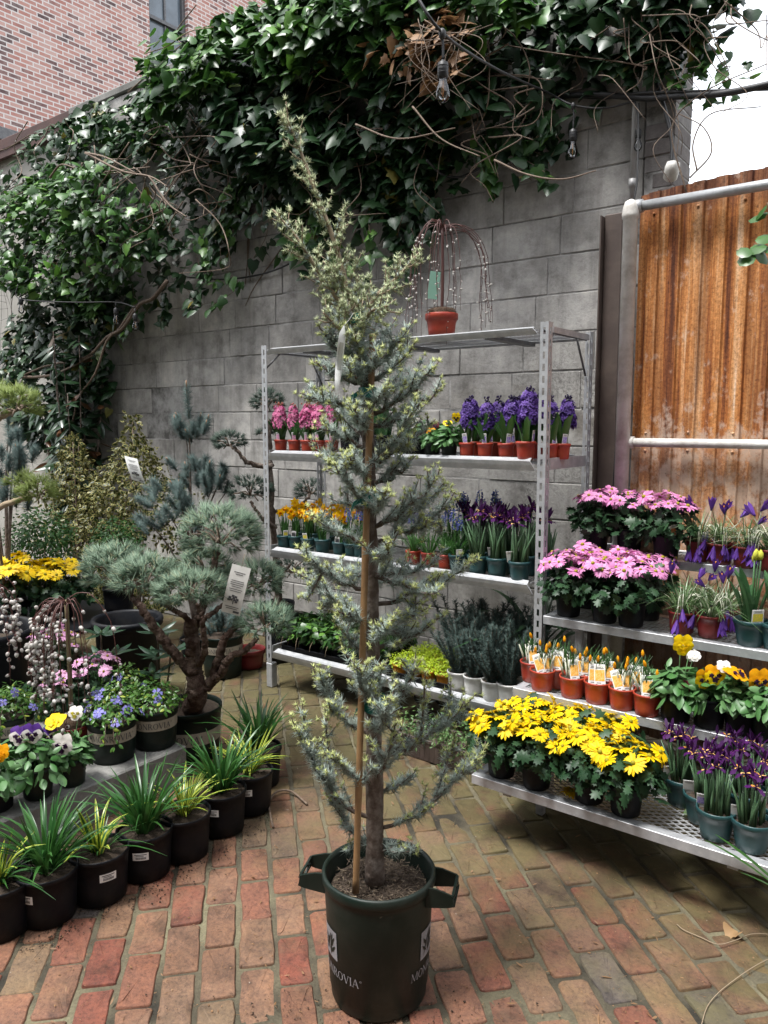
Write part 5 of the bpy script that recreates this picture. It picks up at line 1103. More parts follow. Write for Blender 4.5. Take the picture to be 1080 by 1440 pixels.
# --- weeping willow on top of the rack
def willow(name,label,base,pot,trunk_h,arcs,seed,tw,barkm,rtr=.008,cat=1.0,lean=(0,0)):
    t=thing(name,label,'pussy willow',base,0); rr=np.random.default_rng(seed); rt,rb,h,S=potparts(pot)
    made=[]
    for nm,me,M,p in S: made.append(put(nm,me,t if p is None else made[p],M=M))
    top=np.array([lean[0],lean[1],h+trunk_h]); g=G(); g.tube(poly([(0,0,h-.03),top*[.4,.4,.5]+[.004,0,h*.3],top],12),np.linspace(rtr*1.2,rtr,13)[:len(poly([(0,0,0),(0,0,1),(0,0,2)],12))],8); g.inst(memo('knob',lambda:budlet()),frames([top-[0,0,.008]],[0,0,1],rtr*2.4),0); put('trunk',(g,barkm),t)
    g=G(); CK=[]; n=len(arcs); CT=memo('catkin',lambda:catkin())
    for a,out,up,down,dens in arcs:
        d=np.array([math.cos(a),math.sin(a),0]); s=top+[0,0,-.02*rr.random()]; e=s+d*out*(1+.15*rr.random())-[0,0,down]; C=bez(s,s+d*out*.25+[0,0,up],s+d*out*1.0+[0,0,up*.75],s+d*out*1.02-[0,0,down*.45],10); C=np.vstack([C,bez(C[-1],C[-1]-[0,0,down*.15],e+[0,0,down*.25],e,9)[1:]]); C[3:]+=np.cumsum(rr.normal(size=(len(C)-3,3))*.0028,0); g.tube(C,np.linspace(.0024,.0010,len(C)),5)
        m=int(dens); 
        for q in range(m):
            s_=.35+.63*(q+.5*rr.random())/max(1,m); i=min(len(C)-2,int(s_*(len(C)-1))); p=C[i]+(C[i+1]-C[i])*rr.random(); tg=nrm(C[i+1]-C[i]); o=nrm(rr.normal(size=3)); D=nrm(-tg*.1+o*.8+tg*.6); CK.append(frames([p+D*.003],[D],(.017+.009*rr.random())*cat)[0])
    put('branches',(g,tw),t); me=memo('catmesh',lambda:G().inst(CT,[np.eye(4)]).mesh('catkin',['catkin','red_twig'])); order=rr.permutation(len(CK)); far=G()
    for r_,i in enumerate(order):
        if r_<95: put('catkin',me,t,M=CK[i])
        else: far.inst(CT,[CK[i]])
    if len(order)>95: put('catkin',(far,['catkin','red_twig']),t)['kind']='stuff'
    m=G(); m.lathe([(rt-.008,h-.022),(rt-.010,h+.004),(rt*.8,h+.022),(rt*.45,h+.030),(.012,h+.03)],20,0,(0,0,0),(0,1)); kk=420; a=rng.random(kk)*6.28; q=(rt-.012)*np.sqrt(rng.random(kk)); needles(m,np.c_[q*np.cos(a),q*np.sin(a),h+.024-.02*(q/rt)**2],np.c_[rng.normal(size=(kk,2)),.35*rng.normal(size=kk)],.02+.02*rng.random(kk),.0011); put('moss_top',(m,'moss_pad'),t); return t
def catkin():
    g=G(); g.lathe([(.12,.0),(.34,.22),(.4,.5),(.32,.82),(.1,1.05)],7,0,(0,0,0),(1,1)); g.lathe([(.10,-.1),(.2,.02),(.30,.17)],6,1,(0,0,0),(1,0))
    return (np.concatenate(g.V),[l for l in np.split(np.concatenate(g.L),np.cumsum(np.concatenate(g.T))[:-1])],list(np.concatenate(g.M)))
rr=np.random.default_rng(12); b=ony(621,459,3.22)
arcs=[(rr.random()*6.28,.05+.06*rr.random(),.04+.05*rr.random(),.33+.22*rr.random(),4+rr.random()*5) for i in range(11)]+[(R(37)+.2*rr.normal(),.15+.07*rr.random(),.02+.05*rr.random(),.40+.12*rr.random(),9) for i in range(6)]+[(R(217)+.2*rr.normal(),.12+.05*rr.random(),.03+.05*rr.random(),.42+.12*rr.random(),8) for i in range(5)]
wt=willow('weeping_pussy_willow','weeping pussy willow in a red pot standing on top of the metal rack',(b[0],b[1],1.915),'red_top',.40,arcs,3,'red_twig','red_twig',.007,.55)
g=G(); g.box((-.03,-.025,.245),(.05,.001,.13),0,np.array(Matrix.Rotation(R(37),3,'Z'))@np.array(Matrix.Rotation(.12,3,'Y'))); put('plant_tag',(g,'pale_green_card'),wt)

# ------------------------------------------------------------------ stepped stand
def on(px,py,step,kind,dz=0.0): r=potparts(kind)[1]; return stand(px,py,ST[step][2]+.003,r)
yd=[daisy('y','yellow_petal','black_daisy',.037,.108,.24,14,s) for s in(101,102,103)]
for px,py,l,i in((705,1097,'yellow daisies in a black pot at the outer end of the bottom step',0),(754,1114,'yellow daisies in a black pot, second from the outer end of the bottom step',1),(828,1134,'yellow daisies in a black pot between the second pot and the large front blooms',2),(879,1152,'yellow daisies with large front blooms, next to the bare mesh of the bottom step',0),
    (742,1076,'yellow daisies in the back row of the bottom step, under the first orange crocuses',1),(800,1096,'yellow daisies in the back row of the bottom step, above a spent brown flower',2),(853,1112,'yellow daisies in the back row of the bottom step, nearest the purple irises',0)):
    plant(yd[i],'potted_daisy',l,'daisy',on(px,py,0,'black_daisy'),None,'yellow daisies on the bottom step')
ib=[iris(s,9,'teal_big',tp,1.0) for s,tp in((111,'white_card'),(112,'white_card'),(113,'purple_print'))]
for px,py,l,i in((957,1138,'purple iris in a teal pot standing alone behind a fallen yellow leaf',0),(986,1163,'purple iris in a teal pot tucked behind the front teal pot',1),(1005,1186,'purple iris in a teal pot at the front edge beside the bare mesh',2),(1055,1203,'purple iris in a teal pot with a leaning white tag, nearest the frame edge',0),(1016,1136,'purple iris in the back of the bottom step with a picture tag',1),(1047,1160,'purple iris behind the front pots with orange-marked blooms',2),(1074,1142,'purple iris at the back of the bottom step by the frame edge',0),(1090,1180,'purple iris partly cut by the frame edge on the bottom step',1)):
    plant(ib[i],'potted_iris',l,'iris',on(px,py,0,'teal_big'),random.uniform(-.4,.4),'purple irises on the bottom step')
co=[crocus_orange(s,2+s%2,1+s%2) for s in(121,122,123)]
for px,py,l,i in((762,974,'orange crocus in a terracotta-red pot at the outer front end of its step',0),(804,984,'orange crocus in a red pot, second of the front five from the outer end',1),(839,992,'orange crocus in a red pot, middle of the front five',2),(874,1001,'orange crocus in a red pot, fourth of the front five from the outer end',0),(909,1010,'orange crocus in a red pot beside the yellow pansies',1),
    (748,961,'orange crocus in the back row at the outer end of its step',1),(783,970,'orange crocus in the back row behind the first gap of red pots',2),(819,979,'orange crocus in the back row behind the middle red pot',0),(855,987,'orange crocus in the back row behind the fourth red pot',1),(892,995,'orange crocus in the back row next to the pansy leaves',2)):
    plant(co[i],'potted_crocus',l,'crocus',on(px,py,1,'crocus'),random.uniform(-.3,.3),'orange crocuses on the second step')
Y3=('yellow_petal','yellow_petal',.036,None); YO=('orange_petal','pansy_blotch',.040,None); YO2=('yellow_petal','pansy_blotch',.034,'orange_petal'); WH=('white_petal','white_petal',.022,None); MA=('maroon_petal','maroon_petal',.022,None); PU=('crocus_purple','crocus_purple',.016,None)
for px,py,l,fl,pt_,s in((949,1018,'leafy pansy with one tall yellow bloom, beside the last orange crocus pot',[(Y3,CAM+.4,.02,.155,.15),(WH,CAM+1.8,.06,.11,.5),(WH,CAM+2.2,.08,.10,.4)],'black_pansy',131),
   (996,1027,'pansy with small yellow, white and maroon blooms in a black pot',[(YO2,CAM-.2,.05,.085,.3),(YO2,CAM-.7,.06,.07,.1),(MA,CAM-1.6,.075,.03,.1),(WH,CAM+.2,.06,.115,.5),(MA,CAM+.9,.08,.085,.2)],'black_pansy',132),
   (1041,1036,'pansy with two large orange blooms, one dark-faced, in a black pot',[(YO,CAM+.4,.06,.085,.12),(YO,CAM-.8,.06,.105,1.0),(PU,CAM+.3,.09,-.01,.0)],'black_pansy',133),
   (1080,1046,'pansy in a dark green pot cut by the frame edge',[(PU,CAM+.8,.08,.05,.2)],'green_pansy',134)):
    plant(pansy(s,pt_,fl),'potted_pansy',l,'pansy',on(px,py,1,pt_),0,'pansies on the second step',1.08)
pk=[daisy('p','pink_petal','black_daisy',.036,.105,.262,21,s) for s in(141,142,143)]
for px,py,l,i in((799,869,'pink daisies in a black pot at the outer end of the third step',0),(850,878,'pink daisies in a black pot, middle of the front three on the third step',1),(887,884,'pink daisies in a black pot, front pot nearest the drooping crocuses',2),(825,857,'pink daisies at the back of the third step near its outer end',2),(868,865,'pink daisies at the back of the third step behind the middle pot',0),(910,874,'pink daisies at the back of the third step with a crumpled leaf beside them',1)):
    plant(pk[i],'potted_daisy',l,'daisy',on(px,py,2,'black_daisy'),None,'pink daisies on the third step')
cp=[crocus_purple(s,9,None) for s in(151,152,153)]
for px,py,l,i in((958,893,'wilting purple crocus beside the pink daisies, blooms drooping over its dark red rim',0),(998,899,'wilting purple crocus in a dark red pot next to the tulips',1),(978,882,'purple crocus tucked between and behind the two front dark red pots',2),(1018,889,'purple crocus behind the front dark red pot, beside the tulip leaves',0)):
    plant(cp[i],'potted_crocus',l,'crocus',on(px,py,2,'dark_red'),0,'purple crocuses on the third step')
tb=[tulip(s,5,tp,'teal_big',.215,.036,True) for s,tp in((161,'yellow_print'),(162,None))]
plant(tb[0],'potted_tulip','tulip with closed yellow-green buds in a teal pot with a yellow picture tag','tulip',on(1054,911,2,'teal_big'),0,'tulips on the third step'); plant(tb[1],'potted_tulip','tulip in a teal pot cut off by the frame edge','tulip',on(1092,917,2,'teal_big'),0,'tulips on the third step')
pt3=[daisy('p','pink_petal','black_daisy',.036,.105,.265,17,s,'red_print') for s in(144,145,146)]
for px,py,l,i in((838,775,'pink daisies on the top step, outermost pot next to the rack','0'),(884,779,'pink daisies with a red tag, middle pot of the top step','1'),(936,789,'pink daisies with a red tag, top step pot nearest the purple crocuses','2')):
    plant(pt3[int(i)],'potted_daisy',l,'daisy',on(px,py,3,'black_daisy'),CAM+.25,'pink daisies on the top step')
for px,py,l,i,tp in((981,791,'purple crocus with upright blooms in a dark red pot on the top step',3,1),(1012,795,'purple crocus with long pale leaves hanging from the top step',4,0),(1048,800,'purple crocus with a small white tag on the top step',5,1),(1082,805,'purple crocus at the frame edge of the top step',6,0)):
    plant(crocus_purple(154+i,10,'purple_print' if tp else None),'potted_crocus',l,'crocus',on(px,py,3,'dark_red'),0,'purple crocuses on the top step')
g=G(); rr=np.random.default_rng(8); V=[];n=20
for i,(r,z) in enumerate([(.02,0),(.045,.01),(.05,.045),(.035,.075),(.028,.10),(.04,.12)]): a=np.linspace(0,2*PI,n,endpoint=False); q=r*(1+.25*np.sin(a*5+i*1.3)+.1*rr.normal(size=n)); V.append(np.c_[q*np.cos(a),q*np.sin(a),np.full(n,z)+.006*rr.normal(size=n)])
g.add(np.vstack(V),[(i*n+j,i*n+(j+1)%n,(i+1)*n+(j+1)%n,(i+1)*n+j) for i in range(5) for j in range(n)]+[tuple(range(n))[::-1]],0,False); p=on(912,779,3,'black_daisy'); o=put('paper_wrap',(g,'tan_paper'),loc=p); tag(o,'crumpled tan paper wrap between two pink daisy pots on the top step','paper')
def flatleaf(name,label,p,L,m,seed,rz):
    rr=np.random.default_rng(seed); g=G(); k=9; t=np.linspace(0,1,k); P=np.c_[np.zeros(k),L*(t-.5),.010+.012*np.sin(t*5+seed)]; g.blade(P,L*.62*np.sin(PI*np.clip(t,.02,.98))**.7*(1+.15*rr.normal(size=k)),[1,0,.25],0,.16); o=put(name,(g,m),loc=p); o.rotation_euler=(0,0,rz); return tag(o,label,'leaf')
flatleaf('fallen_leaf','yellow-green fallen leaf on the bare mesh of the bottom step',on(968,1152,0,'cell'),.075,'lime_leaf' if 0 else 'crocus_leaf',1,.4)
flatleaf('fallen_leaf','dry tan leaf lying on the bricks beside the pale wire',onz(1030,1312,0.004),.06,'dry_leaf',2,1.2)
flatleaf('fallen_leaf','small brown leaf on the bricks beside the trough',onz(668,1078,.004),.05,'dry_leaf',3,2.2)
# spent flowers
g=G(); f=_B[('daisy','y',0)]; p=on(803,1120,0,'cell'); o=put('spent_flower',f,loc=(p[0],p[1],p[2]+.006)); tag(o,'single yellow daisy bloom fallen onto the mesh of the bottom step','flower')
# ------------------------------------------------------------------ left side: the row of black pots
LED=.152
for px,py,k,l,seed,st in((4,1328,'striped','yellow-striped lily turf in a black pot cut by the frame edge',201,.9),(70,1308,'green','green lily turf in a black pot with a square barcode sticker, largest of the row',202,CAM-.45),
   (143,1278,'striped','lily turf with broad yellow-edged leaves in a black pot, between two green ones',203,CAM+.55),(206,1244,'green','green lily turf in a black pot, between the two yellow-striped ones',204,CAM+.05),
   (261,1217,'yellow','bushy yellow striped lily turf in a plain black pot without a sticker',205,None),(313,1180,'green','green lily turf in a black pot in front of the pine topiary',206,CAM-.3),(352,1150,'yellow','yellow striped lily turf in a black pot at the far end of the row',207,CAM-.1)):
    c=stand(px,py,.002,.08); plant(lily(seed,k,None if st is None else st-.2),'potted_lily_turf',l,'lily turf',c,0,'lily turf pots in a row along the ledge',1.0)
c=stand(366,1112,.002,.08); plant(lily(208,'green',None),'potted_lily_turf','green lily turf with spreading leaves, its hidden pot last in the row','lily turf',(c[0],c[1],c[2]),0,'lily turf pots in a row along the ledge')
# on the ledge
WP=('white_petal','pansy_blotch',.042,None); WV=('white_petal','pansy_blotch',.034,'crocus_purple'); YY=('yellow_petal','yellow_petal',.040,None); MR=('maroon_petal','maroon_petal',.036,None); OO=('orange_petal','orange_petal',.03,None)
def lp(px,py,r): return stand(px,py,LED,r)
plant(pansy(211,'black_pansy',[(MR,CAM+.2,.07,.09,.3),(OO,CAM+.7,.07,.11,.3)],spread=.085,ht=.07),'potted_pansy','maroon and orange pansy in a black pot cut by the frame edge','pansy',lp(-2,1144,.044),0,'pansies along the ledge',1.1)
plant(pansy(212,'green_pansy',[(WV,CAM+.3,.05,.13,.2),(WV,CAM-.6,.05,.12,.3)],spread=.09,ht=.085),'potted_pansy','bushy pale-leaved pansy with purple and white blooms in a dark green pot','pansy',lp(54,1126,.043),0,'pansies along the ledge',1.12)
plant(pansy(213,'green_pansy',[(WP,CAM+.05,.075,.075,.2),(WV,CAM-1.1,.07,.09,.3),(YY,CAM-.8,.05,.145,1.0),(('white_petal','flower_eye',.028,None),CAM+1.2,.03,.165,.4)],spread=.06,ht=.05),'potted_pansy','white pansy with large dark-blotched blooms and a yellow bloom above it','pansy',lp(102,1108,.043),0,'pansies along the ledge',1.05)
plant(vinca(221,CAM-.75,16),'potted_vinca','periwinkle with a cluster of blue flowers in a banded green pot','periwinkle',lp(160,1076,.085),0,'periwinkles in banded green pots')
plant(vinca(222,CAM-.95,2,trail=False),'potted_vinca','dense small-leaved periwinkle in a banded green pot next to the pine topiary','periwinkle',lp(219,1057,.085),0,'periwinkles in banded green pots')
plant(vinca(223,CAM-.6,5),'potted_vinca','periwinkle in a banded green pot at the frame edge behind the pansies','periwinkle',lp(16,1066,.085),0,'periwinkles in banded green pots')
plant(vinca(224,CAM,6,trail=False),'potted_vinca','periwinkle in a green pot behind the flowering one','periwinkle',lp(178,1030,.085),0,'periwinkles in banded green pots')
rr=np.random.default_rng(21); RT=R(37)
lf=[(RT+PI+rr.normal()*.55,.05+.10*rr.random(),.0+.06*rr.random(),.22+.26*rr.random(),9+rr.random()*7) for i in range(17)]+[(CAM+rr.normal()*.5,.05+.08*rr.random(),.02+.04*rr.random(),.3+.24*rr.random(),7) for i in range(7)]
ri=[(RT-.1,.20,.085,.52,7),(RT-.5,.09,.05,.50,5),(RT-1.1,.05,.03,.46,4),(RT+.5,.06,.045,.2,2),(RT-.7,.055,.05,.42,4)]
willow('weeping_pussy_willow','small weeping pussy willow with white catkins on the ledge between pansies and pink daisies',lp(103,1072,.06),'willow',.50,lf+ri,22,'red_twig','willow_bark',.0085,.92,(.005,.0))
willow('weeping_pussy_willow','weeping pussy willow reaching in over the ledge from the frame edge',lp(-48,1075,.06),'willow',.58,[(RT+rr.normal()*.6,.12+.14*rr.random(),.02+.07*rr.random(),.15+.25*rr.random(),10) for i in range(11)],23,'red_twig','willow_bark',.009,.95)
pd=[daisy('q','pale_pink_petal','white',.030,.088,.30,14,s) for s in(231,232)]; ph=daisy('q','pale_pink_petal','white',.030,.10,.40,16,233)
plant(ph,'potted_daisy','tall pink daisies behind the pussy willow stem on the ledge','daisy',lp(82,1012,.042),None,'pink daisies on the ledge',1.02)
plant(pd[0],'potted_daisy','pink daisies in a white pot beside the blue periwinkle','daisy',lp(140,1022,.042),None,'pink daisies on the ledge',1.02)
plant(pd[1],'potted_daisy','low pink daisies under the hanging catkins','daisy',lp(93,1036,.042),None,'pink daisies on the ledge',.9)
# big tubs and the dark bench behind the ledge
def tub(label,p,rt,rb,h):
    g=G(); g.lathe([(rb,0),(rt-.02,h-.05),(rt-.012,h-.045),(rt,h-.04),(rt+.004,h-.012),(rt-.002,h),(rt-.016,h),(rt-.024,h-.01),(rt-.035,h-.12)],48,0,(0,0,0),(1,0)); t=thing('planting_tub',label,'tub',p,0); put('tub',(g,'black_plastic'),t); put('soil',soilmesh(rt-.03,h-.09,5),t); return t
tub('wide black planting tub of dark soil behind the bare willow twig',(-3.56,2.42,0),.185,.16,.46); tub('large black planting tub by the frame edge, its pale rim catching light',(-3.74,1.72,.0),.26,.22,.52)
g=G(); g.box((0,0,.345),(1.5,.8,.03),0,None,.004)
for x in(-.7,.7):
    for y in(-.36,.36): g.box((x,y,.165),(.05,.05,.33))
for y in(-.38,.38): g.box((0,y,.285),(1.4,.02,.08))
o=put('plant_bench',(g,'black_plastic'),loc=(-4.62,2.35,0)); tag(o,'low black bench carrying yellow daisies and boxwoods','bench')
def bx(px,py,D): return ony(px,py,D)
yl=[daisy('yl','yellow_petal','black_daisy',.040,.125,.27,20,s) for s in(241,242)]
plant(yl[0],'potted_daisy','yellow daisies on the dark bench, cut by the frame edge','daisy',(*onz(22,866,.40)[:2],.362),None,'yellow daisies on the dark bench',1.28); plant(yl[1],'potted_daisy','yellow daisies on the dark bench in front of the boxwoods','daisy',(*onz(88,860,.40)[:2],.362),None,'yellow daisies on the dark bench',1.22)
def bush(name,label,cat,p,rad,n,tpl,size,mats,pot='nursery',seed=0,zoff=0.0):
    t=thing(name,label,cat,p,0); rt,rb,h,S=potparts(pot)
    for nm,me,M,q in S: put(nm,me,t)
    g=G(); dome(g,n,(0,0,h+rad[2]*.45+zoff),rad,tpl,size,0,.35,.6,-.75,.16)
    for i in range(14): d=sph(1)[0]; d[2]=abs(d[2]); g.tube(bez((0,0,h-.02),(0,0,h+.05),d*np.array(rad)*.4+[0,0,h+.05],d*np.array(rad)*.85+[0,0,h+rad[2]*.4],7),.003,4,1)
    put('foliage',(g,mats),t); return t
def at(px,py,Y,z): p=ony(px,py,Y); return (p[0],p[1],z)
bush('boxwood','rounded boxwood at the frame edge behind the yellow daisies','shrub',at(55,760,2.45,.362),(.24,.2,.19),1500,OVAL,(.018,.03),['box_leaf','twig'],'nursery',1,.19); bush('boxwood','small dense boxwood between the two variegated shrubs','shrub',at(163,745,2.68,.362),(.17,.16,.17),1100,OVAL,(.018,.03),['box_leaf','twig'],'nursery',2,.17)
plant(pansy(251,'green_pansy',[(('orange_petal','pansy_blotch',.03,None),CAM-1.0,.06,.11,.1)],'vinca_leaf',.09,.09),'potted_pansy','bright green leafy pansy with an orange bloom on the dark bench','pansy',at(30,790,2.55,.362),0,'bench pansies',1.1)
def pf(top,bot,prof): return prof
e1=ony(106,700,3.12); z=lambda px,py,Y: ony(px,py,Y)[2]
zt,zb=z(106,612,3.12),z(106,770,3.12); pr=[(.25,.25),(zb,.32),(zb+.2,.33),(zb+(zt-zb)*.5,.24),(zb+(zt-zb)*.7,.14),(zb+(zt-zb)*.86,.09),(zt,.03)]
euonymus('variegated_euonymus','yellow variegated euonymus shrub, shorter one without a tag',(e1[0],3.12,0),pr,2600,1)
e2=ony(190,700,3.2); zt,zb=z(184,583,3.2),z(190,750,3.2); pr=[(.25,.3),(zb,.36),(zb+.22,.39),(zb+(zt-zb)*.45,.30),(zb+(zt-zb)*.62,.17),(zb+(zt-zb)*.8,.10),(zt,.03)]
eu=euonymus('variegated_euonymus','taller yellow variegated euonymus shrub with a hanging white care tag',(e2[0],3.2,0),pr,3200,2)
def hangtag(parent,P0,P1,side,w,name='care_tag',twist=.0):
    g=G(); n=7; t=np.linspace(0,1,n); Q=np.array(P0)+(np.array(P1)-P0)*t[:,None]; nn=nrm(np.cross(np.array(P1)-P0,side)); nn=nn if nn[1]<0 else -nn; Q=Q+nn*(.012*np.sin(PI*t))[:,None]
    g.blade(Q,[w]*n,side,0); L=np.linalg.norm(np.array(P1)-P0); d=nrm(np.array(P1)-P0); s=nrm(np.array(side,float))
    def q(x0,x1,y0,y1,m): 
        c=[np.array(P0)+d*L*y+s*w*x+nn*(.012*math.sin(PI*y)+.0015) for x,y in((x0,y0),(x1,y0),(x1,y1),(x0,y1))]; g.add(c,[(0,1,2,3)],m,False)
    for y,a in((.13,.3),(.17,.2),(.30,.33),(.34,.36),(.38,.34),(.42,.25),(.47,.35),(.51,.3),(.84,.36),(.88,.3)): q(-a,a,y,y+.013,1)
    for i in range(9): 
        x,y=[(-.2,.66),(-.05,.62),(.1,.63),(.2,.68),(-.1,.7),(.06,.7),(-.24,.71),(.0,.66),(.16,.73)][i]; q(x-.07,x+.07,y-.025,y+.02,1)
    q(-.02,.03,.72,.79,1); q(.1,.42,.92,.965,1); g.tube([np.array(P0)-d*.05,np.array(P0)+d*.01],.0012,4,2); put(name,(g,['grey_card' if w<.08 else 'white_card','print_ink','pale_twig']),parent)
lat=np.array([math.cos(YAW),math.sin(YAW),0])
o_=np.array([e2[0],3.2,0]); A,B_=onf(183,643,4.2)-0,onf(195,676,4.15); eD=-e2[0]*math.sin(YAW)+3.2*math.cos(YAW)-.36; A,B_=onf(184,643,eD)-o_,onf(195,677,eD)-o_; hangtag(eu,A,B_,lat+[0,0,-.25],.085)
# magnolia against the wall corner
mg=ony(100,600,3.45); t=thing('magnolia','dark glossy large-leaved magnolia in the corner under the ivy','tree',(mg[0],3.45,0),0)
rt,rb,h,S=potparts('nursery')
for nm,me,M,p in S: put(nm,me,t)
g=G(); k=G(); zlo,zhi=ony(100,700,3.45)[2],ony(100,455,3.45)[2]
for i in range(15):
    a=rng.random()*6.28; q=.46*math.sqrt(rng.random()); zt=zlo+(zhi-zlo)*(.35+.65*rng.random()); C=bez((0,0,.13),(0,0,zlo*.6),(q*.8*math.cos(a),q*.35*math.sin(a),zlo),(q*math.cos(a),q*.45*math.sin(a),zt),14); k.tube(C,np.linspace(.012,.003,14),6)
    m=42; s=.4+.6*rng.random(m); j=np.clip((s*13).astype(int),0,12); p=C[j]+(C[j+1]-C[j])*((s*13)-j)[:,None]; d=sph(m); d[:,2]*=.5; g.inst(LONG,frames(p,nrm(d*.5+[0,-.25,.75]+.3*rng.normal(size=(m,3))),.13+.07*rng.random(m),Yh=d),0)
put('foliage',(g,'magnolia_leaf'),t); put('stems',(k,'bark'),t)
# blue dwarf pines
def sh(px,py,D,d,L,r,n,b): return (onf(px,py,D),d,L,r,n,b)
D1=4.75; S1=[sh(266,590,D1,(-.08,0,1),.20,.055,420,.04),sh(272,612,D1,(0,0,1),.06,.065,380,None)]
rs=np.random.default_rng(31)
for px,py in((250,605),(256,600),(281,602),(290,604),(262,612),(276,616),(286,612),(270,622),(258,618)): S1.append(sh(px,py,D1+rs.normal()*.06,((px-270)*.02*.8,rs.normal()*.3-.1,1),.07,.055,260,.028))
for i in range(26):
    px,py=rs.uniform(248,318),rs.uniform(655,705); S1.append(sh(px,py,D1+rs.normal()*.10,((px-283)*.012,rs.normal()*.35-.2,.9),.08,.055,280,.025 if i%3==0 else None))
for i in range(22):
    px,py=rs.uniform(205,275),rs.uniform(690,755); S1.append(sh(px,py,D1-.1+rs.normal()*.10,((px-260)*.014,rs.normal()*.35-.3,.7),.09,.055,260,None))
bp=onf(272,840,D1); dwarf_pine('dwarf_blue_pine','upright blue-green dwarf pine with brown buds against the block wall',np.array([bp[0],bp[1],0]),S1,'pine_needle_blue')
D2=4.3; S2=[sh(12,612,D2,(0,0,1),.2,.05,420,.03)]
for i in range(30):
    px,py=rs.uniform(-30,48),rs.uniform(625,720); S2.append(sh(px,py,D2+rs.normal()*.12,((px-10)*.012,rs.normal()*.3-.2,1),.08,.06,280,.03 if i%3==0 else None))
bp=onf(8,800,D2); dwarf_pine('dwarf_blue_pine','blue-green dwarf pine at the frame edge behind the yellow-green pine pads',np.array([bp[0],bp[1],0]),S2,'pine_needle_blue')
# cloud pruned pines
def cloud(name,label,base,potr,limbs,pads,mat,L,w,barkm='pine_bark',band=False,cat='topiary',poth=.2):
    t=thing(name,label,cat,base,0); rt,rb,h=potr,potr*.86,poth
    pot=put('pot',potmesh(rt,rb,h,'green_plastic' if band else 'black_plastic',.008,.022,40),t); put('soil',soilmesh(rt-.012,h-.022,7),t)
    if band: put('printed_band',band_parts(rt,rb,h,h*.36,h*.62,band,.034),pot)
    g=G()
    for pts,r0,r1 in limbs:
        P=poly(np.array(pts)-base,22); P=np.stack([np.interp(np.linspace(0,1,44),np.linspace(0,1,len(P)),P[:,i_]) for i_ in range(3)],1); P[1:-1]+=.0025*rng.normal(size=(42,3)); q=np.linspace(r0,r1,44)*(1+.045*rng.normal(size=44)); q[0]*=1.25; n0=g.n; g.tube(P,q,14); g.V[-1]+=rng.normal(size=g.V[-1].shape)*r0*.05
    put('trunk',(g,barkm),t)
    for c,rad,n in pads:
        k=G(); c=np.array(c)-base; pad(k,c,rad,n,L,0,w,None,.03,-.5)
        for i in range(9): e=sph(1)[0]*np.array(rad)*.7; k.tube([c-[0,0,rad[2]*.3],c+e*.5,c+e],.004,5,1)
        put('needle_pad',(k,[mat,'twig']),t)
    return t
# the big topiary
def BP(px,py,dd=0): return onf(px,py,3.22+dd)
bb=np.array([-2.735,2.165,0.0]); soil=bb+[0,0,.22]
lim=[([soil-[0,0,.04],BP(277,975),BP(272,940),BP(270,900),BP(268,872)],.046,.026),
 ([BP(274,945),BP(262,938,-.01),BP(240,912,-.03),BP(215,880,-.04),BP(196,850,-.02)],.026,.016),([BP(200,855,-.02),BP(182,835,.06),BP(165,815,.08)],.014,.008),
 ([BP(269,895),BP(279,868,.04),BP(291,838,.06),BP(300,800,.05),BP(306,770,.04)],.022,.012),
 ([BP(268,878),BP(258,866,-.04),BP(235,852,-.06),BP(226,846,-.05)],.013,.008),([BP(272,868),BP(290,868,.0),BP(312,852,.04),BP(338,838,.08)],.012,.007),
 ([BP(280,966),BP(296,962,-.02),BP(306,930,-.04),BP(316,898,-.03),BP(322,893,-.03),BP(334,880,0)],.024,.011),
 ([BP(294,962,-.02),BP(312,945,-.06),BP(322,925,-.08),BP(345,915,-.08),BP(362,897,-.06)],.02,.010),([BP(278,935,.0),BP(288,915,-.07),BP(287,895,-.09),BP(284,870,-.10),BP(276,850,-.1)],.016,.008)]
pads=[(BP(310,752,.04),(.180,.18,.135),4300),(BP(160,800,.10),(.145,.145,.115),3200),(BP(206,812,-.04),(.150,.150,.095),3600),(BP(268,830,-.12),(.168,.16,.085),3800),(BP(362,818,.12),(.115,.12,.10),2600),(BP(290,800,.14),(.14,.12,.09),2200),(BP(372,876,-.07),(.125,.12,.075),2400)]
bt=cloud('pine_topiary','cloud-pruned pine topiary with silvery green cushions in a banded green pot',bb,.145,lim,pads,'bonsai_needle',.052,.0016,'pine_bark',CAM-1.35,'topiary',.235)
hangtag(bt,BP(340,796,-.15)-bb,BP(324,863,-.15)-bb,lat*1.0+[0,0,-.28],.078)
# second banded pot with a small blue conifer behind it
c=stand(314,957,.002,.12); t=thing('potted_conifer','small dark conifer in a banded green pot behind the pine topiary','conifer',c,0); pot=put('pot',potmesh(.125,.108,.25,'green_plastic',.008,.02,36),t); put('soil',soilmesh(.115,.23,2),t); put('printed_band',band_parts(.125,.108,.25,.15,.195,CAM-1.0,.026),pot)
g=G(); 
for i in range(26): a=rng.random()*6.28; q=.1*rng.random(); shoot(g,(q*math.cos(a),q*math.sin(a),.25+.1*rng.random()),(math.cos(a)*.5,math.sin(a)*.5,1),.07,.04,150,0,None,.0011)
put('foliage',(g,['pine_needle_blue','pine_bud','twig']),t)
c=stand(352,944,.002,.09); t=thing('red_pot','empty dark red plastic pot on the bricks behind the rack post','pot',c,0); put('pot',potmesh(.095,.075,.12,'dark_red_plastic',.01,.03,32),t); put('soil',soilmesh(.08,.09,3),t)
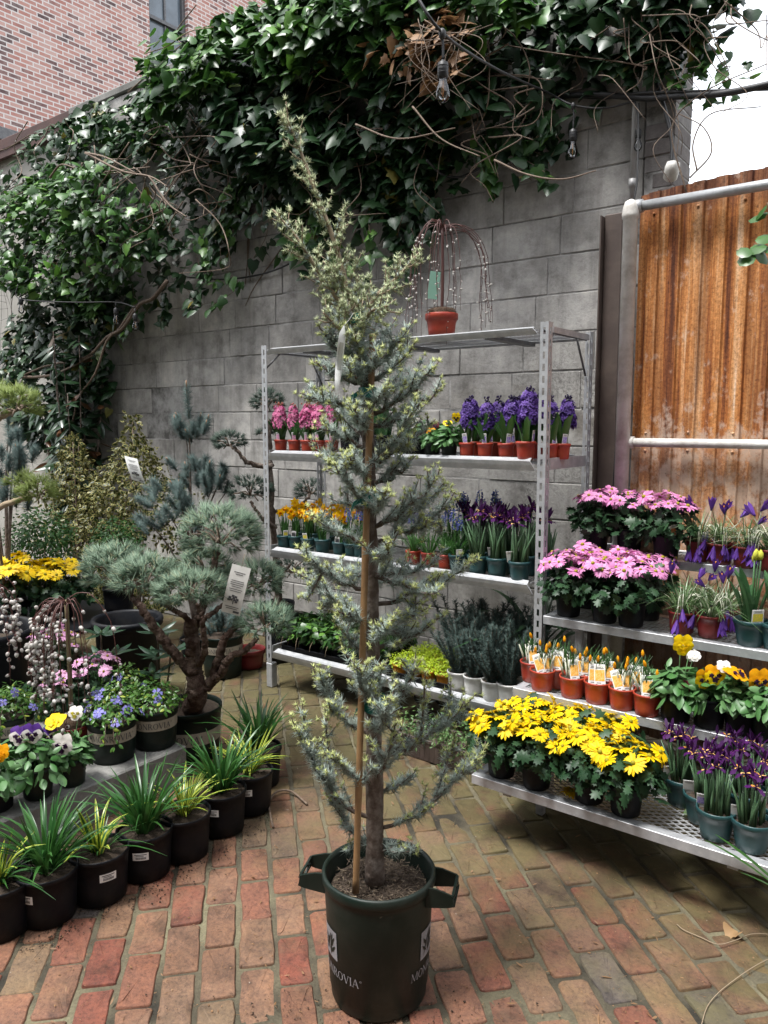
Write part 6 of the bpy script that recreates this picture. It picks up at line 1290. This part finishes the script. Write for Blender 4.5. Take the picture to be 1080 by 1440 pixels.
# dark cloud pine behind the rack's end
def CP(px,py,dd=0): return onf(px,py,4.78+dd)
cb=CP(393,900); cb=np.array([cb[0],cb[1],0.]); s0=cb+[0,0,.36]
lim=[([s0-[0,0,.04],CP(390,800),CP(383,730),CP(380,650),CP(378,590)],.026,.012),([CP(384,720),CP(420,712),CP(436,695)],.012,.007),([CP(381,655),CP(365,655,-.05),CP(345,648,-.1),CP(330,628,-.1)],.018,.010),([CP(386,742),CP(368,728,-.1),CP(352,705,-.1)],.014,.008),([CP(381,640),CP(400,636),CP(425,628)],.012,.008),([CP(388,780),CP(400,800,-.05),CP(412,790,-.05)],.011,.007)]
pads=[(CP(376,566),(.115,.11,.085),1700),(CP(322,622,-.1),(.115,.10,.075),1700),(CP(352,690,-.1),(.17,.14,.10),2600),(CP(437,690),(.11,.1,.075),1500),(CP(372,608),(.05,.05,.035),400),(CP(412,800,-.05),(.15,.12,.085),1700)]
cloud('cloud_pine','dark green cloud-pruned pine behind the end of the metal rack',cb,.10,lim,pads,'pine_needle_dark',.042,.0013,'bark',False,'topiary',.38)
# yellow-green pine reaching in at the left edge
def LP(px,py,dd=0): return onf(px,py,3.3+dd)
lb=LP(-95,900); lb=np.array([lb[0],lb[1],0.0]); s0=lb+[0,0,.2]
lim=[([s0-[0,0,.04],LP(-92,800),LP(-85,720),LP(-80,620)],.03,.018),([LP(-86,745),LP(-50,735),LP(0,713),LP(35,700),LP(45,695)],.018,.008),([LP(-81,640),LP(-40,608),LP(0,588),L_ if False else LP(20,576)],.018,.009)]
pads=[(LP(22,570),(.105,.11,.085),1900),(LP(52,692),(.09,.09,.075),1500),(LP(30,678,.05),(.06,.06,.05),600),(LP(-10,560,.05),(.1,.1,.07),1000)]
cloud('yellow_pine','yellow-green pine whose two needle cushions reach in from the frame edge',lb,.14,lim,pads,'pine_needle_yellow',.045,.0013,'pale_twig',False,'topiary',.2)
# rhododendrons
def rhodo(label,p,H,n):
    t=thing('potted_rhododendron',label,'rhododendron',p,0); rt,rb,h,S=potparts('green_pansy')
    for nm,me,M,q in S: put(nm,me,t)
    g=G(); k=G()
    for x,y,zz in((0,0,H),(.06,.02,H-.09),(-.05,.03,H-.13),(.02,-.05,H-.18)):
        C=bez((0,0,h-.02),(0,0,h+.05),(x,y,zz-.08),(x,y,zz),8); k.tube(C,.004,6); a=np.linspace(0,6.28,n,endpoint=False)+rng.random(); d=np.c_[np.cos(a),np.sin(a),.25+.2*rng.normal(size=n)]
        g.inst(LONG,frames(np.repeat(C[-1:],n,0)+d*.006,nrm(np.c_[-np.cos(a)*.35,-np.sin(a)*.35,np.ones(n)]+.15*rng.normal(size=(n,3))),.085+.03*rng.random(n),Yh=d),0); k.inst(memo('budlet',budlet),frames([C[-1]],[0,0,1],.022),1)
    put('foliage',(g,'rhodo_leaf'),t); put('stems',(k,['twig','crocus_leaf']),t)
q=onf(222,890,3.45); rhodo('young rhododendron with a pale bud in front of the black tub',(q[0],q[1],.0),q[2],9); q=onf(142,893,3.5); rhodo('small rhododendron behind the willow stem',(q[0],q[1],.152),q[2]-.152,9)

# ------------------------------------------------------------------ ivy on the wall
def inpoly(pts,q):
    x,y=q[:,0],q[:,1]; r=np.zeros(len(q),bool); n=len(pts)
    for i in range(n):
        (x1,y1),(x2,y2)=pts[i],pts[(i+1)%n]; c=((y1>y)!=(y2>y))&(x<(x2-x1)*(y-y1)/(y2-y1+1e-9)+x1); r^=c
    return r
def walldom(px): return [tuple(ony(a,b,3.6)[[0,2]]) for a,b in px]
def ivy(name,label,zones,stems,mat,seed,extra=()):
    rr=np.random.default_rng(seed); t=None; g=G(); k=G(); cen=None
    for pl,n,(d0,d1),size,m in zones:
        W=walldom(pl); A=np.array(W); lo,hi=A.min(0),A.max(0); q=lo+(hi-lo)*rr.random((n*4,2)); 
        den=np.sin(q[:,0]*5.1+q[:,1]*3.3+seed)*np.cos(q[:,1]*6.7-q[:,0]*2.1)+.6*np.sin(q[:,0]*13+q[:,1]*9)
        q=q[inpoly(W,q)&(den+rr.normal(size=len(q))*.6>-.55)][:n]; k_=len(q)
        ed=np.min([np.abs(q[:,0]-lo[0]),np.abs(hi[0]-q[:,0]),np.abs(q[:,1]-lo[1]),np.abs(hi[1]-q[:,1])],0); bul=np.clip(ed/.35,0.15,1)
        y=3.74-d0-(d1-d0)*bul*(rr.random(k_)**.8)*(.75+.25*np.sin(q[:,0]*4+q[:,1]*5)); P=np.c_[q[:,0],y,q[:,1]]
        tilt=rr.normal(size=(k_,3))*.5; Z=nrm(np.array([.15,-.62,.72])+tilt); Yh=np.c_[.55*rr.normal(size=k_),-.25+.3*rr.normal(size=k_),-1+.35*rr.normal(size=k_)]
        tp_=rr.random(k_)<.3; FR=frames(P,Z,1.1*(size[0]+(size[1]-size[0])*rr.random(k_)**1.5),Yh=Yh); g.inst(IVY,FR[~tp_],m); g.inst(IVYL,FR[tp_],m)
    for P in hang:
        C=poly(P,16); k.tube(C,.0022,4); Q=np.repeat(C[2:],2,0)[::2 if len(C)<12 else 1]; Q=Q[rr.random(len(Q))<.62]; m_=len(Q); Q=Q+rr.normal(size=Q.shape)*.018; Q[:,1]=np.minimum(Q[:,1],3.72)
        g.inst(IVY,frames(Q,nrm(np.array([.1,-.85,.4])+.4*rr.normal(size=(m_,3))),.045+.05*rr.random(m_),Yh=np.c_[.6*rr.normal(size=m_),np.full(m_,-.2),-1+.4*rr.normal(size=m_)]),int(rr.random()<.4))
    for pts,r in stems:
        k.tube(poly(pts,24),np.linspace(r,r*.5,len(poly(pts,24))),5)
    t=thing(name,label,'ivy',(0,3.7,0) if False else (float(np.mean([p[0] for p in W])),3.7,0)); off=-np.array(t.location)
    put('leaves',g.mesh('leaves',mat),t,loc=off); put('stems',(k,'twig'),t,loc=off); return t,off
def st(pts,Y,r): return ([ony(a,b,Y+(c if False else 0)) for a,b in pts],r)
rr=np.random.default_rng(77)
top=[(215,112),(250,70),(330,20),(400,-40),(640,-60),(800,-60),(835,0),(842,90),(836,140),(790,165),(740,185),(700,215),(660,205),(640,255),(628,280),(600,270),(585,300),(548,345),(515,325),(470,300),(430,318),(395,300),(380,275),(340,268),(318,300),(270,270),(230,200)]
core=[(320,60),(420,0),(640,0),(760,30),(740,110),(660,180),(600,240),(540,285),(440,290),(390,255),(330,220),(290,140)]
stems=[]
for i in range(60):
    a,b=rr.uniform(230,760),rr.uniform(0,200); pts=[(a,b)]
    for q in range(4): a+=rr.normal()*35; b+=25+rr.normal()*18; pts.append((a,b))
    stems.append(([ony(x,min(y,300),3.45+.1*rr.random()) for x,y in pts],.004))
for pl in ([(340,270),(350,330),(345,400)],[(352,280),(348,350),(352,395)],[(420,330),(400,345),(360,400),(345,430)],[(180,130),(260,60),(330,30)]): stems.append(([ony(x,y,3.73) for x,y in pl],.006))
hang=[]
def strands(bound,n,lo,hi,Y):
    out=[]
    for i in range(n):
        x,y=bound[int(rr.random()*(len(bound)-1))]; x+=rr.uniform(-25,25); l=rr.uniform(lo,hi); P=[ony(x+rr.normal()*5*q,y-25+(l+25)*q/3,Y+.12*rr.random()) for q in range(4)]; out.append(P)
    return out
hang=strands([(640,250),(600,275),(545,330),(515,320),(470,300),(430,315),(395,300),(380,275),(340,268),(700,205),(750,180),(830,130)],34,20,75,3.58)
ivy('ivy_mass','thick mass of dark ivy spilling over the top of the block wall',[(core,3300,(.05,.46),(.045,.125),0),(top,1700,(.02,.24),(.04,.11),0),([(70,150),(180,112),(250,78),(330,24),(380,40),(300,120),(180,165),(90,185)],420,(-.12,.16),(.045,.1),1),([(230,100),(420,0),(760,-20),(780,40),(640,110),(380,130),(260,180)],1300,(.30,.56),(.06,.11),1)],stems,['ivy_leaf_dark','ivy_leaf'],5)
lobe=[(8,300),(18,205),(75,165),(120,135),(205,120),(262,185),(318,300),(322,345),(285,372),(245,405),(205,395),(190,440),(158,470),(140,600),(60,640),(10,640),(28,470),(20,390)]
low=[(20,290),(90,235),(200,240),(262,300),(240,380),(190,410),(150,450),(90,420),(40,400)]
stems=[]
for i in range(46):
    a,b=rr.uniform(30,300),rr.uniform(160,330); pts=[(a,b)]
    for q in range(4): a+=rr.normal()*26-4; b+=22+rr.normal()*16; pts.append((a,b))
    stems.append(([ony(x,y,3.25+.3*rr.random()) for x,y in pts],.0045))
for pl in ([(235,395),(214,420),(196,428),(172,462),(150,474),(120,503),(60,516),(0,545)],[(190,430),(168,462),(150,480),(134,525),(110,560),(100,600),(80,640)],[(0,530),(70,528),(130,500)]): stems.append(([ony(x,y,3.45) for x,y in pl],.016 if pl[0][0]!=190 else .011))
for pl in ([(120,215),(170,240),(210,248),(235,262)],[(210,248),(235,285),(262,305)],[(70,250),(85,232),(105,236)],[(120,215),(150,222),(190,243)]): stems.append(([ony(x,y,3.0) for x,y in pl],.008))
hang=strands([(285,372),(245,400),(200,425),(160,470),(318,320),(140,560)],16,15,60,3.5)
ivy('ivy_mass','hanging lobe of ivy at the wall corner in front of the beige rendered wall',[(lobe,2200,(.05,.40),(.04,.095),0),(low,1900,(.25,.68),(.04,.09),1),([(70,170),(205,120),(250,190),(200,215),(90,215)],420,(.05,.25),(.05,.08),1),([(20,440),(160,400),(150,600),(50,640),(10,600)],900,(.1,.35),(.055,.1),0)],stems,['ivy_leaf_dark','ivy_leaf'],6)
rt_=[(770,-40),(1000,-40),(1062,10),(1045,60),(1010,70),(960,70),(930,100),(900,92),(880,120),(855,95),(800,60)]
stems=[]
for i in range(26):
    a,b=rr.uniform(850,1040),rr.uniform(-20,60); pts=[(a,b)]
    for q in range(4): a+=rr.normal()*30+6; b+=26+rr.normal()*22; pts.append((min(a,1078),b))
    stems.append(([ony(x,y,3.40+.25*rr.random()) for x,y in pts],.0028))
for pl in ([(905,100),(890,90),(700,60),(660,20)],[(900,0),(905,60),(902,110),(880,130)],[(965,270),(945,180),(990,130),(1078,90)],[(980,240),(975,200),(1000,160),(1070,150)],[(970,250),(1000,215),(990,180),(955,160)]): stems.append(([ony(x,y,3.55) for x,y in pl],.004))
hang=[]
ivy('ivy_mass','loose bare-twigged ivy trailing over the pier against the sky',[(rt_,380,(.1,.45),(.055,.1),0),([(900,40),(1030,20),(1062,110),(1020,150),(940,140)],70,(.1,.35),(.04,.07),1),([(780,-40),(960,-40),(960,60),(860,90),(790,70)],330,(.1,.4),(.06,.11),0)],stems,['ivy_leaf_dark','ivy_leaf'],8)
dl=[(628,40),(690,40),(700,110),(660,150),(610,130),(555,110),(560,70)]
ivy('dead_ivy','dry brown ivy twigs and dead leaves caught in the ivy behind the bulb',[(dl,170,(.40,.60),(.04,.08),0)],[([ony(rr.uniform(555,700),rr.uniform(20,60),3.15),ony(rr.uniform(570,690),rr.uniform(60,110),3.1),ony(rr.uniform(540,680),rr.uniform(110,170),3.12)],.002) for i in range(13)]+[([ony(*p,3.1) for p in q],.005) for q in ([(580,150),(620,195),(675,220)],[(500,175),(560,195),(640,180)],[(695,225),(740,245),(790,252),(838,240)])],['dead_leaf','dead_leaf'],9)
def vine(name,label,runs,leaves,size,seed,mat='vine_leaf'):
    rr=np.random.default_rng(seed); g=G(); k=G(); c=runs[0][0]; 
    for pts,r in [(q,.0032) for q in runs]: k.tube(poly(pts,20)-c,r,5)
    for p in leaves: g.inst(ROUND if mat!='ivy_leaf' else IVY,frames([np.array(p)-c],[rr.normal()*.4,-.6,.7],size*(.7+.5*rr.random()),Yh=[rr.normal(),rr.normal()*.5,-.6+rr.normal()*.5]),0)
    t=thing(name,label,'vine',c,0); put('leaves',(g,mat),t); put('stem',(k,'pale_twig'),t); return t
run=[ony(x,y,3.25) for x,y in((205,75),(235,65),(265,45),(300,38))]; vine('vine_shoot','fresh green vine shoot arching in front of the brick building',[run],[ony(rr.uniform(205,310),rr.uniform(38,82),3.2+.1*rr.random()) for i in range(26)],.085,3)
run=[onf(x,y,2.3) for x,y in((1130,330),(1085,350),(1050,352),(1036,352))]; vine('vine_shoot','leafy green sprig reaching in before the rusty fence',[run,[onf(1085,350,2.3),onf(1082,300,2.3),onf(1080,285,2.3)]],[onf(x,y,2.3) for x,y in((1055,350),(1050,356),(1042,348),(1062,346),(1073,352),(1078,288),(1080,300),(1079,345),(1083,330))],.055,4)

# ------------------------------------------------------------------ string lights and cables
def bulb_parts(t,p,sc=1.0,d=(0,0,-1)):
    M=frames([p],-np.array(d,float),sc)[0]
    g=G(); g.lathe([(.004,.0),(.006,-.004),(.0165,-.010),(.0175,-.03),(.0165,-.055),(.012,-.058)][::-1],14,0,(0,0,0),(1,1)); g.tube([(0,0,-.002),(0,0,.03)],.0035,6); 
    for z in(-.02,-.03,-.04): g.lathe([(.0165,z-.002),(.0185,z),(.0165,z+.002)],14,0)
    s=put('bulb_socket',memo('sock',lambda:g.mesh('bulb_socket',['black_rubber'])),t,M=M)
    h=G(); h.lathe([(.0015,-.128),(.012,-.1245),(.0205,-.115),(.0235,-.102),(.0215,-.088),(.0165,-.074),(.0125,-.062),(.012,-.056)],18,0,(0,0,0),(1,0)); put('bulb',memo('bulb',lambda:h.mesh('bulb',['bulb_glass'])),s)
    f=G(); f.tube([(.003,0,-.06),(.004,0,-.1),(0,0,-.108),(-.004,0,-.1),(-.003,0,-.06)],.0012,5); put('filament',memo('fila',lambda:f.mesh('filament',['filament'])),s)
def cable(g,pts,r=.0045,sag=0.0): g.tube(poly(pts,30),r,6)
t=thing('string_light','black string light cable with clear bulbs crossing in front of the ivy','string light',(0,0,0)); a=onf(575,-25,2.55); 
c=[a,onf(622,46,2.55),onf(700,98,3.0),ony(770,130,3.45),ony(806,148,3.55),ony(850,152,3.62),ony(893,142,3.64)]; g=G(); cable(g,c,.0048); cable(g,[onf(622,46,2.55),onf(623,62,2.55),onf(623,82,2.55)],.004); cable(g,[ony(806,148,3.55),ony(807,165,3.55),ony(806,180,3.55)],.004); cable(g,[ony(893,142,3.64),ony(897,165,3.64),ony(898,178,3.64)],.004)
for p in(onf(622,46,2.55),ony(806,148,3.55)): g.lathe([(.004,-.022),(.011,-.012),(.012,.004),(.005,.012)],10,0,p,(1,1))
put('cable',(g,'black_rubber'),t); bulb_parts(t,onf(623,84,2.55),1.0); bulb_parts(t,ony(806,180,3.55),1.08); bulb_parts(t,ony(898,180,3.64),.8)
t=thing('string_light','string light cable hanging down the dark steel upright with one bulb near its middle','string light',(0,0,0)); g=G(); cable(g,[ony(898,145,3.62),ony(896,250,3.56),ony(889,300,3.54),ony(880,420,3.53),ony(878,445,3.53)],.0045); cable(g,[ony(878,445,3.53),ony(873,500,3.56),ony(868,600,3.56),ony(862,690,3.56),ony(858,800,3.57)],.004)
g.lathe([(.004,-.02),(.010,-.008),(.008,.012),(.004,.03)],10,0,ony(878,442,3.53),(1,1)); put('cable',(g,'black_rubber'),t); bulb_parts(t,ony(881,455,3.50),.95)
t=thing('string_light','string light bulbs hanging half hidden under the ivy at the wall corner','string light',(0,0,0)); g=G(); cable(g,[ony(25,400,3.1),ony(28,420,3.1),ony(100,425,3.2),ony(163,425,3.3),ony(190,432,3.3)],.004); put('cable',(g,'black_rubber'),t)
for px,py,Y in((163,432,3.3),(190,440,3.3),(29,418,3.1)): bulb_parts(t,ony(px,py,Y),.95)
def wire(label,pts,r,mat='black_rubber',name='cable'):
    g=G(); P=poly(pts,40); g.tube(P-P[0],r,7); o=put(name,(g,mat),loc=P[0]); return tag(o,label,'cable')
wire('thick black cable bundle running along the wall top past the pier into the sky',[ony(780,136,3.70),ony(840,133,3.66),ony(905,138,3.64),ony(960,135,3.6),ony(1020,131,3.55),ony(1110,112,3.5)],.014); wire('second black cable sagging just under the cable bundle',[ony(760,128,3.7),ony(840,138,3.68),ony(900,131,3.63),ony(1000,128,3.58),ony(1110,124,3.5)],.007)
wire('thin black cable looping below the ivy on the block wall',[ony(250,388,3.73),ony(310,393,3.72),ony(370,385,3.72),ony(420,364,3.70),ony(470,330,3.6)],.006); wire('short black cable loop hanging from the ivy above the bulb',[ony(600,225,3.5),ony(622,245,3.6),ony(650,248,3.68),ony(690,225,3.70),ony(702,200,3.66),ony(695,180,3.6)],.007)
g=G(); p=ony(944,243,3.6); g.lathe([(.010,.05),(.028,.042),(.032,.02),(.030,-.025),(.018,-.035)],18,0,(0,0,0),(1,1)); t=thing('flood_lamp','white outdoor lamp on a black arm at the end of the pier','lamp',p,0); put('lamp_head',(g,'white_paint'),t).rotation_euler=(.5,.4,0); k=G(); k.tube(poly([(0,0,.03),(-.01,.02,.15),(-.07,.05,.34),(-.10,.06,.42)],12),.009,7); put('arm',(k,'black_rubber'),t)
# loose things on the bricks
wire('pale wire lying curled on the bricks near a dry leaf',[onz(952,1300,.004),onz(962,1308,.006),onz(985,1318,.005),onz(1010,1328,.005),onz(1035,1322,.006),onz(1062,1313,.005),onz(1120,1318,.005)],.0014,'pale_twig','wire'); wire('thin pale wire crossing the bricks at the corner of the frame',[onz(985,1445,.005),onz(998,1410,.005),onz(1030,1380,.005),onz(1078,1350,.006),onz(1130,1335,.006)],.0012,'pale_twig','wire')
wire('curved brown root on the bricks beside the last lily turf pot',[onz(384,1163,.006),onz(381,1150,.007),onz(379,1128,.012),onz(390,1113,.016),onz(410,1113,.01),onz(432,1131,.006)],.0045,'twig','root')
c=onz(1130,1345,0); rr2=np.random.default_rng(3); rt,rb,h,S=potparts('nursery'); g=G(); 
for a,L in((R(37+180)-.15,.30),(R(37+180)+.25,.24),(R(37+180)-.5,.26),(.5,.25),(1.4,.25),(R(37+180)+.9,.2)): g.blade(arc(a,L,.75,.15,8,.01,h-.02),.018*np.clip(1.3*np.sin(PI*np.linspace(.12,.98,8))**.7,.05,1),None,0,.12)
plant(list(S)+[('leaves',g.mesh('leaves',['vine_leaf']),None,None)],'strappy_plant','bright green strappy leaves poking in at the lower corner of the frame','plant',(c[0],c[1],0),0)
# litter: petals, bits of straw, crumbs of soil
g=G(); k=1500; px=rng.uniform(40,1080,k); py=rng.uniform(985,1436,k); P=np.array([onz(a,b,.004) for a,b in zip(px,py)]); ok=(P[:,0]>-2.25)&(P[:,1]<3.4); P=P[ok]; k=len(P); s=.003+.010*rng.random(k)**2.5; M=frames(P,np.c_[rng.normal(size=(k,2))*.3,np.ones(k)],s); M[:,:3,1]*=(.4+2.2*rng.random(k)**3)[:,None]; g.inst(OVAL,M,0)
P2=P[::3]+rng.normal(size=P[::3].shape)*.01; P2[:,2]=.004; needles(g,P2,np.c_[rng.normal(size=(len(P2),2)),.05*np.ones(len(P2))],.012+.02*rng.random(len(P2)),.0007,0); kk=900; t_=rng.random(kk); L_=np.array([[40,1345],[120,1305],[195,1272],[262,1240],[318,1203],[372,1165]],float); q_=t_*4.999; i_=q_.astype(int); c_=L_[i_]+(L_[i_+1]-L_[i_])*(q_-i_)[:,None]+rng.normal(size=(kk,2))*[16,9]-[0,14]
P3=np.array([onz(a,b,.003) for a,b in c_]); P4=np.array([onz(a,b,.003) for a,b in np.c_[530+rng.normal(size=260)*105,1425+rng.normal(size=260)*22]]); P3=np.vstack([P3,P4]); g.inst((np.array([[1,0,0],[-.5,.8,.1],[-.5,-.8,0],[0,0,.8]],float),[(0,1,3),(1,2,3),(2,0,3),(0,2,1)],[1]*4),frames(P3,[0,0,1],.0016+.0035*rng.random(len(P3))**3),1)
o=put('litter',(g,['dead_leaf','soil'])); tag(o,'specks of petals, straw and soil scattered on the bricks','litter',kind='stuff')
g=G()
for px,py in((247,1184),(1012,1148)): p=onz(px,py,.006 if px<900 else ST[0][2]+.01); g.add([p,p+[.018,.004,.003],p+[.014,.018,.001],p+[-.004,.012,.004]],[(0,1,2,3)])
o=put('petals',(g,'vinca_petal')); tag(o,'stray purple petals fallen below the pots','petals',kind='stuff')

# unseen walls added behind and beside the viewer to block low sky light
for nm,c,d in(('sky_blocking_wall',(-3,-3.4,4.0),(18,.4,8.0)),('sky_blocking_wall',(3.2,.2,2.2),(.4,6.6,4.4))):
    g=G(); g.box((0,0,0),d,0,None,.01); o=put(nm,(g,'concrete'),loc=c); tag(o,'grey wall added out of view to cut low sky light','wall',kind='structure')
# ------------------------------------------------------------------ light, sky, camera
w=bpy.data.worlds.new('World'); scene.world=w; w.use_nodes=True; nt=w.node_tree; bg=nt.nodes['Background']
sky=nt.nodes.new('ShaderNodeTexSky'); sky.sky_type='NISHITA'; sky.sun_disc=False; SE,SA=R(70),R(205)
sky.sun_elevation=SE; sky.sun_rotation=SA; sky.air_density=1.0; sky.dust_density=1.5; sky.ozone_density=1.0
hs=nt.nodes.new('ShaderNodeHueSaturation'); hs.inputs['Saturation'].default_value=.20; hs.inputs['Value'].default_value=1.0
nt.links.new(sky.outputs[0],hs.inputs['Color']); nt.links.new(hs.outputs[0],bg.inputs[0]); bg.inputs[1].default_value=.14
sl=bpy.data.lights.new('sun','SUN'); sl.energy=1.5; sl.angle=R(14); sl.color=(1,.98,.95); so=bpy.data.objects.new('sun',sl); COL.objects.link(so)
sd_=Vector((math.sin(SA)*math.cos(SE),math.cos(SA)*math.cos(SE),math.sin(SE))); so.rotation_euler=sd_.to_track_quat('Z','Y').to_euler(); so.location=(0,0,8)
cam=bpy.data.cameras.new('camera'); cam.sensor_fit='VERTICAL'; cam.sensor_height=36; cam.lens=36*F/1440; cam.clip_end=500; cam.clip_start=.05
co_=bpy.data.objects.new('camera',cam); COL.objects.link(co_); co_.location=(0,0,CH); co_.rotation_euler=(PI/2-PIT,0,YAW); scene.camera=co_
scene.view_settings.view_transform='Standard'; scene.view_settings.look='None'; scene.view_settings.exposure=2.0; scene.view_settings.gamma=1.0
scene.cycles.max_bounces=6; scene.cycles.diffuse_bounces=2; scene.cycles.transparent_max_bounces=8
try: scene.cycles.use_denoising=True
except Exception: pass
